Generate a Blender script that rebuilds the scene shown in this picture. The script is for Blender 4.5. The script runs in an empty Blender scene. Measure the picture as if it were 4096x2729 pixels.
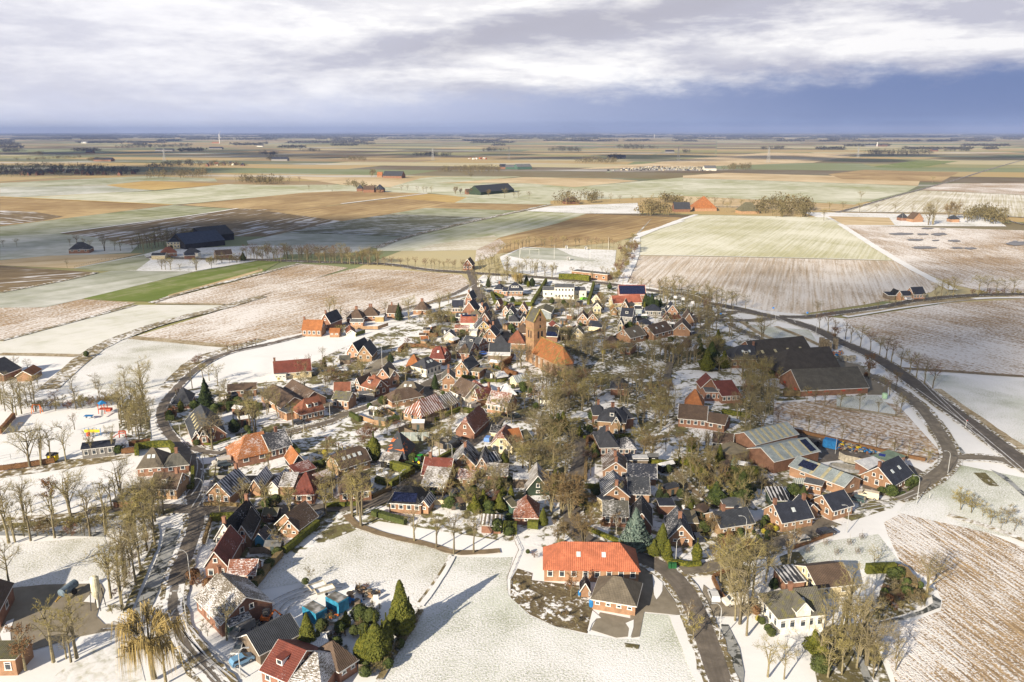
import bpy, math, random
from mathutils import Vector
S = bpy.context.scene
COL = S.collection
R = math.radians
# ---------------------------------------------------------------- camera
CAM_H, PITCH, FPX = 90.0, R(14.75), 3186.0
cam = bpy.data.cameras.new('camera'); cam.lens = 28.0; cam.sensor_width = 36.0
cam.clip_start = 1.0; cam.clip_end = 200000.0
co = bpy.data.objects.new('camera', cam); COL.objects.link(co)
co.location = (0, 0, CAM_H); co.rotation_euler = (R(90) - PITCH, 0, 0)
S.camera = co
# ---------------------------------------------------------------- light
SUN_EL, SUN_AZ = R(23.0), R(38.9)          # shadows fall SUN_AZ to the right of straight ahead
SUN = Vector((-math.sin(SUN_AZ)*math.cos(SUN_EL), -math.cos(SUN_AZ)*math.cos(SUN_EL), math.sin(SUN_EL)))
sl = bpy.data.lights.new('sun', 'SUN'); sl.energy = 5.0; sl.angle = R(0.5); sl.color = (1.0, 0.87, 0.68)
so = bpy.data.objects.new('sun', sl); COL.objects.link(so)
so.rotation_euler = SUN.to_track_quat('Z', 'Y').to_euler(); so.location = (0, 0, 500)
S.view_settings.view_transform = 'Standard'; S.view_settings.look = 'None'
S.view_settings.exposure = 0.82; S.view_settings.gamma = 1.0
S.cycles.max_bounces = 6; S.cycles.diffuse_bounces = 2; S.cycles.glossy_bounces = 2
S.cycles.transmission_bounces = 3; S.cycles.volume_bounces = 0; S.cycles.transparent_max_bounces = 8
# ---------------------------------------------------------------- node helper
class NT:
    def __init__(s, tree): s.t = tree; s.n = tree.nodes; s.l = tree.links
    def node(s, typ, **kw):
        n = s.n.new(typ)
        for k, v in kw.items():
            if k == 'ins':
                for a, b in v.items():
                    if b is None: continue
                    if isinstance(b, bpy.types.NodeSocket): s.l.new(b, n.inputs[a])
                    else: n.inputs[a].default_value = b
            else: setattr(n, k, v)
        return n
    def math(s, op, a, b=0.0, c=0.0, clamp=False):
        n = s.node('ShaderNodeMath', operation=op, use_clamp=clamp)
        for i, v in enumerate((a, b, c)):
            if isinstance(v, bpy.types.NodeSocket): s.l.new(v, n.inputs[i])
            else: n.inputs[i].default_value = v
        return n.outputs[0]
    def mapr(s, v, a, b, c=0.0, d=1.0, smooth=True):
        n = s.node('ShaderNodeMapRange', interpolation_type='SMOOTHSTEP' if smooth else 'LINEAR')
        s.l.new(v, n.inputs[0])
        for i, x in enumerate((a, b, c, d)): n.inputs[i+1].default_value = x
        return n.outputs[0]
    def mix(s, f, a, b, mode='MIX'):
        n = s.node('ShaderNodeMix', data_type='RGBA', blend_type=mode)
        for sock, v in ((n.inputs[0], f), (n.inputs[6], a), (n.inputs[7], b)):
            if isinstance(v, bpy.types.NodeSocket): s.l.new(v, sock)
            elif sock.type == 'RGBA': sock.default_value = (v[0], v[1], v[2], 1)
            else: sock.default_value = v
        return n.outputs[2]
    def noise(s, vec, scale, detail=2.0, rough=0.5, dist=0.0, color=False):
        n = s.node('ShaderNodeTexNoise', ins={'Vector': vec, 'Scale': scale, 'Detail': detail, 'Roughness': rough, 'Distortion': dist})
        return n.outputs[1 if color else 0]
    def mapping(s, vec, scale=(1, 1, 1), rot=(0, 0, 0), loc=(0, 0, 0)):
        return s.node('ShaderNodeMapping', ins={'Vector': vec, 'Scale': scale, 'Rotation': rot, 'Location': loc}).outputs[0]
    def xyz(s, vec):
        n = s.node('ShaderNodeSeparateXYZ', ins={0: vec}); return n.outputs
    def comb(s, x, y, z=0.0):
        return s.node('ShaderNodeCombineXYZ', ins={0: x, 1: y, 2: z}).outputs[0]
# ---------------------------------------------------------------- sky
w = bpy.data.worlds.new('World'); S.world = w; w.use_nodes = True
N = NT(w.node_tree); N.n.clear()
tc = N.node('ShaderNodeTexCoord').outputs['Generated']
sky = N.node('ShaderNodeTexSky', sky_type='NISHITA', sun_disc=False, sun_elevation=SUN_EL, sun_rotation=R(180) + SUN_AZ, altitude=90.0, air_density=1.0, dust_density=0.6, ozone_density=1.5)
x, y, z = N.xyz(tc)
ry = N.math('MAXIMUM', N.math('SQRT', N.math('ADD', N.math('MULTIPLY', x, x), N.math('MULTIPLY', y, y))), 0.05)
az = N.math('ARCTAN2', x, y)               # 0 ahead, + to the right
el = N.math('DIVIDE', z, ry)
v2 = N.comb(az, el)
wa = N.noise(N.mapping(v2, (3.0, 26.0, 1)), 1.0, 5, 0.6, color=True)
wax, way, _ = N.xyz(wa)
el2 = N.math('ADD', el, N.math('MULTIPLY', N.math('SUBTRACT', wax, 0.5), 0.030))
# base of the cloud deck: lower on the left than on the right
base = N.math('ADD', N.math('MULTIPLY', az, 0.042), 0.042)
puf = N.noise(N.mapping(v2, (18.0, 48.0, 1)), 1.0, 8, 0.66)
edge_ = N.math('SUBTRACT', N.math('ADD', el2, N.math('MULTIPLY', N.math('SUBTRACT', puf, 0.5), 0.050)), base)
cov = N.mix(N.mapr(az, -0.45, 0.10), N.comb(N.mapr(edge_, -0.045, 0.045), 0, 0), N.comb(N.mapr(edge_, -0.016, 0.020), 0, 0))
cov = N.xyz(cov)[0]
clear = N.mix(N.mapr(az, -0.5, 0.5), (0.68, 0.71, 0.86), (0.155, 0.215, 0.40))
clear = N.mix(N.mapr(el, 0.0, 0.02, 1.0, 0.0), clear, N.mix(N.mapr(az, -0.5, 0.4), (0.72, 0.76, 0.90), (0.19, 0.27, 0.50)))
w2_ = N.noise(N.mapping(v2, (5.0, 14.0, 1), loc=(5, 2, 0)), 1.0, 4, 0.6, color=True)
wx_, wy_, _ = N.xyz(w2_)
elw = N.math('ADD', el2, N.math('MULTIPLY', N.math('SUBTRACT', wy_, 0.5), 0.05))
diag = N.math('ADD', elw, N.math('MULTIPLY', az, -0.13))
b1 = N.mapr(N.math('ABSOLUTE', N.math('SUBTRACT', diag, 0.108)), 0.0, 0.030, 1.0, 0.0)
b1 = N.math('MULTIPLY', b1, N.mapr(az, -0.30, 0.0))
b3 = N.math('MULTIPLY', N.mapr(diag, 0.118, 0.145), N.mapr(az, -0.34, -0.12))
b2 = N.mapr(N.math('ABSOLUTE', N.math('SUBTRACT', elw, 0.088)), 0.0, 0.022, 1.0, 0.0)
b2 = N.math('MULTIPLY', b2, N.mapr(az, 0.16, 0.30))
b4 = N.math('MULTIPLY', N.mapr(N.math('ABSOLUTE', N.math('SUBTRACT', elw, 0.060)), 0.0, 0.014, 1.0, 0.0), N.mapr(N.math('ABSOLUTE', N.math('SUBTRACT', az, 0.02)), 0.05, 0.30, 1.0, 0.0))
str1 = N.noise(N.mapping(v2, (4.2, 17.0, 1), loc=(3, 1, 0)), 1.0, 8, 0.56, 0.5)
str2 = N.noise(N.mapping(v2, (15.0, 62.0, 1), loc=(9, 4, 0)), 1.0, 8, 0.66, 0.1)
tone = N.math('ADD', N.math('MULTIPLY', str1, 0.66), N.math('MULTIPLY', str2, 0.42))
tone = N.mapr(tone, 0.40, 0.70)
tone = N.math('ADD', tone, N.math('MULTIPLY', b2, 0.6), clamp=True)
tone = N.math('ADD', tone, N.math('MULTIPLY', b3, 0.55), clamp=True)
tone = N.math('ADD', tone, N.math('MULTIPLY', b4, 0.30), clamp=True)
tone = N.math('SUBTRACT', tone, N.math('MULTIPLY', b1, 0.55), clamp=True)
tone = N.math('SUBTRACT', tone, N.math('MULTIPLY', N.mapr(az, 0.1, 0.5), 0.20), clamp=True)
cl = N.mix(tone, (0.50, 0.50, 0.58), (0.98, 0.96, 0.94))
cl = N.mix(N.math('MULTIPLY', b1, 0.45), cl, (0.38, 0.37, 0.42))
cl = N.mix(N.mapr(az, 0.0, -0.5, 0.0, 0.42), cl, (0.80, 0.80, 0.88))
low = N.mix(cov, clear, cl)
up = N.mapr(el, 0.16, 0.5)
nish = N.mix(1.0, sky.outputs[0], (0.09, 0.09, 0.09), 'MULTIPLY')
upc = N.mix(N.mapr(N.noise(N.mapping(tc, (1.5, 1.5, 3.0)), 1.0, 4), 0.42, 0.62), nish, (0.30, 0.31, 0.35))
colr = N.mix(up, low, upc)
bg = N.node('ShaderNodeBackground', ins={0: colr, 1: 0.66})
N.l.new(bg.outputs[0], N.node('ShaderNodeOutputWorld').inputs[0])
# ---------------------------------------------------------------- picture tiles -> ground
TILES = {'A1': (0, 2000, 2.151), 'A2': (1000, 2000, 2.151), 'A3': (2000, 2000, 2.151), 'A4': (3000, 2000, 2.148),
 'B0': (0, 1560, 3.136), 'B1': (600, 1560, 3.136), 'B2': (1300, 1560, 3.136), 'B3': (2000, 1560, 3.136), 'B4': (2700, 1560, 3.136), 'B5': (3346, 1560, 3.136),
 'C1': (1100, 1130, 3.136), 'C2': (1700, 1060, 3.92), 'C3': (2250, 1060, 3.92), 'C4': (2800, 1130, 3.136), 'C5': (1750, 1380, 3.92), 'C6': (3346, 1060, 3.136),
 'D1': (0, 850, 2.2086), 'E1': (0, 500, 1.7233), 'E2': (1366, 500, 1.7233), 'E3': (2732, 500, 1.7233), 'F': (1900, 880, 3.363), 'W': (0, 0, 0.57446)}
def PX(t, x, y):
    a, b, s = TILES[t]; return a + x/s, b + y/s
def G(t, x, y):
    px, py = PX(t, x, y)
    X = (px - 2048)/FPX; Y = -(py - 1364.5)/FPX
    d = (X, math.cos(PITCH) + Y*math.sin(PITCH), -math.sin(PITCH) + Y*math.cos(PITCH))
    k = CAM_H / max(1e-3, -d[2])
    return Vector((d[0]*k, d[1]*k, 0.0))
def pic(p):                                   # where a point shows, in picture pixels
    dy, dz = p[1], p[2] - CAM_H
    f = dy*math.cos(PITCH) - dz*math.sin(PITCH); u = dy*math.sin(PITCH) + dz*math.cos(PITCH)
    return (2048 + FPX*p[0]/f, 1364.5 - FPX*u/f)
def link(name, me, parent=None, loc=None, rz=0.0):
    o = bpy.data.objects.new(name, me); COL.objects.link(o)
    if parent is not None: o.parent = parent
    if loc is not None: o.location = loc
    if rz: o.rotation_euler = (0, 0, rz)
    return o
def tag(o, label=None, cat=None, group=None, kind=None):
    if label: o['label'] = label
    if cat: o['category'] = cat
    if group: o['group'] = group
    if kind: o['kind'] = kind
    return o
class MB:
    """collects polygons for one mesh"""
    def __init__(s): s.v = []; s.f = []; s.m = []; s.uv = []
    def poly(s, pts, mi=0, uv=None):
        n = len(s.v); s.v += [tuple(p) for p in pts]; s.f.append(list(range(n, n + len(pts)))); s.m.append(mi)
        s.uv += uv if uv else [(0.0, 0.0)]*len(pts)
    def box(s, c, sz, mi=0, rz=0.0):
        cx, cy, cz = c; a, b, h = sz[0]/2, sz[1]/2, sz[2]/2; cs, sn = math.cos(rz), math.sin(rz)
        P = [(cx + i*a*cs - j*b*sn, cy + i*a*sn + j*b*cs, cz + k*h) for k in (-1, 1) for i, j in ((-1, -1), (1, -1), (1, 1), (-1, 1))]
        s.hex(P, mi)
    def hex(s, P, mi=0):
        n = len(s.v); s.v += [tuple(p) for p in P]
        for q in ((3, 2, 1, 0), (4, 5, 6, 7), (0, 1, 5, 4), (1, 2, 6, 5), (2, 3, 7, 6), (3, 0, 4, 7)):
            s.f.append([n + i for i in q]); s.m.append(mi); s.uv += [(0.0, 0.0)]*4
    def bar(s, a, b, wd, ht, mi=0):
        a = Vector(a); b = Vector(b); d = (b - a).normalized()
        up = Vector((0, 0, 1)) if abs(d.z) < 0.95 else Vector((1, 0, 0))
        sd = d.cross(up).normalized()*wd/2; u = sd.cross(d).normalized()*ht/2
        P = [a - sd - u, a + sd - u, a + sd + u, a - sd + u, b - sd - u, b + sd - u, b + sd + u, b - sd + u]
        n = len(s.v); s.v += [tuple(p) for p in P]
        for q in ((0, 1, 2, 3), (7, 6, 5, 4), (0, 4, 5, 1), (1, 5, 6, 2), (2, 6, 7, 3), (3, 7, 4, 0)):
            s.f.append([n + i for i in q]); s.m.append(mi); s.uv += [(0.0, 0.0)]*4
    def tube(s, pts, rad, seg=5, mi=0, cap=True):
        rings = []; n0 = len(s.v)
        for i, p in enumerate(pts):
            p = Vector(p); d = (Vector(pts[min(i+1, len(pts)-1)]) - Vector(pts[max(i-1, 0)])).normalized()
            up = Vector((0, 0, 1)) if abs(d.z) < 0.9 else Vector((1, 0, 0))
            a = d.cross(up).normalized(); b = d.cross(a)
            r = rad[i] if isinstance(rad, (list, tuple)) else rad
            for k in range(seg):
                t = 2*math.pi*k/seg; s.v.append(tuple(p + a*(r*math.cos(t)) + b*(r*math.sin(t))))
        for i in range(len(pts)-1):
            for k in range(seg):
                q = [n0 + i*seg + k, n0 + i*seg + (k+1) % seg, n0 + (i+1)*seg + (k+1) % seg, n0 + (i+1)*seg + k]
                s.f.append(q); s.m.append(mi); s.uv += [(0.0, 0.0)]*4
        if cap:
            for b0, rv in ((n0, True), (n0 + (len(pts)-1)*seg, False)):
                q = list(range(b0, b0 + seg)); 
                if rv: q.reverse()
                s.f.append(q); s.m.append(mi); s.uv += [(0.0, 0.0)]*seg
    def mesh(s, name, mats, smooth=False):
        me = bpy.data.meshes.new(name); me.from_pydata(s.v, [], s.f)
        for m in mats: me.materials.append(m)
        if len(mats) > 1: me.polygons.foreach_set('material_index', s.m)
        uvl = me.uv_layers.new(name='UVMap'); flat = [c for q in s.uv for c in q]
        if len(flat) == 2*len(me.loops): uvl.data.foreach_set('uv', flat)
        if smooth: me.polygons.foreach_set('use_smooth', [True]*len(me.polygons))
        me.update(); return me
def empty(name, loc):
    o = bpy.data.objects.new(name, None); COL.objects.link(o); o.location = loc; o.empty_display_size = 0.5; return o
# ---------------------------------------------------------------- materials
MATS = {}
def newmat(name):
    m = bpy.data.materials.new(name); m.use_nodes = True; k = NT(m.node_tree); k.n.clear()
    return m, k
def finish(k, colr, rough=0.8, spec=0.3, metal=0.0, bump=None, bstr=0.3, bdist=0.1, **kw):
    p = k.node('ShaderNodeBsdfPrincipled', ins={'Base Color': colr if isinstance(colr, bpy.types.NodeSocket) else (*colr, 1), 'Roughness': rough, 'Metallic': metal, 'Specular IOR Level': spec})
    for a, b in kw.items():
        if isinstance(b, bpy.types.NodeSocket): k.l.new(b, p.inputs[a])
        else: p.inputs[a].default_value = b
    if bump is not None:
        b = k.node('ShaderNodeBump', ins={'Height': bump, 'Strength': bstr, 'Distance': bdist}); k.l.new(b.outputs[0], p.inputs['Normal'])
    k.l.new(p.outputs[0], k.node('ShaderNodeOutputMaterial').inputs[0]); return p
def simple(name, c, var=0.15, scale=1.5, rough=0.7, metal=0.0, spec=0.3):
    if name in MATS: return MATS[name]
    m, k = newmat(name); tcn = k.node('ShaderNodeTexCoord').outputs['Object']
    n = k.noise(tcn, scale, 4, 0.6); d = [max(0, a*(1-var*2)) for a in c]; l = [min(1, a*(1+var*2)) for a in c]
    finish(k, k.mix(k.mapr(n, 0.3, 0.7), d, l), rough, spec, metal); MATS[name] = m; return m
SNOW = (0.84, 0.845, 0.86)
GM = {}
def ground_mat(A=SNOW, B=(0.10, 0.12, 0.045), C=None, cov=0.5, fine=1.2, wf=1.0, rows=0.0, rsc=0.7, rlen=0.03, wp=0.6, psc=0.03, soft=0.10, bump=0.3, rough=0.85, tint=0.0):
    key = (A, B, C, cov, fine, wf, rows, rsc, rlen, wp, psc, soft, tint)
    if key in GM: return GM[key]
    m, k = newmat('ground_cover'); tcn = k.node('ShaderNodeTexCoord').outputs['Object']
    nf = k.noise(tcn, fine, 3, 0.6, 0.3); nr = k.noise(k.mapping(tcn, (rlen, rsc, 1)), 1.0, 3, 0.6, 0.2)
    np_ = k.noise(tcn, psc, 4, 0.6, 0.6)
    v = k.math('MULTIPLY', k.math('SUBTRACT', nf, 0.5), wf)
    v = k.math('ADD', v, k.math('MULTIPLY', k.math('SUBTRACT', nr, 0.5), rows))
    v = k.math('ADD', v, k.math('MULTIPLY', k.math('SUBTRACT', np_, 0.5), wp))
    t = (0.5 - cov)*0.6
    fac = k.mapr(v, t - soft, t + soft)
    C = C or tuple(a*1.8 for a in B)
    nb = k.noise(k.mapping(tcn, (rlen*2, rsc*0.7, 1)) if rows else tcn, 1.0 if rows else psc*4, 4, 0.65)
    cb = k.mix(k.mapr(nb, 0.35, 0.65), B, C)
    sn = k.mix(k.mapr(np_, 0.3, 0.7), tuple(a*0.90 for a in A), A)
    finish(k, k.mix(fac, cb, sn), rough, 0.2, bump=v, bstr=bump, bdist=0.25)
    GM[key] = m; return m
# ================================================================ THE GROUND
ZL = [0.0]
def sheet(name, pts, mat, rowdir=None, dz=0.010, z=None, label=None, kind='structure'):
    """a flat polygon on the ground; its own x axis runs along the rows of the field"""
    P = [p.copy() if isinstance(p, Vector) else p for p in pts]
    if z is None: ZL[0] += dz; z = ZL[0]
    c = sum(P, Vector((0, 0, 0)))/len(P); a = 0.0
    if rowdir: d = rowdir[1] - rowdir[0]; a = math.atan2(d.y, d.x)
    cs, sn = math.cos(-a), math.sin(-a)
    q = [((p.x-c.x)*cs - (p.y-c.y)*sn, (p.x-c.x)*sn + (p.y-c.y)*cs, 0.0) for p in P]
    area = sum(q[i][0]*q[(i+1) % len(q)][1] - q[(i+1) % len(q)][0]*q[i][1] for i in range(len(q)))
    if area < 0: q.reverse()
    me = bpy.data.meshes.new(name); me.from_pydata(q, [], [list(range(len(q)))]); me.materials.append(mat); me.update()
    o = link(name, me, loc=(c.x, c.y, z), rz=a); tag(o, label, kind=kind); return o
def pts(s):
    t, *r = s.split(); out = []
    for q in r:
        if ':' in q: t, q = q.split(':')
        a, b = q.split(','); out.append(G(t, float(a), float(b)))
    return out
def smooth(P, n=2):
    for _ in range(n):
        Q = [P[0]]
        for a, b in zip(P, P[1:]): Q += [a*0.75 + b*0.25, a*0.25 + b*0.75]
        P = Q + [P[-1]]
    return P
def strip_mesh(P, wd, z, h=0.0, jit=0.0, seed=1):
    rnd = random.Random(seed); L = []; Rr = []
    for i, p in enumerate(P):
        d = (P[min(i+1, len(P)-1)] - P[max(i-1, 0)]).normalized(); nrm = Vector((-d.y, d.x, 0))
        ww = wd[i] if isinstance(wd, list) else wd
        L.append(p + nrm*(ww/2 + rnd.uniform(-jit, jit)) + Vector((0, 0, z))); Rr.append(p - nrm*(ww/2 + rnd.uniform(-jit, jit)) + Vector((0, 0, z)))
    return L, Rr
def dens(P, step=4.0):
    Q = [P[0]]
    for a, b in zip(P, P[1:]):
        n = max(1, int((b-a).length/step))
        for i in range(1, n+1): Q.append(a.lerp(b, i/n))
    return Q
def road(name, s, wd, mat, z, label, sm=2, jit=0.0, kind='structure', step=4.0):
    P = dens(smooth(pts(s), sm), step); wd = wd*(.9 if name == 'road' else 1); L, Rr = strip_mesh(P, wd, 0, jit=jit, seed=len(P)); mb = MB(); run = 0.0
    for i in range(len(P)-1):
        l = (P[i+1]-P[i]).length
        mb.poly([L[i], Rr[i], Rr[i+1], L[i+1]], 0, [(0, run), (1, run), (1, run+l), (0, run+l)]); run += l
    # face up
    me = mb.mesh(name, [mat]); 
    if me.polygons[0].normal.z < 0: me.flip_normals()
    o = link(name, me, loc=(0, 0, z)); tag(o, label, kind=kind); return o
# colours
GRASS = (0.085, 0.105, 0.035); GRASS2 = (0.16, 0.17, 0.07); SOIL = (0.16, 0.105, 0.055); SOIL2 = (0.26, 0.18, 0.10); STRAW = (0.42, 0.27, 0.09)
FROST = (0.38, 0.43, 0.40)
def far_mat():
    m, k = newmat('far_fields'); tcn = k.node('ShaderNodeTexCoord').outputs['Object']
    v = k.mapping(tcn, (1, 1, 1), (0, 0, R(14)))
    wob = k.noise(v, 0.0006, 2, 0.5, color=True)
    v = k.mix(0.04, v, k.mix(1.0, wob, (900, 900, 0), 'MULTIPLY'), 'ADD') if False else v
    br = k.node('ShaderNodeTexBrick', offset=0.37, squash=1.7, squash_frequency=3, ins={'Vector': v, 'Color1': (0, 0, 0, 1), 'Color2': (1, 1, 1, 1), 'Mortar': (0.5, 0.5, 0.5, 1), 'Scale': 1.0, 'Mortar Size': 4.0, 'Bias': 0.0, 'Brick Width': 640.0, 'Row Height': 230.0})
    cr = k.node('ShaderNodeValToRGB'); cr.color_ramp.interpolation = 'CONSTANT'
    cols = [(0.20, 0.16, 0.08), (0.30, 0.28, 0.11), (0.16, 0.12, 0.07), (0.46, 0.34, 0.15), (0.22, 0.25, 0.12), (0.34, 0.24, 0.12), (0.52, 0.45, 0.26), (0.16, 0.17, 0.09), (0.48, 0.35, 0.16)]
    e = cr.color_ramp.elements; e[0].position = 0; e[0].color = (*cols[0], 1); e[1].position = 1/9; e[1].color = (*cols[1], 1)
    for i in range(2, 9):
        q = e.new(i/9); q.color = (*cols[i], 1)
    k.l.new(br.outputs[0], cr.inputs[0])
    n2 = k.noise(k.mapping(tcn, (0.0012, 0.004, 1)), 1.0, 6, 0.6); n3 = k.noise(tcn, 0.004, 6, 0.65)
    c = k.mix(k.mapr(n3, 0.35, 0.7, 0.0, 0.22), cr.outputs[0], (0.42, 0.44, 0.40))
    c = k.mix(k.mapr(n2, 0.56, 0.68, 0.0, 0.75), c, (0.60, 0.60, 0.60))
    finish(k, c, 0.9, 0.1); return m
FARM = far_mat()
def disk(name, Rr, mat, z, y0=0):
    me = bpy.data.meshes.new(name); n = 64
    me.from_pydata([(Rr*math.cos(2*math.pi*i/n), Rr*math.sin(2*math.pi*i/n) + y0, 0) for i in range(n)], [], [list(range(n))]); me.materials.append(mat)
    return tag(link(name, me, loc=(0, 0, z)), 'flat farmland reaching to the horizon', kind='structure')
disk('ground', 60000, FARM, -0.02)
snow_clean = ground_mat(A=(0.86, 0.865, 0.875), cov=0.97, wf=0.5, wp=0.8, psc=0.05, B=(0.32, 0.31, 0.24), C=(0.5, 0.47, 0.36), bump=0.12)
snow_grass = ground_mat(cov=0.70, fine=2.6, wf=1.8, wp=1.3, psc=0.03, B=(0.33, 0.33, 0.22), C=(0.58, 0.58, 0.50), soft=0.32, bump=0.35)
snow_grass2 = ground_mat(cov=0.62, fine=2.7, wf=1.8, wp=2.0, psc=0.02, B=(0.33, 0.36, 0.25), C=(0.56, 0.60, 0.51), soft=0.34, bump=0.35)
snow_light = ground_mat(cov=0.78, fine=0.5, wf=1.2, wp=1.0, psc=0.02, B=(0.25, 0.25, 0.14), C=(0.45, 0.44, 0.32), soft=0.25)
snow_cream = ground_mat(A=(0.78, 0.78, 0.74), cov=0.85, fine=0.1, wf=0.8, wp=1.0, psc=0.012, B=(0.45, 0.46, 0.34), C=(0.6, 0.6, 0.48), soft=0.3, rows=0.4, rlen=0.01, rsc=0.3)
frost = ground_mat(A=(0.52, 0.53, 0.43), B=(0.17, 0.19, 0.08), C=(0.28, 0.30, 0.15), cov=0.55, fine=0.05, wf=0.8, rows=0.8, rlen=0.004, rsc=0.08, wp=1.4, psc=0.006, soft=0.35)
frost_grey = ground_mat(A=(0.66, 0.67, 0.64), B=(0.27, 0.29, 0.21), C=(0.36, 0.38, 0.29), cov=0.5, fine=0.08, wf=0.6, rows=0.6, rlen=0.004, rsc=0.1, wp=1.5, psc=0.008, soft=0.35)
frost_pale = ground_mat(A=(0.68, 0.68, 0.57), B=(0.27, 0.29, 0.12), C=(0.38, 0.39, 0.20), cov=0.58, fine=0.05, wf=0.7, rows=0.9, rlen=0.003, rsc=0.12, wp=1.3, psc=0.005, soft=0.32)
till = ground_mat(A=(0.66, 0.66, 0.68), B=(0.15, 0.11, 0.06), C=(0.24, 0.18, 0.10), cov=0.27, fine=0.05, wf=0.6, rows=1.6, rlen=0.012, rsc=0.16, wp=1.0, psc=0.008, soft=0.10)
till_bare = ground_mat(A=(0.56, 0.42, 0.22), B=(0.24, 0.155, 0.07), C=(0.35, 0.24, 0.11), cov=0.42, fine=0.06, wf=0.5, rows=0.9, rlen=0.006, rsc=0.2, wp=1.2, psc=0.006, soft=0.3)
gold = ground_mat(A=(0.62, 0.47, 0.20), B=(0.36, 0.22, 0.06), C=(0.48, 0.31, 0.09), cov=0.5, fine=0.05, wf=0.5, rows=0.7, rlen=0.004, rsc=0.1, wp=1.2, psc=0.006, soft=0.4)
straw = ground_mat(A=(0.74, 0.62, 0.42), B=(0.40, 0.28, 0.14), C=(0.52, 0.38, 0.19), cov=0.5, fine=0.04, wf=0.5, rows=0.9, rlen=0.003, rsc=0.08, wp=1.2, psc=0.005, soft=0.35)
snow_till = ground_mat(A=(0.80, 0.77, 0.75), B=(0.27, 0.185, 0.105), C=(0.46, 0.33, 0.20), cov=0.52, fine=0.8, wf=1.7, rows=1.1, rlen=0.03, rsc=0.7, wp=1.5, psc=0.012, soft=0.24, bump=0.4)
snow_rows = ground_mat(A=(0.80, 0.78, 0.72), B=(0.36, 0.31, 0.17), C=(0.52, 0.47, 0.30), cov=0.54, fine=0.3, wf=0.9, rows=1.9, rlen=0.006, rsc=0.55, wp=1.3, psc=0.012, soft=0.38)
rows_green = ground_mat(A=(0.76, 0.75, 0.63), B=(0.42, 0.41, 0.23), C=(0.56, 0.54, 0.34), cov=0.55, fine=0.4, wf=0.8, rows=1.5, rlen=0.008, rsc=0.6, wp=1.9, psc=0.010, soft=0.40)
rows_tan = ground_mat(A=(0.80, 0.76, 0.72), B=(0.36, 0.28, 0.19), C=(0.54, 0.43, 0.31), cov=0.54, fine=0.9, wf=1.6, rows=1.4, rlen=0.012, rsc=0.6, wp=1.5, psc=0.011, soft=0.34)
stubble = ground_mat(A=(0.82, 0.80, 0.79), B=(0.26, 0.18, 0.10), C=(0.50, 0.36, 0.21), cov=0.58, fine=2.4, wf=1.9, rows=1.8, rlen=0.10, rsc=1.5, wp=1.6, psc=0.022, soft=0.14, bump=0.7)
green = ground_mat(A=(0.32, 0.32, 0.17), B=(0.13, 0.18, 0.03), C=(0.17, 0.22, 0.045), cov=0.33, fine=0.1, wf=0.8, rows=1.2, rlen=0.004, rsc=0.10, wp=0.6, psc=0.02, soft=0.25)
dark_rows = ground_mat(A=(0.50, 0.52, 0.54), B=(0.12, 0.125, 0.07), C=(0.18, 0.18, 0.11), cov=0.36, fine=0.1, wf=0.8, rows=1.8, rlen=0.012, rsc=0.2, wp=0.8, psc=0.01, soft=0.15)
mixed = ground_mat(cov=0.52, fine=0.55, wf=1.1, wp=2.0, psc=0.11, B=(0.12, 0.10, 0.055), C=(0.20, 0.19, 0.08), soft=0.10, bump=0.6)
garden = ground_mat(cov=0.28, fine=0.8, wf=1.5, wp=1.2, psc=0.15, B=(0.11, 0.085, 0.05), C=(0.19, 0.155, 0.085), soft=0.09, bump=0.8)
scrubg = ground_mat(cov=0.25, fine=0.7, wf=1.2, wp=1.0, psc=0.1, B=(0.10, 0.085, 0.04), C=(0.17, 0.15, 0.07), soft=0.12, bump=0.8)
paving = ground_mat(A=(0.30, 0.265, 0.21), B=(0.19, 0.165, 0.125), C=(0.24, 0.21, 0.16), cov=0.5, fine=0.6, wf=0.6, wp=1.0, psc=0.08, soft=0.3, bump=0.05)
def ice_mat():
    m, k = newmat('ice'); tcn = k.node('ShaderNodeTexCoord').outputs['Object']
    n = k.noise(tcn, 0.22, 5, 0.6, 0.8); c = k.mix(k.mapr(n, 0.46, 0.50), (0.045, 0.05, 0.045), (0.30, 0.31, 0.31))
    c = k.mix(k.mapr(k.noise(tcn, 0.9, 4), 0.5, 0.7), c, (0.42, 0.42, 0.40)); finish(k, c, 0.35, 0.5); return m
ICE = ice_mat()
def road_mat(name, base, snowy=0.3, tracks=True, dry=1.0):
    m, k = newmat(name); tcn = k.node('ShaderNodeTexCoord'); uv = tcn.outputs['UV']; ob = tcn.outputs['Object']
    u, v, _ = k.xyz(uv)
    n = k.noise(ob, 0.35, 5, 0.65, 0.5); nf = k.noise(k.comb(k.math('MULTIPLY', u, 5.0), k.math('MULTIPLY', v, 0.10)), 1.0, 4, 0.6)
    edge = k.math('ABSOLUTE', k.math('SUBTRACT', u, 0.5))      # 0 middle .. .5 edge
    s = k.math('ADD', k.math('MULTIPLY', k.math('SUBTRACT', n, 0.5), 1.5), k.math('MULTIPLY', k.math('SUBTRACT', nf, 0.5), 1.3))
    s = k.math('ADD', s, k.math('MULTIPLY', k.math('SUBTRACT', edge, 0.33), 1.9))
    fac = k.mapr(s, 0.55 - snowy, 0.70 - snowy)
    c = k.mix(k.mapr(n, 0.3, 0.7), tuple(a*0.75 for a in base), tuple(a*1.35 for a in base))
    c = k.mix(k.mapr(nf, 0.3, 0.7, 0.0, 0.6), c, tuple(a*0.6 for a in base))
    c = k.mix(fac, c, SNOW); finish(k, c, 0.75, 0.3); return m
asphalt = road_mat('asphalt', (0.16, 0.138, 0.115), 0.08)
asphalt_main = road_mat('asphalt_main', (0.12, 0.105, 0.09), -0.12)
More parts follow.
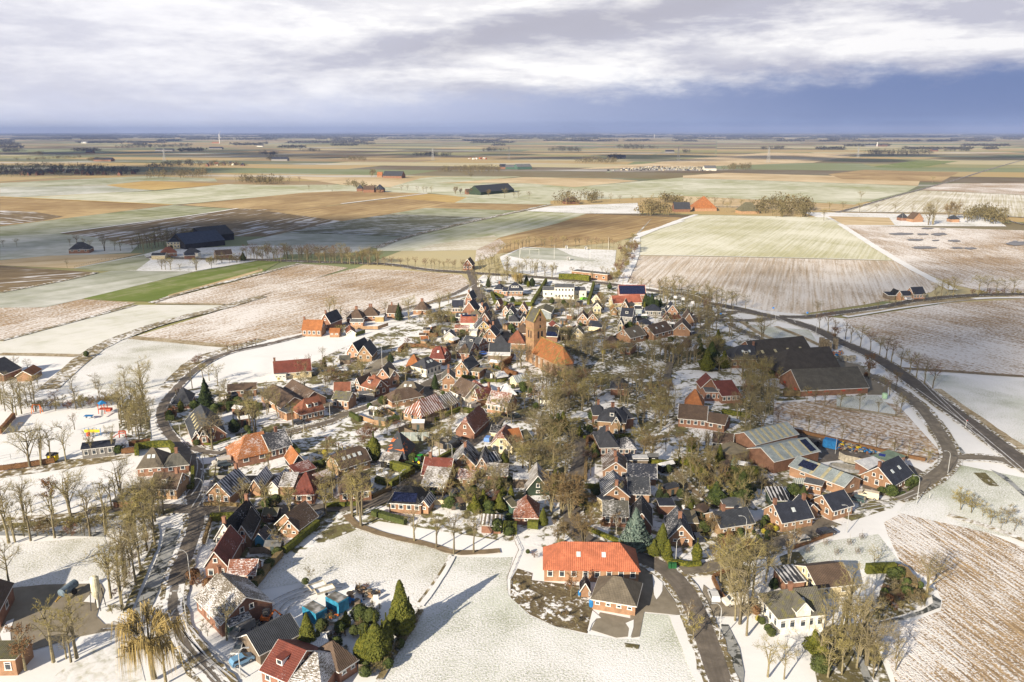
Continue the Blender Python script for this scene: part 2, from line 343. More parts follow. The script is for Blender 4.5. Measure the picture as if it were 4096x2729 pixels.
asphalt_snow = road_mat('asphalt_snow', (0.17, 0.145, 0.12), 0.40)
snow_road = road_mat('snow_road', (0.17, 0.15, 0.13), 0.72)
brick_road = road_mat('brick_road', (0.19, 0.165, 0.13), -0.1)
path_mat = road_mat('path', (0.24, 0.18, 0.11), 0.15)
verge = ground_mat(cov=0.45, fine=0.9, wf=1.2, wp=1.0, psc=0.08, B=(0.16, 0.13, 0.065), C=(0.30, 0.23, 0.11), soft=0.2, bump=0.6)
bank = ground_mat(cov=0.38, fine=0.5, wf=1.4, wp=0.9, psc=0.06, B=(0.13, 0.105, 0.055), C=(0.30, 0.24, 0.13), soft=0.16, bump=0.8)
reed = ground_mat(A=(0.55, 0.48, 0.36), cov=0.5, fine=0.9, wf=1.0, wp=0.8, psc=0.08, B=(0.16, 0.115, 0.05), C=(0.28, 0.2, 0.09), soft=0.3, bump=0.8)
# far fields (far to near), each sheet a little above the one before
F_ = [
('E1 730,415 1010,387 1570,405 1070,450 870,436', gold, None, 'golden stubble field'),
('E1 0,430 730,416 870,436 1050,452 700,470 130,500 0,495', frost_grey, 'E1 0,460 900,440', 'grey snow dusted field'),
('E1 0,400 1000,352 1480,370 1500,390 1000,386 730,414 0,430', frost, 'E1 0,420 900,380', 'dark green field before the far village'),
('E1 130,508 700,471 1100,454 1570,408 1900,415 2354,412 E2:330,430 E2:600,466 E2:590,472 E2:0,458 E1:2100,468 1190,552 420,517', frost_pale, 'E1 420,517 1900,420', 'pale green frosted field'),
('E1 0,500 420,518 1190,552 480,640 0,700', till_bare, 'E1 0,600 1190,552', 'brown gold tilled field'),
('E1 0,590 240,600 440,632 300,660 0,690', till, 'E1 0,600 440,640', 'snow streaked corner of the tilled field'),
('E1 1250,552 2100,466 2354,456 E2:300,462 E2:592,474 E2:0,546 E1:2030,587 1600,576', till_bare, 'E1 1250,552 2100,466', 'golden brown tilled field'),
('E1 0,702 480,641 1190,553 1600,577 1480,604 420,748 250,762 0,755', frost, 'E1 0,740 1480,600', 'long grey green field'),
('E1 0,765 400,752 640,772 980,800 900,880 0,930', frost_grey, 'E1 0,800 640,780', 'frosted field behind the left farms'),
('E1 420,750 1480,606 1640,577 2030,588 2354,552 2354,668 2230,685 1960,745 1850,770 1400,770 900,830 640,772', till, 'E1 600,760 1640,590', 'brown field with streaks of snow'),
('E1 1760,582 1850,590 2030,588 2354,549 E2:600,474 E2:880,496 E2:780,536 E2:300,642 E2:0,662 E1:2354,664', till_bare, 'E2 0,600 700,480', 'straw coloured tilled field'),
('E2 300,500 600,474 880,496 780,536', gold, 'E2 300,520 800,480', 'golden corner of the tilled field'),
('E2 240,400 640,358 1240,355 810,395 600,402 340,430', frost_pale, 'E2 240,400 1240,355', 'light green strip field'),
('E2 340,432 600,402 1300,404 1600,430 2354,362 2354,490 1760,515 1450,522 860,500 600,468', frost_pale, 'E2 340,440 2354,400', 'wide pale green field beyond the tree row'),
('E2 790,395 1260,360 1830,370 2050,386 1600,429 1300,404', straw, 'E2 800,395 1830,370', 'orange brown field'),
('E1 1960,352 2354,362 E2:240,370 E2:540,370 E2:330,430 E2:0,412', straw, None, 'pale straw field'),
('E2 860,502 1440,520 1440,550 780,536', frost_pale, 'E2 860,510 1440,530', 'pale frosted strip'),
('E2 780,537 1440,551 1220,590 580,572', till_bare, 'E2 780,545 1440,560', 'brown orange strip field'),
('E2 580,573 1220,591 1010,640 330,614', frost, 'E2 580,580 1220,600', 'grey green strip field'),
('E2 330,616 1010,641 430,772 0,755 E1:1960,744 E1:2354,664', dark_rows, 'E2 0,700 900,640', 'dark green field with snowy rows'),
('E1 1960,746 E2:0,757 E2:430,774 E2:260,826 E2:100,880 E1:1750,900 E1:1700,800', frost_grey, None, 'pale frosted field corner'),
('E2 1270,595 1690,612 1480,682 1085,778 1110,800 1000,862 240,870 260,826 430,774 1010,641', frost_pale, 'E2 260,860 1270,600', 'frosted field with snowy tracks'),
('E2 600,830 1050,760 1120,800 1000,862 500,870', snow_rows, 'E2 600,830 1050,800', 'snowy stretch of the frosted field'),
('E2 1690,612 2354,640 2030,762 F:2160,215 F:1900,300 F:240,460 E2:960,862 E2:1085,778 E2:1480,682', till_bare, 'E2 1100,800 2000,620', 'wide brown tilled field above the sports ground'),
('E2 930,862 1090,785 F:420,330 F:240,500 F:0,560', snow_till, 'F 0,300 420,330', 'snow dusted corner beside the sports ground'),
('E2 1440,560 2040,538 2060,612 1690,611 1270,594', snow_light, 'E2 1300,590 2040,560', 'snowy paddock below the lone farm'),
('E3 0,350 300,330 1640,368 1620,420 1100,402 0,366', straw, 'E3 0,355 1640,390', 'pale straw strip across the plain'),
('E3 0,367 1100,403 1620,421 1540,462 1180,550 0,490', frost_pale, 'E3 0,430 1500,440', 'broad pale green field'),
('E3 1000,340 1250,310 1900,328 1780,392 1100,374', till_bare, 'E3 1000,350 1900,340', 'brown far field'),
('E3 1310,288 1600,245 1900,250 1600,300', green, None, 'dark green far field'),
('E2 1620,305 2090,268 2354,238 E3:600,190 E3:1250,200 E3:900,260 E3:600,270 E3:0,292', straw, 'E3 0,240 1250,210', 'golden far field'),
('E3 1640,450 1800,404 2354,400 2354,484', snow_till, 'E3 1640,450 2354,430', 'snowy strip along the far road'),
('E3 1640,452 2354,486 2354,640 1850,605 1090,600 1230,550', snow_rows, 'E3 1200,590 1400,480', 'green field with snowy rows'),
('E3 0,490 1180,552 1080,600 0,560', straw, 'E3 0,520 1180,570', 'straw strip along the tree row'),
('E3 820,600 2120,625 2230,700 1100,696 960,652', snow_light, 'E3 900,640 2100,650', 'snow strip between the farms'),
('E3 1000,630 1420,640 1460,692 1110,690', straw, 'E3 1000,640 1420,660', 'straw coloured plot'),
# middle distance, right
('W 1462,547 1545,512 1600,494 1900,500 1930,516 2060,599 1760,592 1462,586', rows_green, 'W 1640,590 1800,500', 'big field with snowy furrows'),
('W 1462,588 1760,593 2060,601 2160,655 2140,672 1980,702 1830,724 1745,712 1600,684 1435,650 1430,636', rows_tan, 'W 1560,700 1640,592', 'striped snowy field above the village'),
('W 1930,517 2353,530 2353,690 2190,655 2062,600', snow_till, 'W 1930,517 2353,640', 'snowy brown field with puddles'),
# sports ground
('F 330,500 650,368 1900,408 1880,600 1920,700 1000,780 400,680', snow_light, 'F 330,480 1880,560', 'snowy sports ground'),
('F 430,480 640,380 1080,378 1300,480 1650,560 1100,545 600,520', frost_grey, 'F 430,480 1600,560', 'green sports pitch under thin snow'),
# middle distance, left
('D1 -300,455 420,385 1270,362 640,497 0,470 -300,490', straw, 'D1 0,440 1000,380', 'tan stubble field by the left farm'),
('D1 -300,470 0,472 420,502 870,533 640,590 0,712 -300,760', till, 'D1 0,600 800,540', 'brown field with a snowy edge'),
('D1 -300,760 0,712 640,591 1000,515 1700,530 720,768 400,840 0,845 -300,840', frost_grey, 'D1 0,780 1500,540', 'grey frosted field'),
('D1 650,495 1270,372 1420,330 2319,290 2500,300 2500,400 2319,420 1700,527 1000,515 880,520', snow_light, 'D1 700,490 2300,350', 'snow around the left farms'),
('D1 660,496 1270,378 1330,420 1200,515 880,520', frost, 'D1 700,490 1270,400', 'green meadow beside the farms'),
('D1 740,762 1700,534 2319,422 2550,395 2319,530 1330,790 900,778', green, 'D1 900,760 2319,470', 'bright green field'),
('D1 1480,735 1750,660 2319,500 2319,518 1800,668 1500,752', straw, 'D1 1480,735 2319,500', 'tan stripe in the green field'),
('D1 -300,850 0,846 400,842 720,770 1200,800 560,990 0,1140 -300,1230', snow_till, 'D1 0,1080 1000,830', 'snowy brown field'),
('D1 1350,800 2319,550 2653,457 2900,470 3076,492 2319,736 2030,820 1380,806', snow_till, 'D1 1400,800 2319,600', 'snowy brown strip field'),
('D1 -300,1240 0,1140 560,990 1200,820 1990,822 1020,1112 750,1272 0,1250 -300,1260', snow_cream, 'D1 0,1200 1900,840', 'smooth snowy field'),
('W 315,773 528,708 690,650 812,618 930,622 1060,632 1085,655 1040,680 960,700 830,735 700,765 530,800', snow_till, 'W 400,770 1000,640', 'wide brown field under broken snow'),
]
for s, m, rd, lb in F_:
    sheet('field', pts(s), m, tuple(pts(rd)) if rd else None, label=lb, dz=0.004)
# snow of the village and the near land
sheet('snow_ground', pts('W -260,1262 -130,830 0,815 185,820 300,775 530,800 700,765 960,705 1085,655 1110,632 1440,650 1760,715 1960,735 2353,690 2700,650 2800,900 3000,1568 3300,2600 -1000,2600'), snow_clean, label='snow covered ground round the village', dz=0.004)
N_ = [
('W 1935,735 2180,697 2353,688 2500,680 2560,880 2353,868 2110,852', snow_till, 'W 1960,740 2353,830', 'large snowy brown field beyond the main road'),
('W 2112,858 2353,878 2600,890 2700,1200 2353,1050 2185,935', snow_grass2, 'W 2112,858 2353,1000', 'snowy green field beyond the main road'),
('W 1768,928 1990,915 2063,932 2165,1045 2140,1068 1850,1000 1780,985', snow_till, 'W 1800,930 2140,1010', 'snowy plot behind the builders yard'),
('B5 0,90 520,75 760,300 700,340 0,235', snow_grass2, None, 'grass plot below the long barn'),
('W 1700,745 1860,760 1890,805 1780,790', snow_grass2, None, 'grass strip inside the bend'),
('A4 1150,200 1420,60 1700,150 2354,420 2700,560 2700,1900 1300,1900 1230,1500 1120,1250 1090,1120 1400,1050 1640,960 1650,870 1560,700 1300,560 1180,300', stubble, 'A4 1150,100 2354,900', 'stubble field with snow in its furrows'),
('A4 360,460 620,370 1100,300 1300,560 1180,590 520,620', snow_grass2, None, 'paddock with young trees'),
('W 2195,1068 2353,1100 2500,1130 2600,1300 2353,1245 2060,1180 2130,1110', snow_grass2, 'W 2060,1180 2200,1070', 'snowy grass beside the pond'),
('D1 1160,1120 2090,1205 1850,1300 1560,1568 420,1568 800,1275 1020,1130', snow_grass, 'D1 1100,1500 1900,1200', 'snowy meadow in the road bend'),
('A2 800,150 1250,330 1740,475 1720,560 1460,920 1100,790 560,700 60,790 300,490 620,240', snow_grass, None, 'snowy meadow in the middle'),
('A2 1760,500 2151,505 A3:110,500 A3:60,700 A3:70,820 A3:260,1010 A3:480,1100 A3:700,1160 A3:1000,1205 A3:1200,1215 A3:1240,985 A3:1500,1005 A3:1640,1300 A3:1750,1700 A2:1000,1700 A2:1450,990', snow_grass2, None, 'frosty meadow in front of the red farmhouse'),
('A1 0,400 900,320 960,500 900,680 500,740 0,765', snow_grass, None, 'snowy plot beside the canal'),
('A1 0,160 940,100 940,160 0,230', bank, None, 'rough verge'),
('A1 500,1500 980,1170 1150,1150 1250,1568 300,1700', snow_light, None, 'snowy plot by the willow'),
('W 380,905 540,880 620,880 790,800 980,720 1080,680 1130,640 1440,655 1700,720 1760,790 2000,830 1990,910 1770,925 1780,985 1850,1010 2100,1110 2050,1170 1830,1240 1650,1310 1310,1270 870,1200 640,1290 480,1280 480,1190 400,1080 385,960', mixed, None, 'gardens and snowy yards of the village'),
('A4 640,1100 1000,1060 1100,1300 1250,1700 600,1700 520,1300', scrubg, None, 'undergrowth below the trees'),
('A3 150,600 280,640 270,700 700,750 800,960 750,1160 480,1100 260,1000 90,850 90,700', garden, None, 'kitchen garden beds'),
('B0 0,1040 700,890 1150,870 1660,820 1560,880 900,990 0,1120', bank, None, 'rough strip along the playground'),
('W 1290,650 1420,640 1440,560 1500,500 1462,545 1462,590 1430,650', verge, None, 'hedge bank'),
('C2 0,600 0,200 620,180 740,420 0,680', snow_till, None, 'field edge'),
]
for s, m, rd, lb in N_[:-1]:
    sheet('snow_field' if m in (snow_grass, snow_grass2, snow_light) else 'ground_patch', pts(s), m, tuple(pts(rd)) if rd else None, label=lb, dz=0.004)
dark_mixed = ground_mat(cov=0.34, fine=0.7, wf=1.4, wp=1.6, psc=0.09, B=(0.10, 0.085, 0.045), C=(0.17, 0.155, 0.07), soft=0.12, bump=0.6)
for s, lb in (('B3 480,-60 1000,-80 1300,20 1150,200 900,260 860,520 1000,700 950,900 850,1180 500,1140 100,1100 60,880 480,540 520,300', 'leafy floor of the central wood'), ('C3 0,1240 700,1330 1500,1400 2352,1330 2352,1568 C5:2300,700 C5:1900,900 C5:1500,700 C3:0,1450', 'leafy floor below the terraces'), ('B3 1400,120 1560,-60 2050,-60 2200,300 2000,560 1780,560 1700,300', 'leafy floor behind the manor'),
  ('B4 860,690 1130,650 1230,450 1240,180 1100,-60 820,-40 790,300', 'leafy floor by the double house'), ('B4 0,1000 150,900 420,700 480,900 560,1300 400,1450 100,1400', 'rough garden ground'), ('A4 1100,850 1180,620 1300,600 1420,700 1530,820 1500,930 1300,1000 1000,1080 950,960', 'leafy bank of the garden pond'), ('B0 1500,560 1620,660 1720,670 1900,620 1860,230 1600,120 1480,300', 'leafy floor of the lane grove'), ('C3 1500,340 2352,450 2352,800 1950,760 1560,660', 'leafy ground below the main road'), ('A3 1850,560 2151,540 2151,820 2000,850 1900,800', 'garden beds of the villa')):
    sheet('ground_patch', pts(s), dark_mixed, None, label=lb, dz=0.004)
YR = [
('A1 0,780 380,740 870,730 900,790 830,1010 900,1080 1130,1100 680,1190 300,1300 -100,1400 -300,1100', paving, 'concrete farmyard'),
('A3 1200,580 1330,640 1560,960 1600,1010 1240,975 1200,1190 1130,1200 1120,1010 1180,900', paving, 'brick forecourt of the farmhouse'),
('A3 860,980 1150,1040 1100,1190 1000,1200 780,1130', paving, 'mossy paved yard'),
('A3 1750,740 1900,860 2250,860 2250,960 2080,1020 1800,1010 1730,900', paving, 'brick parking place'),
('B4 1230,480 1650,560 2352,760 B5:700,860 B5:1000,990 B5:1150,1080 B5:930,1300 B5:400,1300 B5:280,1180 B5:150,1400 B5:-60,1350 B5:340,1100 B5:150,880 B4:1800,930 B4:1780,800 B4:1500,650', asphalt, 'asphalt builders yard'),
('C4 1600,960 1990,1040 2352,1300 2352,1420 2100,1420 2060,1200 1950,1090 1740,1080', paving, 'barn yard'),
('B2 1230,500 1560,640 1880,640 1700,740 1520,780', paving, 'parking place at the red farmhouse'),
('B5 1715,1052 1862,1052 2040,1222 1890,1215', scrubg, 'bare mown square'),
('A3 1068,1244 1200,1262 1190,1298 1080,1280', scrubg, 'bare patch'),
('A4 360,460 420,460 530,615 280,590 250,500', scrubg, 'bare grass corner'),
('C2 1900,510 2352,560 2352,690 2000,640', paving, 'school yard'),
]
for s, m, lb in YR: sheet('yard', pts(s), m, None, label=lb, dz=0.004)
for s in ('A3 1310,650 1360,690 1400,725 1395,800 1375,835 1345,870 1325,830 1320,760', 'A3 795,965 850,1010 870,1030 830,1035 790,1080 765,1150 752,1140', 'A3 1080,1075 1150,1045 1148,1110 1125,1190 1100,1200 1110,1120', 'A1 0,1170 60,1060 125,1035 90,1140 100,1260 30,1260', 'A1 720,890 800,800 830,830 815,900'):
    sheet('snow_patch', pts(s), snow_clean, None, label='patch of snow left on the paving', dz=0.004)
for s, lb in (('A1 1430,250 1545,265 1495,480 1410,680 1300,950 1255,1010 1140,1010 1200,860 1290,660 1385,430', 'frozen canal beside the road'),
              ('A1 0,270 900,290 900,330 0,320', 'frozen ditch'),
              ('A3 1900,1085 1960,1090 2060,1290 2100,1500 2090,1600 2151,1800 2050,1800 1990,1500 1930,1250', 'frozen ditch along the road'),
              ('A4 1560,830 1640,880 1630,940 1500,990 1250,1060 1010,1105 1000,1085 1300,1020 1480,960 1570,900', 'frozen pond edge'),
              ('A4 800,1140 860,1150 990,1420 1060,1600 990,1600 880,1300', 'frozen garden ditch'),
              ('B5 1480,700 1560,740 1630,830 1580,830', 'frozen roadside ditch'), ('B5 1920,1010 2120,1090 2352,1300 2352,1360 2150,1180 1960,1040', 'frozen ditch beside the main road')):
    sheet('ice', pts(s), ICE, None, label=lb, dz=0.004)
ZR = ZL[0] + 0.01
# banks, verges and ditches (lines)
LN = [('D1 420,1568 750,1275 1020,1120 1500,960 1960,850 2319,745', 7, bank, 'ditch between the snowy fields'),
 ('D1 1330,805 1700,690 2319,540 2650,455', 4, bank, 'ditch below the green field'),
 ('D1 1160,1112 1500,1140 2080,1195', 5, reed, 'reed lined ditch'), ('D1 0,1258 700,1272', 4, reed, 'grassy ditch'), ('D1 1380,808 1980,818', 4, reed, 'short reedy ditch'),
 ('D1 1480,1568 1620,1400 1750,1300 2000,1215 2319,1130', 6, bank, 'bank along the bend'),
 ('D1 0,712 640,592 850,533', 4, bank, 'field edge'), ('D1 0,1142 560,992 1200,822', 3, bank, 'snowy field edge'),
 ('E2 240,850 430,774 1010,642 1440,550', 7, bank, 'long diagonal ditch'), ('E1 420,748 1480,604 1640,577', 4, snow_clean, 'snowy field edge'),
 ('E2 0,545 590,474', 5, snow_clean, 'snowy track'), ('E1 0,497 420,517 1190,552', 8, gold, 'grassy track'),
 ('E2 2030,762 2354,662', 6, snow_clean, 'snowy field track'), ('W 1462,545 1462,590 1430,650', 6, snow_clean, 'snowy headland'), ('W 1930,516 2060,600 2190,668', 6, snow_clean, 'snowy farm track'),
 ('W 1462,587 1760,592 2060,600', 1.5, snow_clean, 'snowy furrow'), ('W 1600,494 1545,512 1462,547', 5, snow_clean, 'snowy field road'),
 ('C6 100,660 900,530 1750,420 2352,420', 4, snow_clean, 'snowy roadside'), ('C6 100,640 900,505 1700,430', 5, reed, 'brown roadside ditch'),
 ('C6 700,1300 1500,1350 2352,1410', 3, path_mat, 'field track'), ('B5 1240,0 1700,330 2100,610 2352,760', 4, reed, 'brown ditch beyond the road'),
 ('C4 520,500 600,560 800,680 1100,790', 2.5, reed, 'grassy bank'), ('C4 950,560 1300,700 1500,800', 2.5, reed, 'reedy bank'),
 ('B5 0,230 500,300 840,350', 2.0, reed, 'reedy edge of the plot'),
 ('A1 1480,200 1560,190 1615,260 1590,420 1515,600 1415,820 1330,990', 1.7, snow_clean, 'snowy canal bank'), ('A1 1330,230 1350,380 1260,560 1150,850 1090,990', 1.6, scrubg, 'leafy canal bank'),
 ('A3 1500,1010 1600,1250 1740,1600', 2.2, snow_clean, 'snowy verge'), ('A3 1800,1030 1860,1250 1990,1600', 2.2, verge, 'grassy verge of the village road'),
 ('A2 830,140 880,200 950,245 1200,330 1600,410 1760,480 2151,450', 2.0, path_mat, 'brown footpath'),
 ('A2 1110,1568 1250,1330 1430,1040 1470,960', 1.2, bank, 'narrow ditch by the conifers'), ('A2 1460,930 1600,740 1740,500', 1.6, snow_clean, 'snowy bank'),
 ('A2 1450,900 1590,720 1730,490', 0.6, bank, 'grassy ditch side'),
 ('A1 1380,1040 1480,1200 1600,1380 1780,1568', 1.2, scrubg, 'low bare hedge line'), ('A4 1700,140 2100,260 2400,380', 2, verge, 'grass edge of the stubble')]
for i, (s, wd, m, lb) in enumerate(LN):
    road('verge' if m in (snow_clean, reed, verge, scrubg) else 'ditch' if m is bank else 'path', s, wd, m, ZR + 0.002*i, lb, jit=0.25*wd/4, step=6)
ZR += 0.075
vergeside = ground_mat(cov=0.42, fine=1.1, wf=1.5, wp=1.0, psc=0.08, B=(0.13, 0.11, 0.06), C=(0.24, 0.19, 0.10), soft=0.12, bump=0.4)
RD = [('W 1080,612 1080,625 1085,640 1092,665 1110,690 1135,740 1155,785 1168,800', 5.5, asphalt, 'straight village street with trees'),
 ('C2 1180,1000 1290,1100 1260,1180 1170,1240 C1:2352,1080 C1:2120,1180 C1:1900,1280 C1:1860,1330 C1:1980,1440 C1:2150,1500', 4.5, asphalt, 'curving street past the white house'),
 ('W 1085,655 1040,680 960,705 830,738 700,772 600,797 520,812 455,845 405,895 380,925 368,955 375,985 410,1025 445,1060 455,1100 440,1150', 4.2, asphalt_snow, 'lane round the western edge of the village'),
 ('W 200,1180 360,1170 445,1175 520,1180 700,1172 820,1168 890,1150 935,1120 1000,1075 1060,1035 1125,990 1150,960 1165,935', 5.0, asphalt, 'street through the south of the village'),
 ('A1 1660,-100 1680,60 1700,200 1650,330 1600,480 1540,640 1510,780', 3.9, asphalt, 'street beside the canal'),
 ('A1 1515,750 1500,860 1480,950 1540,1180 1700,1400 1850,1568 2000,1750', 3.8, snow_road, 'snow covered end of the street beside the canal'),
 ('B3 850,520 1000,640 1040,760 1000,950 930,1150 900,1300 900,1420 A3:620,250 A3:720,340 A3:830,400 A3:1000,440 A3:1180,500 A3:1400,590 A3:1560,740 A3:1680,960 A3:1750,1150 A3:1820,1350 A3:1890,1568 A3:1960,1800', 4.6, asphalt, 'village road curving round the red farmhouse'),
 ('A3 1560,620 1780,600 1900,560 A4:0,480 A4:200,390 A4:420,330 A4:600,240 A4:680,190', 4.0, brick_road, 'brick street before the brick houses'),
 ('B5 720,1370 900,1340 1080,1200 1300,1050 1420,940 1430,800 1350,640 1200,420 1080,260 940,130 760,0 C4:2352,1290 C4:2140,1170', 4.3, brick_road, 'brick road round the corner'),
 ('B5 1450,860 1800,865 2100,890 2300,990', 4.0, brick_road, 'short link to the main road'),
 ('B5 2700,1150 2352,950 1900,600 1400,240 1060,-10 C4:2352,1040 C4:2100,900 C4:1750,760 C4:1500,620 C4:1200,510 C4:900,440 C4:600,370 C4:300,305 C4:0,250 C3:2000,480 C3:1500,430 C3:1000,350 C3:560,285 C2:2150,240 C2:1900,210 C2:1600,190 C2:1200,165 C2:800,140 C2:500,115 C2:0,88 W:900,608 W:800,605 W:700,602 W:600,598 W:440,596 W:340,592', 6.5, asphalt_main, 'main road past the village'),
 ('C4 1000,440 1250,450 1500,425 1750,390 2352,310 C6:900,470 C6:1200,430 C6:1500,400 C6:1800,385 C6:2352,372 C6:2900,372', 5.5, asphalt_main, 'country road leading east'),
 ('C4 900,455 700,490 500,485 300,480 100,470', 4.0, asphalt, 'side road into the village'), ('C4 680,400 500,375 300,380 120,410 0,470', 3.0, asphalt, 'loop of the side road'),
 ('C4 350,520 500,620 700,700 950,790', 3.0, brick_road, 'lane to the barns'),
 ('E3 1060,605 1180,575 1400,510 1640,445 1900,375 2100,310 2352,240', 6.0, asphalt_snow, 'far straight road'),
 ('E3 -300,560 300,565 900,585 1080,602 1800,612 2354,640', 5, asphalt_snow, 'far tree lined road'),
 ('E3 2210,655 2354,690', 4, asphalt_snow, 'far farm lane'),
 ('C1 480,1150 800,1140 1000,1165 1250,1150 1400,1120', 3.2, paving, 'paved lane to the twin houses'), ('C1 1200,1140 1240,1080 1330,1000 1400,900', 6, paving, 'yard beside the twin houses'),
 ('B2 0,430 200,330 350,290 600,210 860,90 C1:1700,1330', 3.6, brick_road, 'lane below the red villa'), ('B1 1950,20 2100,110 2352,300', 3.0, brick_road, 'garden lane'),
 ('B1 520,740 700,800 900,820 1010,750 1300,690 1650,560 1800,540 2100,460 2352,380', 3.5, asphalt_snow, 'lane past the orange roofed farm'),
 ('C2 -100,650 100,600 400,540 800,440', 3.0, path_mat, 'field path'), ('C5 1180,1190 1000,1100 1300,1180 1500,1230', 3.0, brick_road, 'lane below the church'),
 ('C3 -100,680 200,660 420,650 620,660', 3.5, asphalt_snow, 'lane behind the church'), ('C3 1080,1040 1250,1060 1500,950 1700,960 2100,800 2300,760', 3.2, asphalt_snow, 'lane between the grey roofed houses'),
 ('W 1690,720 1640,735 1610,760 1570,790 1530,850 1540,900', 3, brick_road, 'lane among the trees'), ('B4 -50,950 200,1300 600,1480', 1.5, path_mat, 'garden path'),
 ('B4 1080,1120 1300,1280 1500,1400 1560,1460', 2.6, asphalt, 'drive beside the workshop'), ('A1 -50,250 400,220 900,140 1200,130 1500,110', 3, scrubg, 'old track')]
for i, (s, wd, m, lb) in enumerate(RD):
    if s[:2] not in ('E3', 'W '): road('verge', s, wd + 1.7, vergeside, ZR - 0.0027 + 0.00006*i, 'dirty verge of the ' + lb, step=3, jit=.35)
    road('road', s, wd, m, ZR + 0.002*i, lb, step=5)
ZR += 0.075
trk = ground_mat(A=(0.62, 0.63, 0.66), B=(0.30, 0.27, 0.22), C=(0.42, 0.39, 0.33), cov=0.6, fine=1.0, wf=1.2, wp=0.8, psc=0.1, soft=0.3)
def track(s, lb):
    P = dens(smooth(pts(s), 2), 2.5)
    for k in (-.75, .75):
        Q = []
        for i, p in enumerate(P):
            d = (P[min(i+1, len(P)-1)] - P[max(i-1, 0)]).normalized(); Q.append(p + Vector((-d.y, d.x, 0))*k)
        L, Rr = strip_mesh(Q, .32, 0, jit=.06, seed=4); mb = MB()
        for i in range(len(Q)-1): mb.poly([L[i], Rr[i], Rr[i+1], L[i+1]])
        tag(link('tyre_track', mb.mesh('tyre_track', [trk]), loc=(0, 0, ZR + .004)), lb, kind='structure')
for s, lb in [('A1 1480,1060 1560,1200 1700,1360 1900,1568', 'tyre track in the snowy street'), ('A1 1560,1080 1700,1250 1860,1400 2080,1568', 'tyre track towards the blue car'), ('A1 900,1110 1200,1090 1420,1040 1480,960', 'tyre track from the farmyard'), ('A2 30,1060 200,900 420,800 620,760 800,760', 'tyre track over the meadow'), ('A2 250,1040 330,900 480,860', 'tyre track by the trailers'), ('B1 620,860 640,1000 600,1180 480,1350', 'tyre track at the junction'), ('B1 700,1250 640,1380 560,1500', 'tyre track beside the silver van'),
  ('A4 450,130 800,150 1000,90 1200,60', 'tyre track past the smaller black roofed house'), ('B5 350,1440 700,1420 1000,1300', 'tyre track in front of the vans'), ('B2 1900,300 2000,330 1960,250', 'tyre track by the white van'), ('C1 1000,1170 1120,1060 1240,1010 1330,900', 'tyre track to the twin houses'), ('B1 1330,460 1500,420 1750,430', 'tyre track in the snowy plot'), ('W 2110,870 2200,960 2353,1090', 'tyre track on the verge'), ('C1 200,640 700,560 1500,520 1850,420', 'faint track over the snow')]: track(s, lb)
# puddles on the right field
for i, (x, y, a, b) in enumerate([(1500, 755, 75, 8), (1650, 757, 40, 6), (1760, 757, 50, 9), (1600, 796, 55, 7), (1740, 800, 25, 4), (1870, 802, 40, 7), (1660, 850, 80, 9), (1680, 717, 45, 5), (1790, 720, 25, 2), (1890, 852, 50, 6), (1980, 855, 45, 6), (2290, 820, 60, 16)]):
    rn = random.Random(i); P = []
    for k in range(18):
        t = k*math.pi/9; r = 1 + rn.uniform(-.25, .25); P.append(G('E3', x + a*r*math.cos(t), y + b*r*math.sin(t)))
    sheet('puddle', P, MATS.setdefault('puddle', simple('puddle_ice', (0.21, 0.21, 0.23), 0.08, 0.05, 0.6)), z=ZR+0.003*i, label='grey frozen puddle in the snowy field', kind='structure')
# white road lines at the crossing
mk = simple('road_paint', (0.7, 0.7, 0.68), 0.1)
for i, s in enumerate(['C4 960,455 1170,545 1290,590', 'B5 1760,570 1860,650', 'C4 1175,490 1200,520', 'B5 1000,0 1300,215 1700,500']):
    road('road_line', s, 0.25, mk, ZR + 0.004*i, 'white painted road line')
# ================================================================ TREES AND SHRUBS
ZG = ZR + 0.01
def leafmat(name, a, b, c, scale=1.3, rough=0.75):
    m, k = newmat(name); tcn = k.node('ShaderNodeTexCoord').outputs['Object']; oi = k.node('ShaderNodeObjectInfo')
    n = k.noise(tcn, scale, 3, 0.7); col = k.mix(k.mapr(n, 0.38, 0.62), a, b)
    col = k.mix(k.mapr(oi.outputs['Random'], 0.0, 1.0, 0.0, 0.75), col, c)
    finish(k, col, rough, 0.15); return m
M_BARK = leafmat('bark', (0.17, 0.145, 0.085), (0.31, 0.27, 0.16), (0.12, 0.10, 0.07), 2.0)
M_GROVE = leafmat('grove_twigs', (0.11, 0.09, 0.045), (0.20, 0.16, 0.075), (0.14, 0.12, 0.06), 0.03)
M_WOOD = leafmat('far_wood', (0.045, 0.045, 0.035), (0.085, 0.08, 0.055), (0.06, 0.06, 0.045), 0.02)
M_TWIG = leafmat('twigs', (0.22, 0.185, 0.065), (0.36, 0.305, 0.115), (0.185, 0.155, 0.11), 0.5)
M_TWIGB = leafmat('brown_twigs', (0.17, 0.115, 0.055), (0.27, 0.19, 0.09), (0.20, 0.155, 0.08), 0.6)
M_GOLD = leafmat('golden_twigs', (0.30, 0.22, 0.085), (0.43, 0.33, 0.13), (0.36, 0.28, 0.12), 0.6)
M_RED = leafmat('reddish_twigs', (0.15, 0.08, 0.05), (0.22, 0.12, 0.07), (0.18, 0.11, 0.08), 0.6)
M_BRN = leafmat('dry_leaves', (0.15, 0.072, 0.035), (0.24, 0.12, 0.055), (0.19, 0.11, 0.055), 1.0)
M_CON = leafmat('thuja_leaves', (0.035, 0.050, 0.010), (0.18, 0.175, 0.025), (0.09, 0.10, 0.02), 1.9)
M_DARK = leafmat('dark_needles', (0.018, 0.032, 0.014), (0.045, 0.065, 0.022), (0.04, 0.05, 0.02), 1.0)
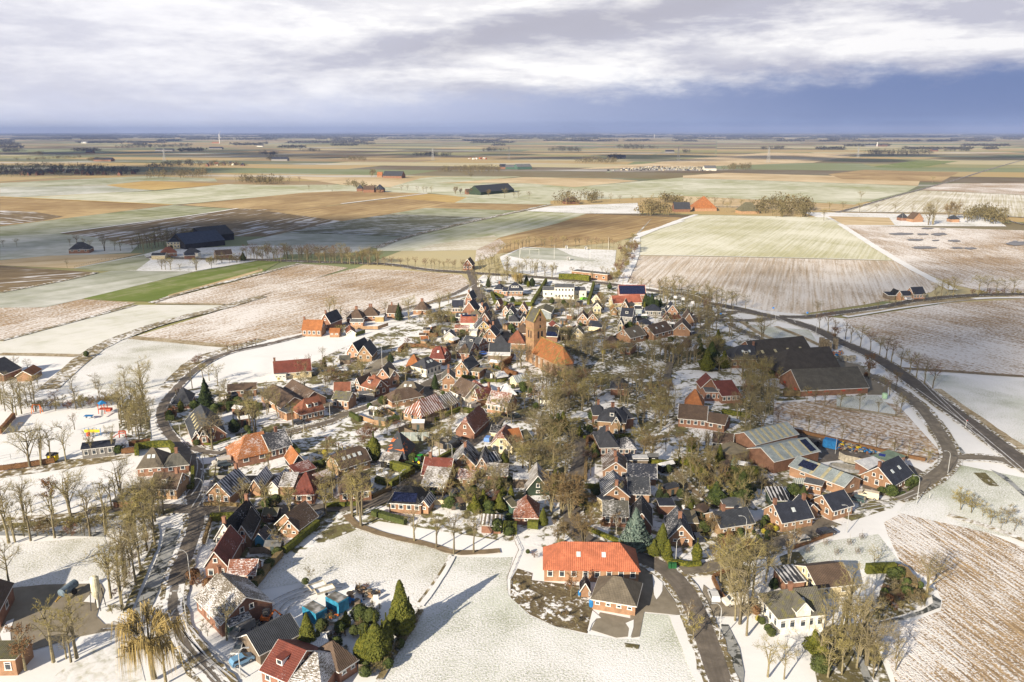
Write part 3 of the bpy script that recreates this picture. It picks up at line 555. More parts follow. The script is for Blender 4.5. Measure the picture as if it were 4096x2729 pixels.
M_BLUE = leafmat('blue_needles', (0.10, 0.15, 0.13), (0.20, 0.26, 0.22), (0.15, 0.2, 0.17), 1.0)
M_EVER = leafmat('evergreen_leaves', (0.032, 0.052, 0.016), (0.09, 0.115, 0.032), (0.06, 0.07, 0.022), 1.2)
M_YEL = leafmat('yellow_leaves', (0.30, 0.26, 0.03), (0.5, 0.42, 0.05), (0.36, 0.3, 0.05), 1.2)
def rv(rnd): 
    while True:
        v = Vector((rnd.uniform(-1, 1), rnd.uniform(-1, 1), rnd.uniform(-1, 1)))
        if 0.05 < v.length < 1: return v.normalized()
def bez(a, b, c, t): return a*(1-t)**2 + b*2*t*(1-t) + c*t*t
def bare(seed, H=12.0, R_=4.6, base=0.28, flat=1.0, n1=12, n2=6, n3=5, n4=3, tw=0.033, stems=1, up=0.55, crown=M_TWIG, droop=0.0, leaves=None, bark=M_BARK, trad=0.29, tl=0.16):
    rnd = random.Random(seed); T = MB(); C = MB(); top = H*0.82
    cz = H*(base + (1-base)*0.52); rz = H*(1-base)*0.5
    def tri(p, d, l, wd):
        s = d.cross(rv(rnd)); s = s.normalized()*wd/2
        C.poly([p - s, p + s, p + d*l])
    for st in range(stems):
        a = rnd.uniform(0, 6.28); o = Vector((math.cos(a), math.sin(a), 0))*(0.0 if stems == 1 else 0.25*R_*rnd.uniform(.2, .6))
        lean = o*rnd.uniform(1.0, 2.6) + Vector((rnd.uniform(-.3, .3), rnd.uniform(-.3, .3), 0))
        main = [o*0.3, o*0.5 + lean*0.3 + Vector((0, 0, H*0.25)), o*0.6 + lean*0.7 + Vector((rnd.uniform(-.3, .3), rnd.uniform(-.3, .3), H*0.52)), lean + Vector((rnd.uniform(-.3, .3), rnd.uniform(-.3, .3), top))]
        r0 = trad/math.sqrt(stems)
        T.tube(main, [r0, r0*0.75, r0*0.5, r0*0.12], 6)
        for i in range(n1 if stems == 1 else max(3, n1//stems)):
            t = rnd.uniform(base, 0.86); k = t/0.86*3; j = min(2, int(k)); p0 = main[j].lerp(main[j+1], min(1, k-j))
            th = rnd.uniform(0, 6.28) if stems > 1 else i*2.4 + rnd.uniform(-.4, .4)
            ez = rnd.uniform(-0.35, 0.95)*(0.4 + 0.6*i/n1) + 0.25*(t-0.5)
            e = Vector((math.cos(th)*math.sqrt(max(0.05, 1-ez*ez)), math.sin(th)*math.sqrt(max(0.05, 1-ez*ez)), ez))
            p2 = Vector((e.x*R_*0.80, e.y*R_*0.80, cz + e.z*rz*0.82)) + lean*0.5
            if p2.z < p0.z: p2.z = p0.z + 0.3
            mid = p0.lerp(p2, 0.5) + Vector((0, 0, up*(p2-p0).length*0.18))
            L1 = [bez(p0, mid, p2, q/4) for q in range(5)]; rr = r0*rnd.uniform(0.28, 0.46)
            T.tube(L1, [rr, rr*0.8, rr*0.6, rr*0.4, rr*0.2], 4, cap=False)
            for _ in range(n2):
                t2 = rnd.uniform(0.25, 1.0); q0 = bez(p0, mid, p2, t2); out = Vector(((q0.x)/R_, (q0.y)/R_, (q0.z-cz)/rz*0.8))
                d = (out*0.9 + rv(rnd)*0.75 + Vector((0, 0, 0.35 - droop))).normalized(); l2 = R_*rnd.uniform(0.22, 0.42)
                q2 = q0 + d*l2 + Vector((0, 0, 0.1*l2))
                C.tube([q0, q0.lerp(q2, .5) + rv(rnd)*0.08*l2, q2], [tw*1.1, tw*0.8, tw*0.35], 3, cap=False)
                for _ in range(n3):
                    t3 = rnd.uniform(0.15, 1.0); s0 = q0.lerp(q2, t3); d3 = (d*0.7 + rv(rnd)*0.8 + Vector((0, 0, 0.3 - droop))).normalized()
                    l3 = R_*tl*rnd.uniform(0.6, 1.5); s2 = s0 + d3*l3
                    tri(s0, d3, l3, tw*1.25)
                    for _ in range(n4):
                        u0 = s0 + d3*l3*rnd.uniform(0.2, 1.0); d4 = (d3*0.6 + rv(rnd)*0.9 + Vector((0, 0, 0.25 - 1.6*droop))).normalized()
                        tri(u0, d4, R_*tl*0.8*rnd.uniform(0.5, 1.3), tw*0.95)
                        if leaves:
                            c = u0 + d4*0.3; a_ = rv(rnd)*0.13; b_ = a_.cross(rv(rnd)).normalized()*0.13
                            C.poly([c-a_, c-b_, c+a_, c+b_], 1)
    return T.mesh('trunk', [bark]), C.mesh('crown', [crown] + ([leaves] if leaves else []))
def weeping(seed):
    rnd = random.Random(seed); T = MB(); C = MB(); H = 12.0
    T.tube([(0, 0, 0), (0.2, 0, 2.5), (0.1, .2, 5)], [0.42, 0.34, 0.25], 7)
    for i in range(16):
        th = i*2.4; r = rnd.uniform(2.2, 5.0); p2 = Vector((math.cos(th)*r, math.sin(th)*r, rnd.uniform(8.0, 11.6) - r*0.45)); p0 = Vector((0.1, 0.1, rnd.uniform(3.5, 5.2)))
        mid = p0.lerp(p2, .5) + Vector((0, 0, 1.6)); L1 = [bez(p0, mid, p2, q/5) for q in range(6)]
        T.tube(L1, [.2, .16, .12, .09, .06, .03], 4, cap=False)
        for _ in range(17):
            q0 = bez(p0, mid, p2, rnd.uniform(.45, 1)) + rv(rnd)*0.5; o = Vector((q0.x, q0.y, 0)).normalized()
            ln = rnd.uniform(2.0, 5.5); q1 = q0 + o*rnd.uniform(.2, 1.0) + Vector((0, 0, .4)); q2 = q1 + o*.35 - Vector((0, 0, min(ln, q1.z - 1.0)))
            for _k in range(5):
                j = rv(rnd)*0.35; s = rv(rnd)*0.045; C.poly([q0 + j*.3 - s, q0 + j*.3 + s, q1 + j + s, q1 + j - s]); C.poly([q1 + j - s, q1 + j + s, q2 + j*1.6])
    return T.mesh('trunk', [M_BARK]), C.mesh('crown', [M_GOLD])
def pollard(seed, crown=M_RED):
    rnd = random.Random(seed); T = MB(); C = MB()
    T.tube([(0, 0, 0), (.05, 0, .8), (0, 0.03, 1.6), (0, 0, 1.9)], [.16, .13, .16, .2], 6)
    for i in range(60):
        d = (rv(rnd) + Vector((0, 0, 0.9))).normalized(); s = rv(rnd)*.025; l = rnd.uniform(.7, 1.25); p = Vector((0, 0, 1.85))
        C.poly([p - s, p + s, p + d*l])
    return T.mesh('trunk', [M_BARK]), C.mesh('crown', [crown])
def conifer(seed, kind='cone', mat=M_CON, H=8.0, R_=1.8, n=5200, q=0.16):
    rnd = random.Random(seed); T = MB(); C = MB(); T.tube([(0, 0, 0), (0, 0, H*.5), (0, 0, H*.92)], [.16, .1, .03], 5)
    bul = [(rnd.uniform(0, 6.28), rnd.uniform(.05, .9), rnd.uniform(.45, 1.0)) for _ in range(34)]
    def prof(t):
        if kind == 'cone': return (1-t)**0.8*(0.35 + 0.65*min(1, t*7)) + .03
        if kind == 'column': return (math.sin(min(1, t*1.05 + .18)*math.pi))**0.55*.92 + .03
        if kind == 'spruce': return (1-t)*(0.78 + .3*((t*9) % 1.0 < .55)) + .02
        if kind == 'round': return math.sqrt(max(0.0, 1-(2*t-1)**2))*.95 + .02
        return (.45 + .55*math.sin(min(1, t*1.5)*3.14))*(1-t)**.45 + .03
    z0 = H*0.03
    for _ in range(n):
        t = rnd.random()**(1.25 if kind in ('cone', 'spruce') else 1.0); th = rnd.uniform(0, 6.28)
        lump = 1.0
        for a, b, c in bul:
            dd = abs((th-a+math.pi) % (2*math.pi)-math.pi)/.55; de = abs(t-b)/.10
            if dd*dd+de*de < 1: lump = max(lump, 1 + (.75 if kind == 'rough' else .30)*c*(1-dd*dd-de*de))
        r = R_*prof(t)*lump*(0.60 + .40*rnd.random()**.5)
        p = Vector((math.cos(th)*r, math.sin(th)*r, z0 + t*H*.97)); o = Vector((math.cos(th), math.sin(th), .8 if kind != 'spruce' else .1)).normalized()
        nn = (o + rv(rnd)*.65).normalized(); a_ = nn.cross(rv(rnd)).normalized()*q*rnd.uniform(.6, 1.3); b_ = nn.cross(a_).normalized()*q*rnd.uniform(.5, 1.1)
        C.poly([p-a_, p-b_, p+a_*1.2, p+b_])
    m = 10; core = []
    for i in range(m+1):
        t = i/m; core.append((Vector((0, 0, z0 + t*H*.95)), R_*prof(t)*.58))
    C.tube([c[0] for c in core], [c[1] for c in core], 9)
    return T.mesh('trunk', [M_BARK]), C.mesh('crown', [mat])
def shrub(seed, mat=M_TWIGB, n=9):
    return bare(seed, H=4.0, R_=2.0, base=0.05, n1=16, n2=6, n3=7, n4=3, tw=0.035, stems=5, crown=mat, trad=.10, tl=.2)
PROTO = {}
def proto(k, defs, H): PROTO[k] = (defs, H)
proto('o', [bare(1), bare(2, R_=5.0, n1=13), bare(3, H=12, R_=4.2, base=.22), bare(4, R_=4.8, base=.33, n1=12)], 12)           # round
proto('l', [bare(11, R_=3.0, base=.26, n1=12, up=1.0), bare(12, R_=3.3, base=.3, n1=12, up=.9), bare(13, R_=2.8, base=.24, n1=13)], 12)   # upright oval
proto('t', [bare(21, R_=2.5, base=.30, n1=11, up=1.3, n3=6), bare(22, R_=2.9, base=.36, n1=11, up=1.2, n3=6), bare(23, R_=2.6, stems=2, base=.25, n1=14, n3=6)], 12)  # tall slim
proto('w', [bare(31, R_=5.8, base=.2, n1=14, stems=1, trad=.42, n2=8), bare(32, R_=5.4, base=.16, stems=2, n1=16, trad=.45)], 12)                           # old and wide
proto('v', [bare(41, R_=4.2, base=.08, stems=4, n1=24, trad=.5, up=1.2, crown=M_TWIGB, n2=8, tw=.06)], 12)                               # vase shaped willow
proto('b', [bare(51, R_=3.2, base=.2, n1=14, crown=M_TWIGB, leaves=M_BRN, n4=3), bare(52, R_=2.8, base=.15, n1=14, crown=M_TWIGB, leaves=M_BRN, n4=3)], 12)
proto('n', [bare(61, R_=1.5, base=.12, n1=16, up=1.6, crown=M_TWIGB, n3=6), bare(62, R_=1.3, base=.1, n1=16, up=1.6, crown=M_TWIGB, n3=6)], 12)     # narrow poplar
proto('y', [bare(71, R_=2.6, base=.18, n1=14, up=.4, crown=M_TWIGB, bark=simple('birch_bark', (0.45, 0.42, 0.36), .2), tw=.035, trad=.16)], 12)
proto('d', [bare(81, R_=3.1, base=.22, n1=12, crown=M_TWIGB, up=.8), bare(82, R_=3.6, base=.25, n1=12, crown=M_RED, up=.7)], 12)               # darker upright
proto('f', [bare(91, H=4.5, R_=2.2, base=.3, n1=9, n2=5, n3=6, n4=3, tw=.04, trad=.11, tl=.2), bare(92, H=4.5, R_=1.9, base=.32, n1=9, n2=5, n3=6, n4=3, tw=.04, trad=.1, tl=.2)], 4.5)
proto('s', [shrub(101), shrub(102, M_TWIG), shrub(103, M_RED)], 4)
proto('S', [shrub(111, M_TWIG), shrub(112, M_TWIG)], 4)
proto('p', [pollard(121), pollard(122), pollard(123)], 3)
proto('G', [weeping(131)], 12)
proto('c', [conifer(141), conifer(142, R_=2.1)], 8)
proto('C', [conifer(151, 'column', M_CON, 8, 1.75, 5600), conifer(152, 'column', M_CON, 8, 1.6, 5600)], 8)
proto('D', [conifer(161, 'cone', M_DARK, 8, 2.3, 6000), conifer(162, 'column', M_DARK, 8, 2.4, 6500)], 8)
proto('k', [conifer(171, 'spruce', M_DARK, 8, 2.2, 5000)], 8)
proto('u', [conifer(181, 'spruce', M_BLUE, 8, 3.0, 4200, .2)], 8)
proto('e', [conifer(191, 'round', M_EVER, 3, 1.6, 1800, .14), conifer(192, 'round', M_EVER, 3, 1.3, 1800, .14)], 3)
proto('E', [conifer(196, 'rough', M_EVER, 8, 3.0, 6500, .2), conifer(198, 'rough', M_CON, 8, 2.6, 6500, .2)], 8)
proto('z', [conifer(195, 'round', M_YEL, 3, 1.5, 900, .14)], 3)
proto('h', [conifer(197, 'round', M_BRN, 3, 1.5, 1200, .14)], 3)
KN = {'o': ('bare_tree', 'round crowned bare tree', 'tree'), 'l': ('upright_tree', 'upright oval bare tree', 'tree'), 't': ('slender_tree', 'tall slender bare tree', 'tree'), 'w': ('spreading_tree', 'wide spreading bare tree', 'tree'),
 'v': ('vase_willow', 'brown vase shaped willow', 'willow'), 'b': ('beech_tree', 'tree holding brown leaves', 'tree'), 'n': ('poplar_tree', 'narrow brown poplar', 'poplar'), 'y': ('birch_tree', 'pale stemmed birch', 'birch'),
 'd': ('brown_tree', 'dark brown bare tree', 'tree'), 'f': ('small_tree', 'small bare tree', 'tree'), 's': ('bare_shrub', 'leafless brown shrub', 'shrub'), 'S': ('twiggy_shrub', 'leafless olive shrub', 'shrub'),
 'p': ('pollard_willow', 'pollarded willow', 'willow'), 'G': ('weeping_willow', 'golden weeping willow', 'willow'), 'c': ('cone_conifer', 'green cone shaped conifer', 'conifer'), 'C': ('column_conifer', 'green columnar conifer', 'conifer'),
 'D': ('dark_conifer', 'dark evergreen tree', 'conifer'), 'k': ('spruce_tree', 'dark green spruce', 'spruce'), 'u': ('blue_spruce', 'blue green spruce', 'spruce'), 'e': ('evergreen_bush', 'rounded green bush', 'bush'),
 'E': ('evergreen_tree', 'ragged evergreen tree', 'tree'), 'z': ('yellow_bush', 'yellow green bush', 'bush'), 'h': ('russet_bush', 'rusty brown bush', 'bush')}
AUTO = []       # things whose label names what they stand beside
LM = []         # landmarks: (x, y, phrase)
rt = random.Random(7); NTREE = [0]
def plant(k, p, h, wide=1.0, label=None, group=None, row=None):
    k = 'E' if k == 'e' and h > 3.3 else k; (vs, H) = PROTO[k]; tm, cm = rt.choice(vs); nm, desc, cat = KN[k]
    o = empty(nm, (p.x, p.y, ZG - 0.05)); s = h/H; o.scale = (s*wide*rt.uniform(.92, 1.1), s*wide*rt.uniform(.92, 1.1), s); o.rotation_euler = (0, 0, rt.uniform(0, 6.28))
    a = bpy.data.objects.new('trunk', tm); COL.objects.link(a); a.parent = o
    b = bpy.data.objects.new('crown', cm); COL.objects.link(b); b.parent = o
    o['category'] = cat
    if group: o['group'] = group
    NTREE[0] += 1
    if label: o['label'] = label
    else: AUTO.append((o, desc, p.copy(), row, h))
    return o
ORD = ['first', 'second', 'third', 'fourth', 'fifth', 'sixth', 'seventh', 'eighth', 'ninth', 'tenth', 'eleventh', 'twelfth', 'thirteenth', 'fourteenth', 'fifteenth', 'sixteenth', 'seventeenth', 'eighteenth', 'nineteenth', 'twentieth',
 'twenty-first', 'twenty-second', 'twenty-third', 'twenty-fourth', 'twenty-fifth', 'twenty-sixth', 'twenty-seventh', 'twenty-eighth', 'twenty-ninth', 'thirtieth']
def trees(s):
    """'tile kind x,y,h kind x,y,h ...' """
    t = None; k = None
    for q in s.split():
        if q in TILES: t = q
        elif len(q) == 1: k = q
        else:
            a = q.split(','); plant(k, G(t, float(a[0]), float(a[1])), float(a[2]), float(a[3]) if len(a) > 3 else 1.0)
def row(s, kinds, n, h, where, group, jit=0.6, wide=1.0):
    """n trees spaced along a line; the labels count them from its western end"""
    P = pts(s); seg = [(b-a).length for a, b in zip(P, P[1:])]; tot = sum(seg)
    for i in range(n):
        d = tot*(i + .5*(0))/(max(1, n-1)); j = 0
        while j < len(seg)-1 and d > seg[j]: d -= seg[j]; j += 1
        p = P[j].lerp(P[j+1], min(1, d/seg[j])) + Vector((rt.uniform(-jit, jit), rt.uniform(-jit, jit), 0))
        k = rt.choice(kinds); plant(k, p, h*rt.uniform(.86, 1.12), wide, label='%s, %s from left in the row %s' % (' '.join(KN[k][1].split()[-2:]), ORD[i], where), group=group)
def inside(x, y, Q):
    c = False; n = len(Q)
    for i in range(n):
        a, b = Q[i], Q[i-1]
        if (a[1] > y) != (b[1] > y) and x < (b[0]-a[0])*(y-a[1])/(b[1]-a[1]) + a[0]: c = not c
    return c
def cluster(s, kinds, n, h0, h1, group, seed=1, mind=2.5, wide=1.0):
    rnd = random.Random(seed); Q = [(p.x, p.y) for p in pts(s)]; xs = [q[0] for q in Q]; ys = [q[1] for q in Q]; done = []; tries = 0
    while len(done) < n and tries < 4000:
        tries += 1; x = rnd.uniform(min(xs), max(xs)); y = rnd.uniform(min(ys), max(ys))
        if inside(x, y, Q) and all((x-a)**2 + (y-b)**2 > mind*mind for a, b in done) and free(x, y):
            done.append((x, y)); plant(rnd.choice(kinds), Vector((x, y, 0)), rnd.uniform(h0, h1), wide, group=group)
FOOT = []
def free(x, y):
    for Q in FOOT:
        if inside(x, y, Q): return False
    return True
def grove(s, n, h, label, mat=None, seed=1, r=5.0, quads=46, name='grove', kind='stuff'):
    """a far wood that reads as one mass"""
    rnd = random.Random(seed); Q = [(p.x, p.y) for p in pts(s)]; xs = [q[0] for q in Q]; ys = [q[1] for q in Q]; mb = MB(); k = 0; tries = 0
    while k < n and tries < 20000:
        tries += 1; x = rnd.uniform(min(xs), max(xs)); y = rnd.uniform(min(ys), max(ys))
        if not inside(x, y, Q): continue
        k += 1; hh = h*rnd.uniform(.65, 1.15); rr = r*rnd.uniform(.6, 1.15)
        mb.tube([(x, y, 0), (x, y, hh*.6)], [.35, .15], 3, cap=False)
        for _ in range(quads):
            d = rv(rnd); t = rnd.random()**.33; c = Vector((x + d.x*rr*t, y + d.y*rr*t, hh*.58 + d.z*hh*.42*t)); q = rr*rnd.uniform(.10, .26)
            a = rv(rnd)*q; b = a.cross(rv(rnd)).normalized()*q*.5; mb.poly([c-a, c-b, c+a, c+b])
    o = link(name, mb.mesh(name, [mat or M_GROVE])); tag(o, label, kind=kind); return o
def hedge(s, wd, h, mat, label, name='hedge', closed=False, dense=14):
    P = dens(pts(s), 1.5); rnd = random.Random(int(P[0].x*7 + P[-1].y*13)); L, Rr = strip_mesh(P, wd, 0, jit=.08, seed=3); mb = MB(); c0 = P[len(P)//2].copy()
    for i in range(len(P)-1):
        q = [L[i]-c0, Rr[i]-c0, Rr[i+1]-c0, L[i+1]-c0]; tp = [v + Vector((0, 0, h)) for v in q]
        mb.hex([q[0], q[1], q[2], q[3]] + tp)
    for i in range(len(P)-1):
        l = (P[i+1]-P[i]).length; d = (P[i+1]-P[i]).normalized(); nrm = Vector((-d.y, d.x, 0))
        for _ in range(int(dense*l*(2*h + wd)/3)):
            side = rnd.random(); t = rnd.random(); base = P[i].lerp(P[i+1], t) - c0
            if side < wd/(2*h+wd): p = base + nrm*rnd.uniform(-wd/2, wd/2) + Vector((0, 0, h + rnd.uniform(0, .10))); o = Vector((0, 0, 1))
            else:
                sg = rnd.choice((-1, 1)); p = base + nrm*sg*(wd/2 + .04) + Vector((0, 0, rnd.uniform(0.05, h))); o = nrm*sg
            nn = (o + rv(rnd)*.6).normalized(); a_ = nn.cross(rv(rnd)).normalized()*.13; b_ = nn.cross(a_).normalized()*.13; mb.poly([p-a_, p-b_, p+a_, p+b_])
    me = mb.mesh(name, [mat]); o = link(name, me, loc=(c0.x, c0.y, ZG)); tag(o, label, 'hedge', 'hedges'); return o
# ================================================================ BUILDINGS
def wallmat(name, c, mort=0.15):
    m, k = newmat(name); tcn = k.node('ShaderNodeTexCoord').outputs['Object']; oi = k.node('ShaderNodeObjectInfo')
    n = k.noise(tcn, 0.7, 4, 0.65); n2 = k.noise(tcn, 6.0, 2, 0.6)
    col = k.mix(k.mapr(n, 0.3, 0.7), tuple(a*.78 for a in c), tuple(min(1, a*1.2) for a in c))
    col = k.mix(k.mapr(n2, .3, .7, 0, .35), col, tuple(a*.6 for a in c)); hs = k.node('ShaderNodeHueSaturation', ins={'Color': col, 'Value': k.mapr(oi.outputs['Random'], 0, 1, .85, 1.15, False)})
    finish(k, hs.outputs[0], .85, .2); return m
WM = {n: wallmat('wall_' + n, c) for n, c in dict(brick=(0.265, 0.14, 0.095), orange=(0.345, 0.205, 0.125), tan=(0.36, 0.235, 0.14), brown=(0.24, 0.13, 0.085), white=(0.74, 0.71, 0.62), cream=(0.66, 0.56, 0.36), grey=(0.26, 0.25, 0.24),
  black=(0.03, 0.03, 0.035), wood=(0.20, 0.16, 0.12), green=(0.07, 0.13, 0.10), pink=(0.42, 0.24, 0.16), old=(0.36, 0.22, 0.125), darkgreen=(0.04, 0.06, 0.04), metal=(0.32, 0.36, 0.38), yellow=(0.45, 0.33, 0.15), blue=(0.08, 0.28, 0.45)).items()}
def roofmat(name, c, snow=0.0, style='c', rib=0.0, patch=None, moss=0.0):
    """UV in metres: x along the eave, y up the slope"""
    m, k = newmat('roof_' + name); tcn = k.node('ShaderNodeTexCoord'); uv = tcn.outputs['UV']; ob = tcn.outputs['Object']
    u, v, _ = k.xyz(uv); n = k.noise(ob, 0.5, 5, 0.7); n2 = k.noise(ob, 3.0, 3, 0.6)
    col = k.mix(k.mapr(n, .3, .7), tuple(a*.72 for a in c), tuple(min(1, a*1.22) for a in c)); col = k.mix(k.mapr(n2, .35, .65, 0, .4), col, tuple(a*.55 for a in c))
    wv = k.math('SINE', k.math('MULTIPLY', u, 2*math.pi/(rib or .34))); wr = k.math('SINE', k.math('MULTIPLY', v, 2*math.pi/.36))
    hgt = k.math('ADD', wv, k.math('MULTIPLY', wr, .5))
    col = k.mix(k.mapr(wv, -1, .2, .45 if rib else .3, 0), col, tuple(a*.4 for a in c))
    if moss: col = k.mix(k.mapr(k.noise(ob, .8, 5, .7), .5, .62, 0, moss), col, (0.16, 0.15, 0.05))
    if patch: col = k.mix(k.mapr(k.noise(k.mapping(ob, (.35, .35, .8)), 1.0, 3, .6, .6), .56, .59), col, patch)
    if snow:
        if style == 'c': s = k.noise(k.comb(k.math('MULTIPLY', u, 1.5), k.math('MULTIPLY', v, 5.0)), 1.0, 3, .75)
        elif style == 'v': s = k.math('ADD', k.math('MULTIPLY', k.noise(k.comb(k.math('MULTIPLY', u, .8), k.math('MULTIPLY', v, .35)), 1.0, 3, .6), .6), k.math('ADD', k.math('MULTIPLY', k.math('SINE', k.math('MULTIPLY', u, 2*math.pi/.95)), .14), .2))
        else: s = k.noise(ob, .5, 3, .5)
        s = k.math('ADD', s, k.math('MULTIPLY', k.math('SUBTRACT', k.noise(ob, .22, 3, .6), .5), .6))
        col = k.mix(k.mapr(s, .69 - .38*snow, .83 - .38*snow, 0, .80), col, (.74, .74, .77))
    finish(k, col, .7, .35, bump=hgt, bstr=.5, bdist=.05); return m
RC = dict(red=(0.38, 0.12, 0.075), orange=(0.40, 0.155, 0.055), maroon=(0.18, 0.05, 0.035), rust=(0.25, 0.095, 0.055), brown=(0.125, 0.085, 0.06), dark=(0.052, 0.056, 0.068), slate=(0.052, 0.058, 0.07), grey=(0.13, 0.125, 0.105), taupe=(0.165, 0.14, 0.105),
          navy=(0.036, 0.042, 0.062), metal=(0.34, 0.39, 0.40), moss=(0.15, 0.14, 0.085), black=(0.02, 0.02, 0.022), snow=(0.82, 0.84, 0.88), felt=(0.16, 0.165, 0.17), tan=(0.30, 0.25, 0.16), umber=(0.068, 0.06, 0.052), ash=(0.105, 0.098, 0.082), mint=(0.22, 0.30, 0.22), fresh=(0.52, 0.165, 0.085), blue=(0.05, 0.07, 0.12))
RMC = {}
def RM(key):
    if key in RMC: return RMC[key]
    a = key.split('_'); c = RC[a[0]]; kw = {}
    for q in a[1:]:
        if q[0] == 's': kw['snow'] = float(q[1:])/10
        elif q[0] == 'v': kw['snow'] = float(q[1:])/10; kw['style'] = 'v'
        elif q[0] == 'r': kw['rib'] = float(q[1:])/10
        elif q == 'm': kw['moss'] = .8
        elif q == 'p': kw['patch'] = (0.52, 0.14, 0.04)
    RMC[key] = roofmat(key, c, **kw); return RMC[key]
M_WHITE = simple('white_paint', (0.74, 0.73, 0.70), .05, rough=.5); M_GLASS = simple('window_glass', (0.035, 0.045, 0.055), .3, .5, .12, spec=.6)
M_DOOR = simple('dark_door', (0.05, 0.07, 0.07), .1); M_CHIM = WM['brick']; M_SOLAR = simple('solar_cells', (0.012, 0.016, 0.045), .2, 2.0, .15, spec=.6)
M_SKY = simple('skylight_glass', (0.55, 0.60, 0.62), .1, 1, .2); M_DIRTY = simple('skylight_panel', (0.42, 0.38, 0.24), .1); M_REDP = simple('red_shutter', (0.40, 0.07, 0.04), .1)
M_DARKMET = simple('dark_metal', (0.05, 0.05, 0.055), .2); M_GREYMET = simple('grey_metal', (0.30, 0.31, 0.32), .15); M_STONE = simple('pale_stone', (0.42, 0.38, 0.30), .15)
WIN = {}
def winmesh(w_, h_, style='w'):
    k = (round(w_, 1), round(h_, 1), style)
    if k in WIN: return WIN[k]
    f = MB(); g = MB(); t = .13; a, b = w_/2, h_/2
    f.box((0, -.03, b - t/2), (w_, .10, t)); f.box((0, -.05, -b + t/2), (w_ + .14, .16, t)); f.box((-a + t/2, -.03, 0), (t, .10, h_ - 2*t)); f.box((a - t/2, -.03, 0), (t, .10, h_ - 2*t))
    if w_ > 1.6:
        for q in range(1, int(w_/1.0)): f.box((-a + w_*q/int(w_/1.0), -.025, 0), (.08, .08, h_ - 2*t))
    elif h_ > 1.3: f.box((0, -.025, b*.42), (w_ - 2*t, .08, .07))
    g.box((0, .0, 0), (w_ - 2*t, .05, h_ - 2*t))
    WIN[k] = (f.mesh('window', [M_WHITE if style != 'r' else M_REDP]), g.mesh('pane', [M_GLASS if style != 'r' else M_REDP])); return WIN[k]
DOORM = {}
def doormesh(w_, h_, mat):
    k = (w_, h_, mat.name)
    if k not in DOORM:
        f = MB(); f.box((0, -.03, 0), (w_, .08, h_)); g = MB(); g.box((w_/2 - .15, -.09, -.1), (.08, .06, .16)); DOORM[k] = (f.mesh('door', [mat]), g.mesh('handle', [M_GREYMET]))
    return DOORM[k]
CAMP = Vector((0, 0, CAM_H)); FAR_PARTS = 470.0
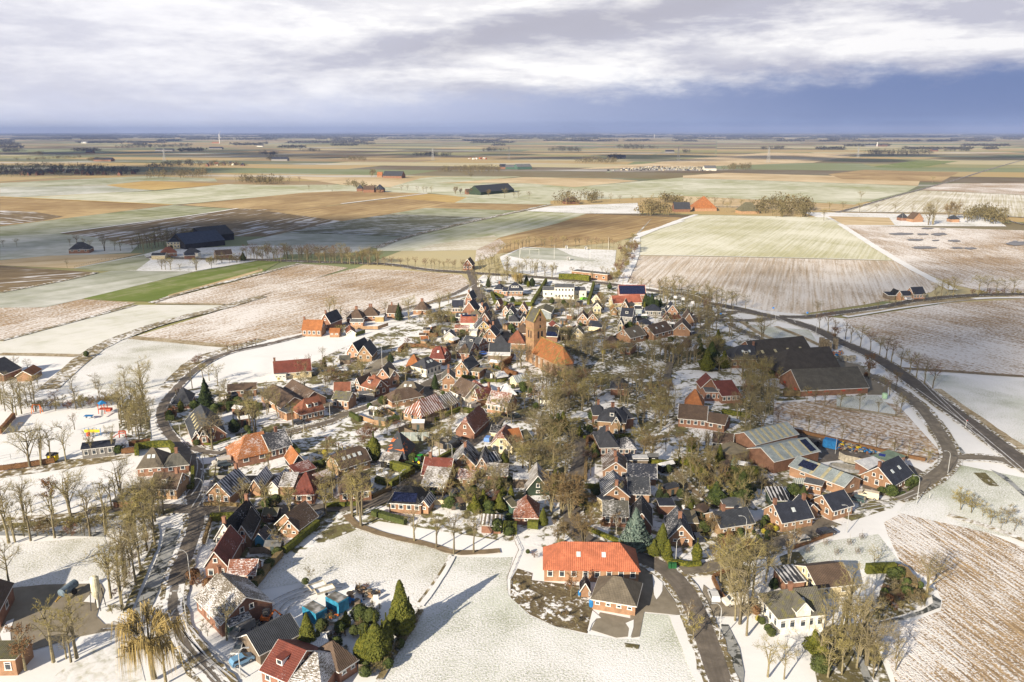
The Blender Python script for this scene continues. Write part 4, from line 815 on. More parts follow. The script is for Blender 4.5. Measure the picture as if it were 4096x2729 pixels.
def block(root, org, spec):
    a = spec.split(); t = a[0]; p1 = G(t, *[float(q) for q in a[1].split(',')]); p2 = G(t, *[float(q) for q in a[2].split(',')])
    D, wh, rh = [float(q) for q in a[3].split('/')]; rh = wh + (rh-wh)*.88; rt_ = a[4]; rmat = RM(a[5]); wmat = WM[a[6]]; win = a[7] if len(a) > 7 else 'a'; opts = a[8:]
    U = (p2 - p1); L = U.length; U.normalize(); V = Vector((-U.y, U.x, 0)); O = p1 - org; O.z = ZG - org.z
    far = (p1 - CAMP).length
    FOOT.append([(q.x, q.y) for q in (p1 - U*1 - V*1, p1 + U*(L+1) - V*1, p1 + U*(L+1) + V*(D+1), p1 - U*1 + V*(D+1))])
    W = lambda u, v, z: O + U*u + V*v + Vector((0, 0, z))
    wl = MB(); o = .30 if rt_[0] != 'F' else 0.0; hu = 0.0; hl = hr = 0.0
    k0 = rt_[0]; ax = rt_[1] if len(rt_) > 1 else 'U'
    if k0 in 'UVHMSPF': pass
    b0 = -0.6
    wl.poly([W(0, 0, b0), W(L, 0, b0), W(L, 0, wh), W(0, 0, wh)]); wl.poly([W(L, 0, b0), W(L, D, b0), W(L, D, wh), W(L, 0, wh)])
    wl.poly([W(L, D, b0), W(0, D, b0), W(0, D, wh), W(L, D, wh)]); wl.poly([W(0, D, b0), W(0, 0, b0), W(0, 0, wh), W(0, D, wh)])
    planes = []   # (list of pts in u,v,z)
    rise = rh - wh; name = 'roof'
    def UVswap(P): return [(q[1], q[0], q[2]) for q in P]
    A_, B_ = (L, D)
    alongU = rt_ in ('U', 'HU', 'MU', 'HLU', 'HRU', 'SU') or k0 == 'P'
    if not alongU: A_, B_ = D, L       # A_ length along the ridge, B_ span
    i0 = i1 = 0.0; m = 0.0
    if k0 == 'H':
        ins = min(A_/2*.92, B_/2*.85); i0 = i1 = ins
        if rt_ == 'HLU': i1 = 0
        if rt_ == 'HRU': i0 = 0
        if rt_ == 'HV' : i1 = 0 if 'g' in opts else ins
    if k0 == 'P': i0 = i1 = A_/2*.98
    if k0 == 'M': m = .36
    sl_ = rise/(B_/2) if rt_ not in ('F', 'SU') else 0; e = -o*sl_
    if k0 in 'UVHPM':
        ea = o if i0 == 0 else o; eb = o
        zr = rh
        if k0 != 'M':
            xl = i0 if i0 else -o; xr = A_ - i1 if i1 else A_ + o
            f1 = [(-o, -o, wh+e), (A_+o, -o, wh+e), (xr, B_/2, zr), (xl, B_/2, zr)]; f2 = [(A_+o, B_+o, wh+e), (-o, B_+o, wh+e), (xl, B_/2, zr), (xr, B_/2, zr)]
            planes += [f1, f2]
            if i0: planes.append([(-o, B_+o, wh+e), (-o, -o, wh+e), (xl, B_/2, zr)])
            if i1: planes.append([(A_+o, -o, wh+e), (A_+o, B_+o, wh+e), (xr, B_/2, zr)])
        else:
            zc = wh + rise*(1-m); c = B_/2*(1-m); ins = B_/2*m*.9
            f1 = [(-o, -o, wh+e), (A_+o, -o, wh+e), (A_+o, c, zc), (A_-ins, B_/2, zr), (ins, B_/2, zr), (-o, c, zc)]; f2 = [(A_+o, B_+o, wh+e), (-o, B_+o, wh+e), (-o, B_-c, zc), (ins, B_/2, zr), (A_-ins, B_/2, zr), (A_+o, B_-c, zc)]
            planes += [f1, f2, [(-o, B_-c, zc), (-o, c, zc), (ins, B_/2, zr)], [(A_+o, c, zc), (A_+o, B_-c, zc), (A_-ins, B_/2, zr)]]
        # gables
        def gab(x, rev):
            if k0 == 'M': Q = [(x, 0, wh), (x, B_, wh), (x, B_-c, zc-.08), (x, c, zc-.08)]
            else: Q = [(x, 0, wh), (x, B_, wh), (x, B_/2, rh-.06)]
            if rev: Q.reverse()
            if not alongU: Q = UVswap(Q)
            wl.poly([W(*q) for q in Q])
        if not i0: gab(0, alongU)
        if not i1: gab(A_, not alongU)
        if not alongU: planes = [UVswap(P)[::-1] for P in planes]
    elif rt_ == 'SU':
        planes.append([(-o, -o, wh - o*rise/D), (L+o, -o, wh - o*rise/D), (L+o, D+o, rh + o*rise/D), (-o, D+o, rh + o*rise/D)])
        wl.poly([W(0, D, wh), W(L, D, wh), W(L, D, rh), W(0, D, rh)]); wl.poly([W(L, 0, wh), W(L, D, wh), W(L, D, rh)]); wl.poly([W(0, D, wh), W(0, 0, wh), W(0, D, rh)])
    else:
        planes.append([(-.15, -.15, wh+.05), (L+.15, -.15, wh+.05), (L+.15, D+.15, wh+.05), (-.15, D+.15, wh+.05)])
    link('wall', wl.mesh('wall', [wmat]), root)
    rf = MB(); th = .16
    for P in planes:
        Q = [W(*q) for q in P]; n = (Q[1]-Q[0]).cross(Q[2]-Q[1]).normalized()
        if n.z < 0: Q.reverse(); n = -n
        # UV: x horizontal along the eave, y up the slope
        hx = Vector((0, 0, 1)).cross(n); hx = hx.normalized() if hx.length > .01 else U.copy(); vy = n.cross(hx)
        uv = [(q.dot(hx), q.dot(vy)) for q in Q]
        rf.poly(Q, 0, uv); B2_ = [q - Vector((0, 0, th)) for q in Q]
        rf.poly(list(reversed(B2_)), 0)
        for i in range(len(Q)):
            j = (i+1) % len(Q); rf.poly([B2_[i], B2_[j], Q[j], Q[i]], 0)
    ro = link('roof', rf.mesh('roof', [rmat]), root)
    # trim boards on rakes and eaves that face the camera
    if 'nt' not in opts:
        tb = MB(); seen = set(); tw_ = .16 if far < 330 else .24
        for P in planes[:2] if k0 in 'UVM' else planes:
            Q = [W(*q) for q in P]
            for i in range(len(P)):
                j = (i+1) % len(P); za, zb = P[i][2], P[j][2]
                hip = (k0 in 'HP') and abs(za-zb) > .3
                if hip or (za > rh-.05 and zb > rh-.05 and rt_ != 'F' and rt_ != 'SU') or (za > wh+.3 and zb > wh+.3 and k0 == 'M' and abs(za-zb) > .3): continue
                if k0 == 'M' and (abs(P[i][0]-P[j][0]) > .5 and abs(P[i][1]-P[j][1]) > .5): continue
                tb.bar(Q[i] - Vector((0, 0, .10)), Q[j] - Vector((0, 0, .10)), .10, tw_)
        if tb.f: link('roof_trim', tb.mesh('roof_trim', [M_WHITE]), root)
    # windows on the walls that face the camera
    faces = [('f', (0, 0), U, L, -V, not alongU and not i0), ('r', (L, 0), V, D, U, alongU and not i1), ('l', (0, D), -V, D, -U, alongU and not i0)]
    mid = org + O + U*L/2 + V*D/2
    want = {}
    if win != 'n' and win != 'a' and win != 'b':
        for i in range(0, len(win), 2): want[win[i]] = int(win[i+1])
    for nm, (u0, v0), dr, ln, nrm, isg in faces:
        fc = org + W(u0, v0, wh/2) + dr*ln/2
        if (CAMP - fc).dot(nrm) <= 0.12*(CAMP - fc).length: continue
        st = W(u0, v0, 0); rz = math.atan2(dr.y, dr.x)
        if win == 'a': n = max(1, int(ln/2.7))
        elif win == 'b': n = int(ln/5.5)
        elif win == 'n': n = 0
        else: n = want.get(nm, 0)
        big = far > FAR_PARTS
        for fl in range(2 if wh > 4.6 else 1):
            zc = 1.55 if wh > 2.3 else wh*.55
            if fl: zc = wh - 1.1
            for i in range(n):
                ww, hh = (1.15, 1.45) if (wh > 2.3 and ln/n < 4) else (1.6, 1.3) if wh > 2.3 else (.9, .7)
                if wh > 2.6 and wh < 3.3: hh = 1.6
                if win == 'b': ww, hh, zc = 1.5, .7, wh*.6
                p = st + dr*(ln*(i+.5)/n) + nrm*.03
                if win == 'a' and fl == 0 and n >= 3 and i == n//2 and wh > 2.2:
                    dm, hm = doormesh(1.0, 2.1, M_DOOR); d = link('door', dm, root, p + Vector((0, 0, 1.08)), rz)
                    if not big: link('handle', hm, d)
                    continue
                f_, g_ = winmesh(ww, hh, 'r' if 'rw' in opts else 'w'); wo = link('window', f_, root, p + Vector((0, 0, zc)), rz); link('pane', g_, wo)
        if isg and rise > 1.9 and win not in ('n', 'b'):
            ng = 2 if ln > 6.5 else 1
            for i in range(ng):
                p = st + dr*(ln*.5 + (i-(ng-1)/2)*1.9) + nrm*.03; f_, g_ = winmesh(.9, 1.1); wo = link('window', f_, root, p + Vector((0, 0, wh + rise*.28)), rz); link('pane', g_, wo)
    # things on the roof
    def slope(P):
        Q = [W(*q) for q in P]; n = (Q[1]-Q[0]).cross(Q[2]-Q[1]).normalized()
        return Q, (n if n.z > 0 else -n)
    if k0 in 'UVHPM' or rt_ == 'SU' or rt_ == 'F':
        best = max(planes[:2], key=lambda P: slope(P)[1].dot((CAMP - (org + slope(P)[0][0])).normalized())) if rt_ not in ('F', 'SU') else planes[0]
        Q, n = slope(best)
        if not alongU: Q = Q[::-1]
        lo = sorted(Q, key=lambda q: q.z); e0, e1 = (lo[0], lo[1]) if rt_ not in ('F',) else (Q[0], Q[1]); hi_ = sorted(Q, key=lambda q: -q.z)[:2] if rt_ != 'F' else [Q[3], Q[2]]
        if (e1-e0).dot(hi_[1]-hi_[0]) < 0: hi_ = hi_[::-1]
        if (org + e0).x > (org + e1).x: e0, e1 = e1, e0; hi_ = hi_[::-1]
        SP = lambda s_, h_: e0.lerp(e1, s_).lerp(hi_[0].lerp(hi_[1], s_), h_)
        dx_ = (e1-e0).normalized(); dy_ = n.cross(dx_).normalized(); dy_ = dy_ if dy_.z > 0 else -dy_
        if rt_ == 'F': dy_ = V
        def panel(nm, mat, s_, h_, w2, h2, th2=.12):
            c = SP(s_, h_) + n*.02; mb = MB(); a_ = dx_*w2/2; b_ = dy_*h2/2
            mb.hex([c-a_-b_, c+a_-b_, c+a_+b_, c-a_+b_, c-a_-b_+n*th2, c+a_-b_+n*th2, c+a_+b_+n*th2, c-a_+b_+n*th2]); return link(nm, mb.mesh(nm, [mat]), root)
        LL = (e1-e0).length; HH = (SP(.5, 1)-SP(.5, 0)).length
        for q in opts:
            if q[0] == 'c' and q != 'cg':
                for tt in q[1:].split('+'):
                    s_ = float(tt); c = hi_[0].lerp(hi_[1], s_); mb = MB(); c = c + Vector((0, 0, -.5)); mb.box((c.x, c.y, c.z + .85), (.75, .62, 1.7), rz=math.atan2(U.y, U.x)); mb.box((c.x, c.y, c.z + 1.76), (.9, .78, .12), rz=math.atan2(U.y, U.x)); link('chimney', mb.mesh('chimney', [M_CHIM]), ro)
            elif q[0] == 's' and q[1:].isdigit():
                for i in range(int(q[1:])): panel('skylight', M_SKY, (i+1)/(int(q[1:])+1), .55, .85, 1.1)
            elif q[0] == 'y' and q[1:].isdigit():
                for i in range(int(q[1:])): panel('skylight', M_DIRTY, (i+.8)/(int(q[1:])+.6), .45, 1.0, 1.6)
            elif q[0] == 'Y' and q[1:].isdigit():
                for i in range(int(q[1:])): panel('roof_light_strip', M_DIRTY, (i+1)/(int(q[1:])+1), .5, .85, HH*.97, .05)
            elif q[0] == 'p' and '+' in q:
                s_, h_, w2, h2 = [float(z_) for z_ in q[1:].split('+')]; panel('solar_panel', M_SOLAR, s_, h_, w2*LL, h2*HH)
            elif q[0] == 'm' and q[1:].isdigit():
                for i in range(int(q[1:])):
                    c = SP((i+1)/(int(q[1:])+1), .42); out = Vector((n.x, n.y, 0)).normalized(); mb = MB(); hh = 1.15
                    ctr = c + out*.25 + Vector((0, 0, hh*.35)); r2 = math.atan2(dx_.y, dx_.x); mb.box(ctr - out*.8, (1.3, 1.9, hh), rz=r2); do = link('dormer', mb.mesh('dormer', [M_WHITE]), root)
                    mr = MB(); mr.box(ctr - out*.8 + Vector((0, 0, hh/2 + .08)), (1.6, 2.15, .14), rz=r2); link('dormer_roof', mr.mesh('dormer_roof', [rmat]), do)
                    g_ = MB(); g_.box(ctr + out*.17, (.9, .06, .7), rz=r2); link('pane', g_.mesh('pane', [M_GLASS]), do)
    return
def H(lm, label, cat, *blocks, name=None, group=None):
    a = blocks[0].split(); p = G(a[0], *[float(q) for q in a[1].split(',')]); root = empty(name or cat.replace(' ', '_'), (p.x, p.y, ZG)); tag(root, label, cat, group)
    org = Vector((p.x, p.y, ZG)); xs = []
    for b in blocks: block(root, org, b); q = b.split(); xs.append(G(q[0], *[float(z_) for z_ in q[1].split(',')])); xs.append(G(q[0], *[float(z_) for z_ in q[2].split(',')]))
    c = sum(xs, Vector((0, 0, 0)))/len(xs); LM.append((c, lm, root)); return root
# spec: tile x1,y1 x2,y2 depth/wall/ridge roof roof-material wall windows extras
H('the farm barn at the left edge', 'dark roofed brick barn cut by the left edge beside the concrete yard', 'barn', 'A1 10,1110 130,870 14/3.4/8 U brown brick f1')
H('the flat brick shed in the corner', 'small flat mossy roofed brick shed in the lower left corner', 'shed', 'A1 -120,1525 155,1520 5/2.9/3 F moss_m orange f2')
H('the white gabled house', 'white gabled house with black tiled roof north of the red lean-to', 'house', 'A1 1865,420 2030,430 12/2.4/6.4 V black_s2 white f3 c0.05+0.95', 'A1 2035,420 2160,415 9/2.4/5.6 V black_s3 orange f1')
H('the bright red lean-to', 'low shed with a bright red roof between white house and brick house', 'shed', 'A1 1925,470 2095,462 3.2/2.3/3.1 SU fresh brick n')
H('the tall brick gable house', 'tall brick gable house with maroon roof facing the snowy street', 'house', 'A1 1778,700 1962,695 11/3.3/6.8 V maroon_s1 brick f2', 'A1 1975,750 2200,745 5/2.4/4.6 U rust_s5 brick f3')
H('the snowy grey farmhouse', 'long farmhouse with snow dusted grey tiles beside the snowy street', 'house', 'A1 1700,960 1915,1190 10/2.6/6.4 U taupe_s6 brick f3 c0.02 s0', 'A1 1990,1195 2155,1115 8/2.3/4.4 U dark_s5 green f1')
H('the playground shelter', 'low dark shed with shuttered windows beside the playground', 'shelter', 'B0 1042,880 1440,832 3.6/2.7/3.3 SU navy grey f4')
H('the ribbed grey villa', 'grey ribbed roof house with arched white doors and brick wing', 'house', 'B0 1735,1100 2060,1075 9/2.3/6.6 HU taupe_r3 brick f3 s2', 'B1 190,1085 495,1050 6/2.4/5.2 HU grey brick f2 c0.5')
H('the brown roofed corner house', 'brown roofed house with a long white dormer by the lane corner', 'house', 'B0 1895,1375 2225,1385 7/2.7/5.8 U brown tan f3 m1 c0.8')
H('the shed below the grove', 'low grey roofed shed half hidden by bare trees', 'shed', 'B0 1430,1500 1700,1490 7/1.8/3.6 HU grey_s3 brown n nt')
H('the black hipped cottage', 'dark blue hipped cottage at the bend of the western lane', 'house', 'B1 285,255 505,240 10/1.7/6.2 HU dark brick f2')
H('the grey monumental farmhouse', 'huge grey roofed farmhouse with skylights and brick gable front', 'house', 'B1 540,705 960,635 17/2.0/7.6 MV slate brick f4l0 y5', 'B1 640,712 735,705 4/2.8/5 V slate brick f1', 'B1 570,690 640,700 3/2.6/4.4 V slate orange f1')
H('the orange roofed farmhouse', 'orange tiled farmhouse joined to a snow dusted slate house', 'house', 'B1 1110,990 1512,895 10.5/2.5/7.4 HLU orange_s4 brick f2 nt', 'B1 1515,895 1780,820 8/2.9/6.8 U dark_s5 brick f3 c0.6')
H('the orange roofed shed', 'small shed with orange tiles and a black gable', 'shed', 'B1 1790,1045 1960,1010 7.5/1.9/4.9 V orange_s2 black n')
H('the snow ribbed brick house', 'brick house with snow ribbed dark roof at the junction', 'house', 'B1 735,1440 1010,1468 9/2.7/6.2 V dark_v7 orange f3 c0.95')
H('the small brick garage', 'small brick garage with white door and ribbed roof', 'garage', 'B1 1262,1338 1388,1342 8/2.2/4.6 V dark_v6 orange n')
H('the pale carport', 'pale carport with a snowy grey ribbed roof', 'carport', 'B1 1490,1322 1610,1330 8/2.0/3.7 V slate_v7 white n')
H('the maroon hipped house', 'house under a steep maroon hipped roof beside the southern street', 'house', 'B1 1812,1452 2065,1445 8/2.7/7.2 HU maroon brick f2', 'B1 1640,1335 1800,1335 5/2.4/3.9 SU taupe_s6 tan n')
H('the red villa', 'villa with orange hipped roof and white gable at the lane', 'house', 'B1 1905,425 2185,355 7/2.7/6.8 HLU rust orange f4 m2', 'B1 1625,355 1720,400 5/2.4/2.5 F felt orange n')
H('the long brown barns', 'pair of long brown roofed brick barns west of the red villa', 'barn', 'B1 1400,150 1660,325 9/2.2/5.4 U brown_s1 orange b', 'B1 1668,90 1930,250 8/2.4/5.6 U brown_s2 brick n')
H('the low brown cottage', 'low brown roofed cottage beyond the hedged lawns', 'house', 'B1 985,110 1335,85 5/2.4/4.2 U brown brick f3')
H('the long maroon farmhouse', 'long maroon roofed farmhouse with white veranda by the open snow', 'house', 'C1 0,1235 460,1195 8/2.4/6.4 U maroon cream f4 c0.05', 'C1 0,1245 140,1240 3/2.3/2.5 F felt white f3')
H('the tan half-hipped house', 'tan walled house with brown half-hipped roof and four skylights', 'house', 'B2 200,1108 572,988 7/2.3/6.0 MU brown tan f3 s4')
H('the low maroon sheds', 'low maroon tiled sheds behind the maroon hipped house', 'shed', 'B1 1850,1168 2080,1095 4/2.2/3.2 SU maroon_s3 brick n', 'B1 1905,1110 2040,1060 3/2.1/2.2 F tan tan n')
H('the pink snow dusted shed', 'low shed with pink snow dusted tiles at a street garden', 'shed', 'B2 -30,1260 150,1190 3.5/1.8/2.9 SU rust_s6 brown n')
H('the brick chapel garage', 'brick garage with crow stepped gable and maroon door', 'garage', 'B2 100,240 297,262 5.5/3.1/5.4 U grey_m orange f3', 'B2 420,120 440,160 5/2.3/2.4 F felt grey n')
H('the dark red hipped house', 'dark red roofed house with white dormer and bay gable', 'house', 'C1 1080,1405 1250,1455 7/2.9/7 HU rust brick f3 m1', 'C1 1255,1458 1405,1412 6/2.9/6 V rust brick f2')
H('the small brown gabled house', 'small brown gabled brick house behind the dark red roof', 'house', 'C1 1003,1378 1075,1392 7/2.6/5.4 V brown orange f1')
H('the little red tiled shed', 'little red tiled shed west of the dark red hipped house', 'shed', 'C1 745,1420 945,1412 4.5/1.3/4 U rust orange n')
H('the pink brick cross-gabled house', 'pink brick house with crossed brown gables and white boards', 'house', 'C1 1275,1330 1440,1335 10/4/7.6 V taupe pink f2', 'C1 1440,1338 1560,1310 6/3.8/6.6 V taupe pink f1')
H('the white inn', 'white walled inn with black hipped roof on the curving street', 'house', 'C1 1900,1198 2082,1130 7.5/3.1/6.4 HU dark white f4l2 s2', )
H('the orange hipped annex', 'orange hipped roof house joined behind the white inn', 'house', 'C1 1650,1150 1810,1150 8/2.7/6.6 HU orange orange f2')
H('the left twin gable house', 'left one of two new brick houses with slate gables', 'house', 'C1 905,960 1060,975 10/2.4/7 V slate pink f2', group=None)
H('the right twin gable house', 'right one of two new brick houses with slate gables', 'house', 'C1 1032,1000 1215,1003 10/2.4/7 V slate tan f2')
H('the wooden shed of the twin houses', 'small wooden shed in front of the twin houses', 'shed', 'C1 815,1040 940,1035 5/1.9/3 U grey_m wood n nt')
H('the orange edge farmhouse', 'orange roofed brick farmhouse beside the wide brown field', 'house', 'C1 345,683 582,688 7/3/7.2 U orange orange f4 c0.05 nt', 'C1 575,600 700,612 10/3.6/8.2 V dark brick f1 c0.1')
H('the orange tiled hut', 'small brick hut with orange tiles before the edge farmhouse', 'shed', 'C1 688,696 806,696 4/2.2/3.7 U orange orange f2 nt')
H('the white gabled shed', 'low white gabled shed with rust roof at the snowy paddock', 'shed', 'C1 903,697 1012,690 9/1.7/3.4 V rust white n')
H('the left brown hipped house', 'brown hipped house left of its twin at the field edge', 'house', 'C1 905,515 1100,518 8/2.4/6.4 HU brown brown f2 c0.2+0.8')
H('the right brown hipped house', 'brown hipped house behind a yellow wooden shed', 'house', 'C1 1090,492 1300,488 8/2.4/6.6 HU brown brown f2 c0.2+0.9')
H('the yellow wooden shed', 'yellow wooden shed beside the brown hipped houses', 'shed', 'C1 1255,500 1362,500 4/2.2/2.3 F snow yellow n')
H('the pink garden house', 'pinkish garden house with low grey roof inside the fence', 'shed', 'C1 950,562 1102,562 4/2.1/3.2 U felt pink f2')
H('the brick house by the tall trees', 'brown roofed brick house between bare trees at the field', 'house', 'C1 1408,455 1545,458 8/2.4/6 U brown orange f2 c0.3')
H('the mottled roof house', 'house with mottled snowy brown roof at the field lane', 'house', 'C1 1735,408 1925,412 8/2.3/6.4 HU brown_s3 orange f2 c0.2+0.8')
H('the orange garden hut', 'orange wooden garden hut with a dark roof', 'shed', 'C1 1862,662 1938,662 3/2/2.4 SU dark orange n')
H('the rust tiled hut', 'tiny hut with rust tiles among garden beds', 'shed', 'C1 1835,768 1920,765 2.5/1.3/2.2 SU orange wood n')
H('the brown garden hut', 'small brown garden hut behind the rust tiled hut', 'shed', 'C1 1812,715 1885,715 2.5/1.5/2.3 U brown wood n')
H('the green garage', 'green gabled garage with two white doors', 'garage', 'C2 300,1218 470,1220 5.5/2.4/4.6 V dark_v4 white n')
# north of the street
H('the black roofed white house', 'pale brick house with plain black roof by the field lane', 'house', 'C2 425,770 600,770 7/2.9/6.4 U navy orange f4', 'C2 590,800 800,810 9/2.2/7.4 V navy brick n')
H('the tall black gable house', 'tall black gabled house at the junction with the lane', 'house', 'C2 635,640 735,645 9/3.2/7.2 V navy brick f1 c0.1')
H('the slate gable house', 'narrow slate gabled brick house on the tree lined street', 'house', 'C2 838,835 945,840 9/3/6.4 V slate_s1 orange f1 c0.1')
H('the little mansard house', 'little brick house with a flat dark roof and two dormers', 'house', 'C2 490,918 655,920 4.5/2.8/4.4 U slate brick f4 s2')
H('the mossy roofed house', 'brick house with mossy brown roof behind the red roofed one', 'house', 'C2 710,905 890,905 7/2.4/5.6 HU taupe_m orange f2')
H('the red solar house', 'red tiled house with solar collectors on its ridge', 'house', 'C2 560,1012 815,1012 7/2.8/6.2 U red_s3 white n p0.5+0.88+0.8+0.2', 'C2 468,1088 675,1092 4/2.4/3.7 U rust_s5 pink f2')
H('the brown gable house', 'brown and black gabled house close to the street bend', 'house', 'C2 850,1005 1025,1005 9/3.2/7.6 V brown brick f1 c0.1')
H('the grey gable house', 'grey gabled house with white boards above the green hut', 'house', 'C2 800,1115 1035,1105 8/2.8/6.8 V slate_s3 yellow f2 c0.95')
H('the white cube annex', 'white flat roofed annex beside the grey gable house', 'house', 'C2 693,1160 812,1162 5/2.9/3 F snow white n')
H('the green gabled hut', 'small dark green gabled hut with rust roof', 'shed', 'C2 855,1195 950,1195 6/2/4.2 V rust_s3 darkgreen n')
H('the salmon street house', 'salmon brick house with black roof at the street bend', 'house', 'C2 915,1245 1110,1255 8/3.6/7.2 V dark_s2 orange f3 c0.2+0.9')
H('the barn shaped carport', 'long grey roofed carport with open front and pale canopy', 'carport', 'C2 1010,1485 1330,1490 7/3/6 U slate wood n', 'C2 985,1510 1325,1520 2/2.2/2.7 SU snow wood n')
H('the low black roofed house', 'low black roofed house behind the barn shaped carport', 'house', 'C2 1095,1340 1290,1340 7/2.5/5.6 HU dark brown f2')
H('the cross-gabled slate house', 'slate roofed brick house with small cross gable and snow streaks', 'house', 'C2 500,1478 690,1490 7/2.3/5.6 HU brown_s2 brick f2', 'C2 695,1480 830,1400 6/2.8/6.2 V slate_s4 brick f2', 'C2 835,1400 972,1340 8/3.2/6.2 V slate_s3 brick f3 m1')
H('the plum roofed house', 'brick house with plum coloured roof opposite the white inn', 'house', 'C2 60,1575 310,1590 9/2.6/7 HU maroon_s2 brick f2 s1', 'C2 290,1570 405,1515 6/2.6/6.2 MV maroon_s1 brick f1')
H('the ornate brick house', 'orange brick house with white gable boards and flat annex', 'house', 'C5 288,505 480,530 9/3.2/6.4 V slate_s3 orange f2 c0.15', 'C5 488,530 655,548 5/2.5/2.6 F tan orange f2')
H('the narrow brick tower house', 'tall narrow brick house with two chimneys by the curve', 'house', 'C5 80,742 270,738 7/4.5/6.8 V grey orange f2 c0.1+0.9')
H('the white bakery house', 'white fronted house with brown roof beside the snowy red roof', 'house', 'C5 200,850 430,965 9/2.9/7.2 U brown_s2 white f4')
H('the snowy red roofed farmhouse', 'farmhouse under a large red roof dusted with snow', 'house', 'C5 560,950 640,985 6/2.8/6 V maroon_s4 old f1 c0.9', 'C5 640,975 880,895 11/2.4/7.6 HU red_s5 old n')
H('the pink snow roof house', 'low brick house with pink snowy roof facing south', 'house', 'C5 778,1062 1085,1115 7.5/2.8/6.6 U rust_s7 pink f5 c0.35')
H('the white roofed shed', 'hipped shed wholly covered in smooth snow', 'shed', 'C5 1005,885 1232,865 7/1.8/5 HU snow pink n nt')
H('the cream garden barn', 'cream gabled garden barn with pale ribbed roof', 'shed', 'C5 1240,685 1440,645 4.5/2.1/4 U metal_v4 cream f0l1')
H('the black garden shed', 'black garden shed with snowy roof between green hedges', 'shed', 'C5 945,600 1095,575 3/1.7/2.7 SU snow black n')
H('the red roofed cafe farm', 'red tiled brick farmhouse with purple framed window front', 'house', 'B2 1642,605 1872,635 12.5/2.3/7 MV rust_s4 brick f1')
H('the low brown roofed bungalow', 'low bungalow with ribbed brown roofs and white corner boards', 'house', 'B2 850,232 1232,155 7/2/5 HU brown_s1 orange f4', 'B2 885,100 1170,120 6/2.4/5.2 HU taupe orange n s2')
H('the snow striped farmhouse', 'farmhouse with orange hip and snow striped long roof', 'house', 'B2 1215,445 1500,325 8/2.5/6.8 HLU rust_v5 tan f0l3 nt', 'B2 1500,330 1675,250 7/2.4/5.6 U taupe_v5 brick f2 nt')
H('the patched slate barn', 'big slate barn with orange patched tiles and green tractor', 'barn', 'B2 725,935 1010,952 10/1.9/8.4 HU slate_p brick n nt', 'B2 1010,950 1020,948 2/2/2.1 F slate brick n nt')
H('the black cart shed', 'low black cart shed with snowy roof leaning on the slate barn', 'shed', 'B2 700,985 905,1000 4/2/3.2 SU taupe_s6 black f1')
H('the orange gable house', 'plain orange brick gable house with snow ribbed black roof', 'house', 'B2 1590,1075 1890,1082 9/2.6/6.6 V black_v5 orange f1l0 c0.5', 'B2 1900,1085 2040,1090 8/2.6/5.4 V black_v4 orange f1')
H('the grey shed behind the orange gable', 'small shed with snowy grey roof behind the orange gable house', 'shed', 'B2 2095,1010 2195,985 6/2/3.7 U slate_v5 wood n')
H('the dark red street house', 'brown roofed house with snowy front slope at the street', 'house', 'B2 1222,1200 1560,1225 8/2.8/6.4 U maroon_s3 brick n c0.2', 'B2 1222,1322 1500,1345 6/2.5/5.0 SU taupe_s6 brick f4')
H('the snowy brick wing', 'small brick wing with a snowy roof and white gable', 'house', 'B2 1660,1222 1850,1245 5/2.3/4 U rust_s6 orange f2')
H('the solar roofed cottage', 'brick cottage with blue black solar roof beside the green hedge', 'house', 'A2 1200,118 1472,135 8/2.6/5.6 HU black_s2 orange f4 p0.45+0.35+0.7+0.5')
H('the snow striped playhouse', 'little brick playhouse with snow striped roof', 'shed', 'A2 1468,122 1535,130 4.5/2.1/3.5 V slate_v6 orange f1')
H('the cream farmhouse', 'cream walled farmhouse with red half-hipped roof by the woodland', 'house', 'B2 2078,800 2345,820 8.5/2.4/6.4 MV rust_s4 cream f3', 'B3 130,775 285,745 6/2.4/5.6 U orange_s1 cream n', 'B3 285,748 400,705 5/2.2/4.4 U moss_m tan n')
H('the blue gabled extension', 'black roofed extension with blue edge board of the cream farmhouse', 'shed', 'B2 2080,640 2190,650 5/2.4/4 U black_s4 cream n')
H('the tree hidden tan house', 'tan brick house largely hidden behind tall bare trees', 'house', 'B2 190,1442 585,1400 9/2.8/6.8 HU brown_s2 brown f3')
# east side of the village road
H('the slate manor', 'large brick manor with several slate hips and chimneys', 'house', 'B3 1222,562 1560,590 9/4.2/7.8 HU dark_s1 tan f4 m1 c0.1+0.5', 'B3 1400,598 1500,602 5/4.2/6.6 V dark_s1 tan f1', 'B3 1555,505 1672,488 7/3.4/6.4 HU dark_s1 brown n', 'B3 1170,480 1310,480 7/4.0/6.6 HU dark brown f2 c0.5')
H('the snow edged hipped villa', 'dark brick villa with hipped slate roof and snowy side', 'house', 'B3 1255,862 1480,855 10/3.2/7 HV dark_s1 brick f3 c0.7', 'B3 1482,850 1692,855 6/2.5/5 HU dark_s5 brick f3')
H('the upper gable with wing', 'brick gable house with wide dark wing, upper of two alike', 'house', 'B3 1298,1152 1596,1160 8.5/3/5.6 V brown_v3 orange f3 c0.05+0.5', 'B3 1602,1200 1955,1215 6.5/2/4.8 U navy_s3 orange f2')
H('the lower gable with wing', 'brick gable house with grey wing, lower of two alike', 'house', 'B3 1290,1485 1612,1490 9/2.9/6.0 V slate_v4 orange f2 c0.05', 'B3 1615,1432 1868,1438 8/2.4/5.4 U slate_s3 orange f1')
H('the blue garden container', 'low dark blue flat shed behind the upper gable house', 'shed', 'B3 1585,1000 1850,1000 4/2.2/2.3 F navy wood n', 'B3 1670,985 1850,985 2.5/2.4/2.5 F snow cream n')
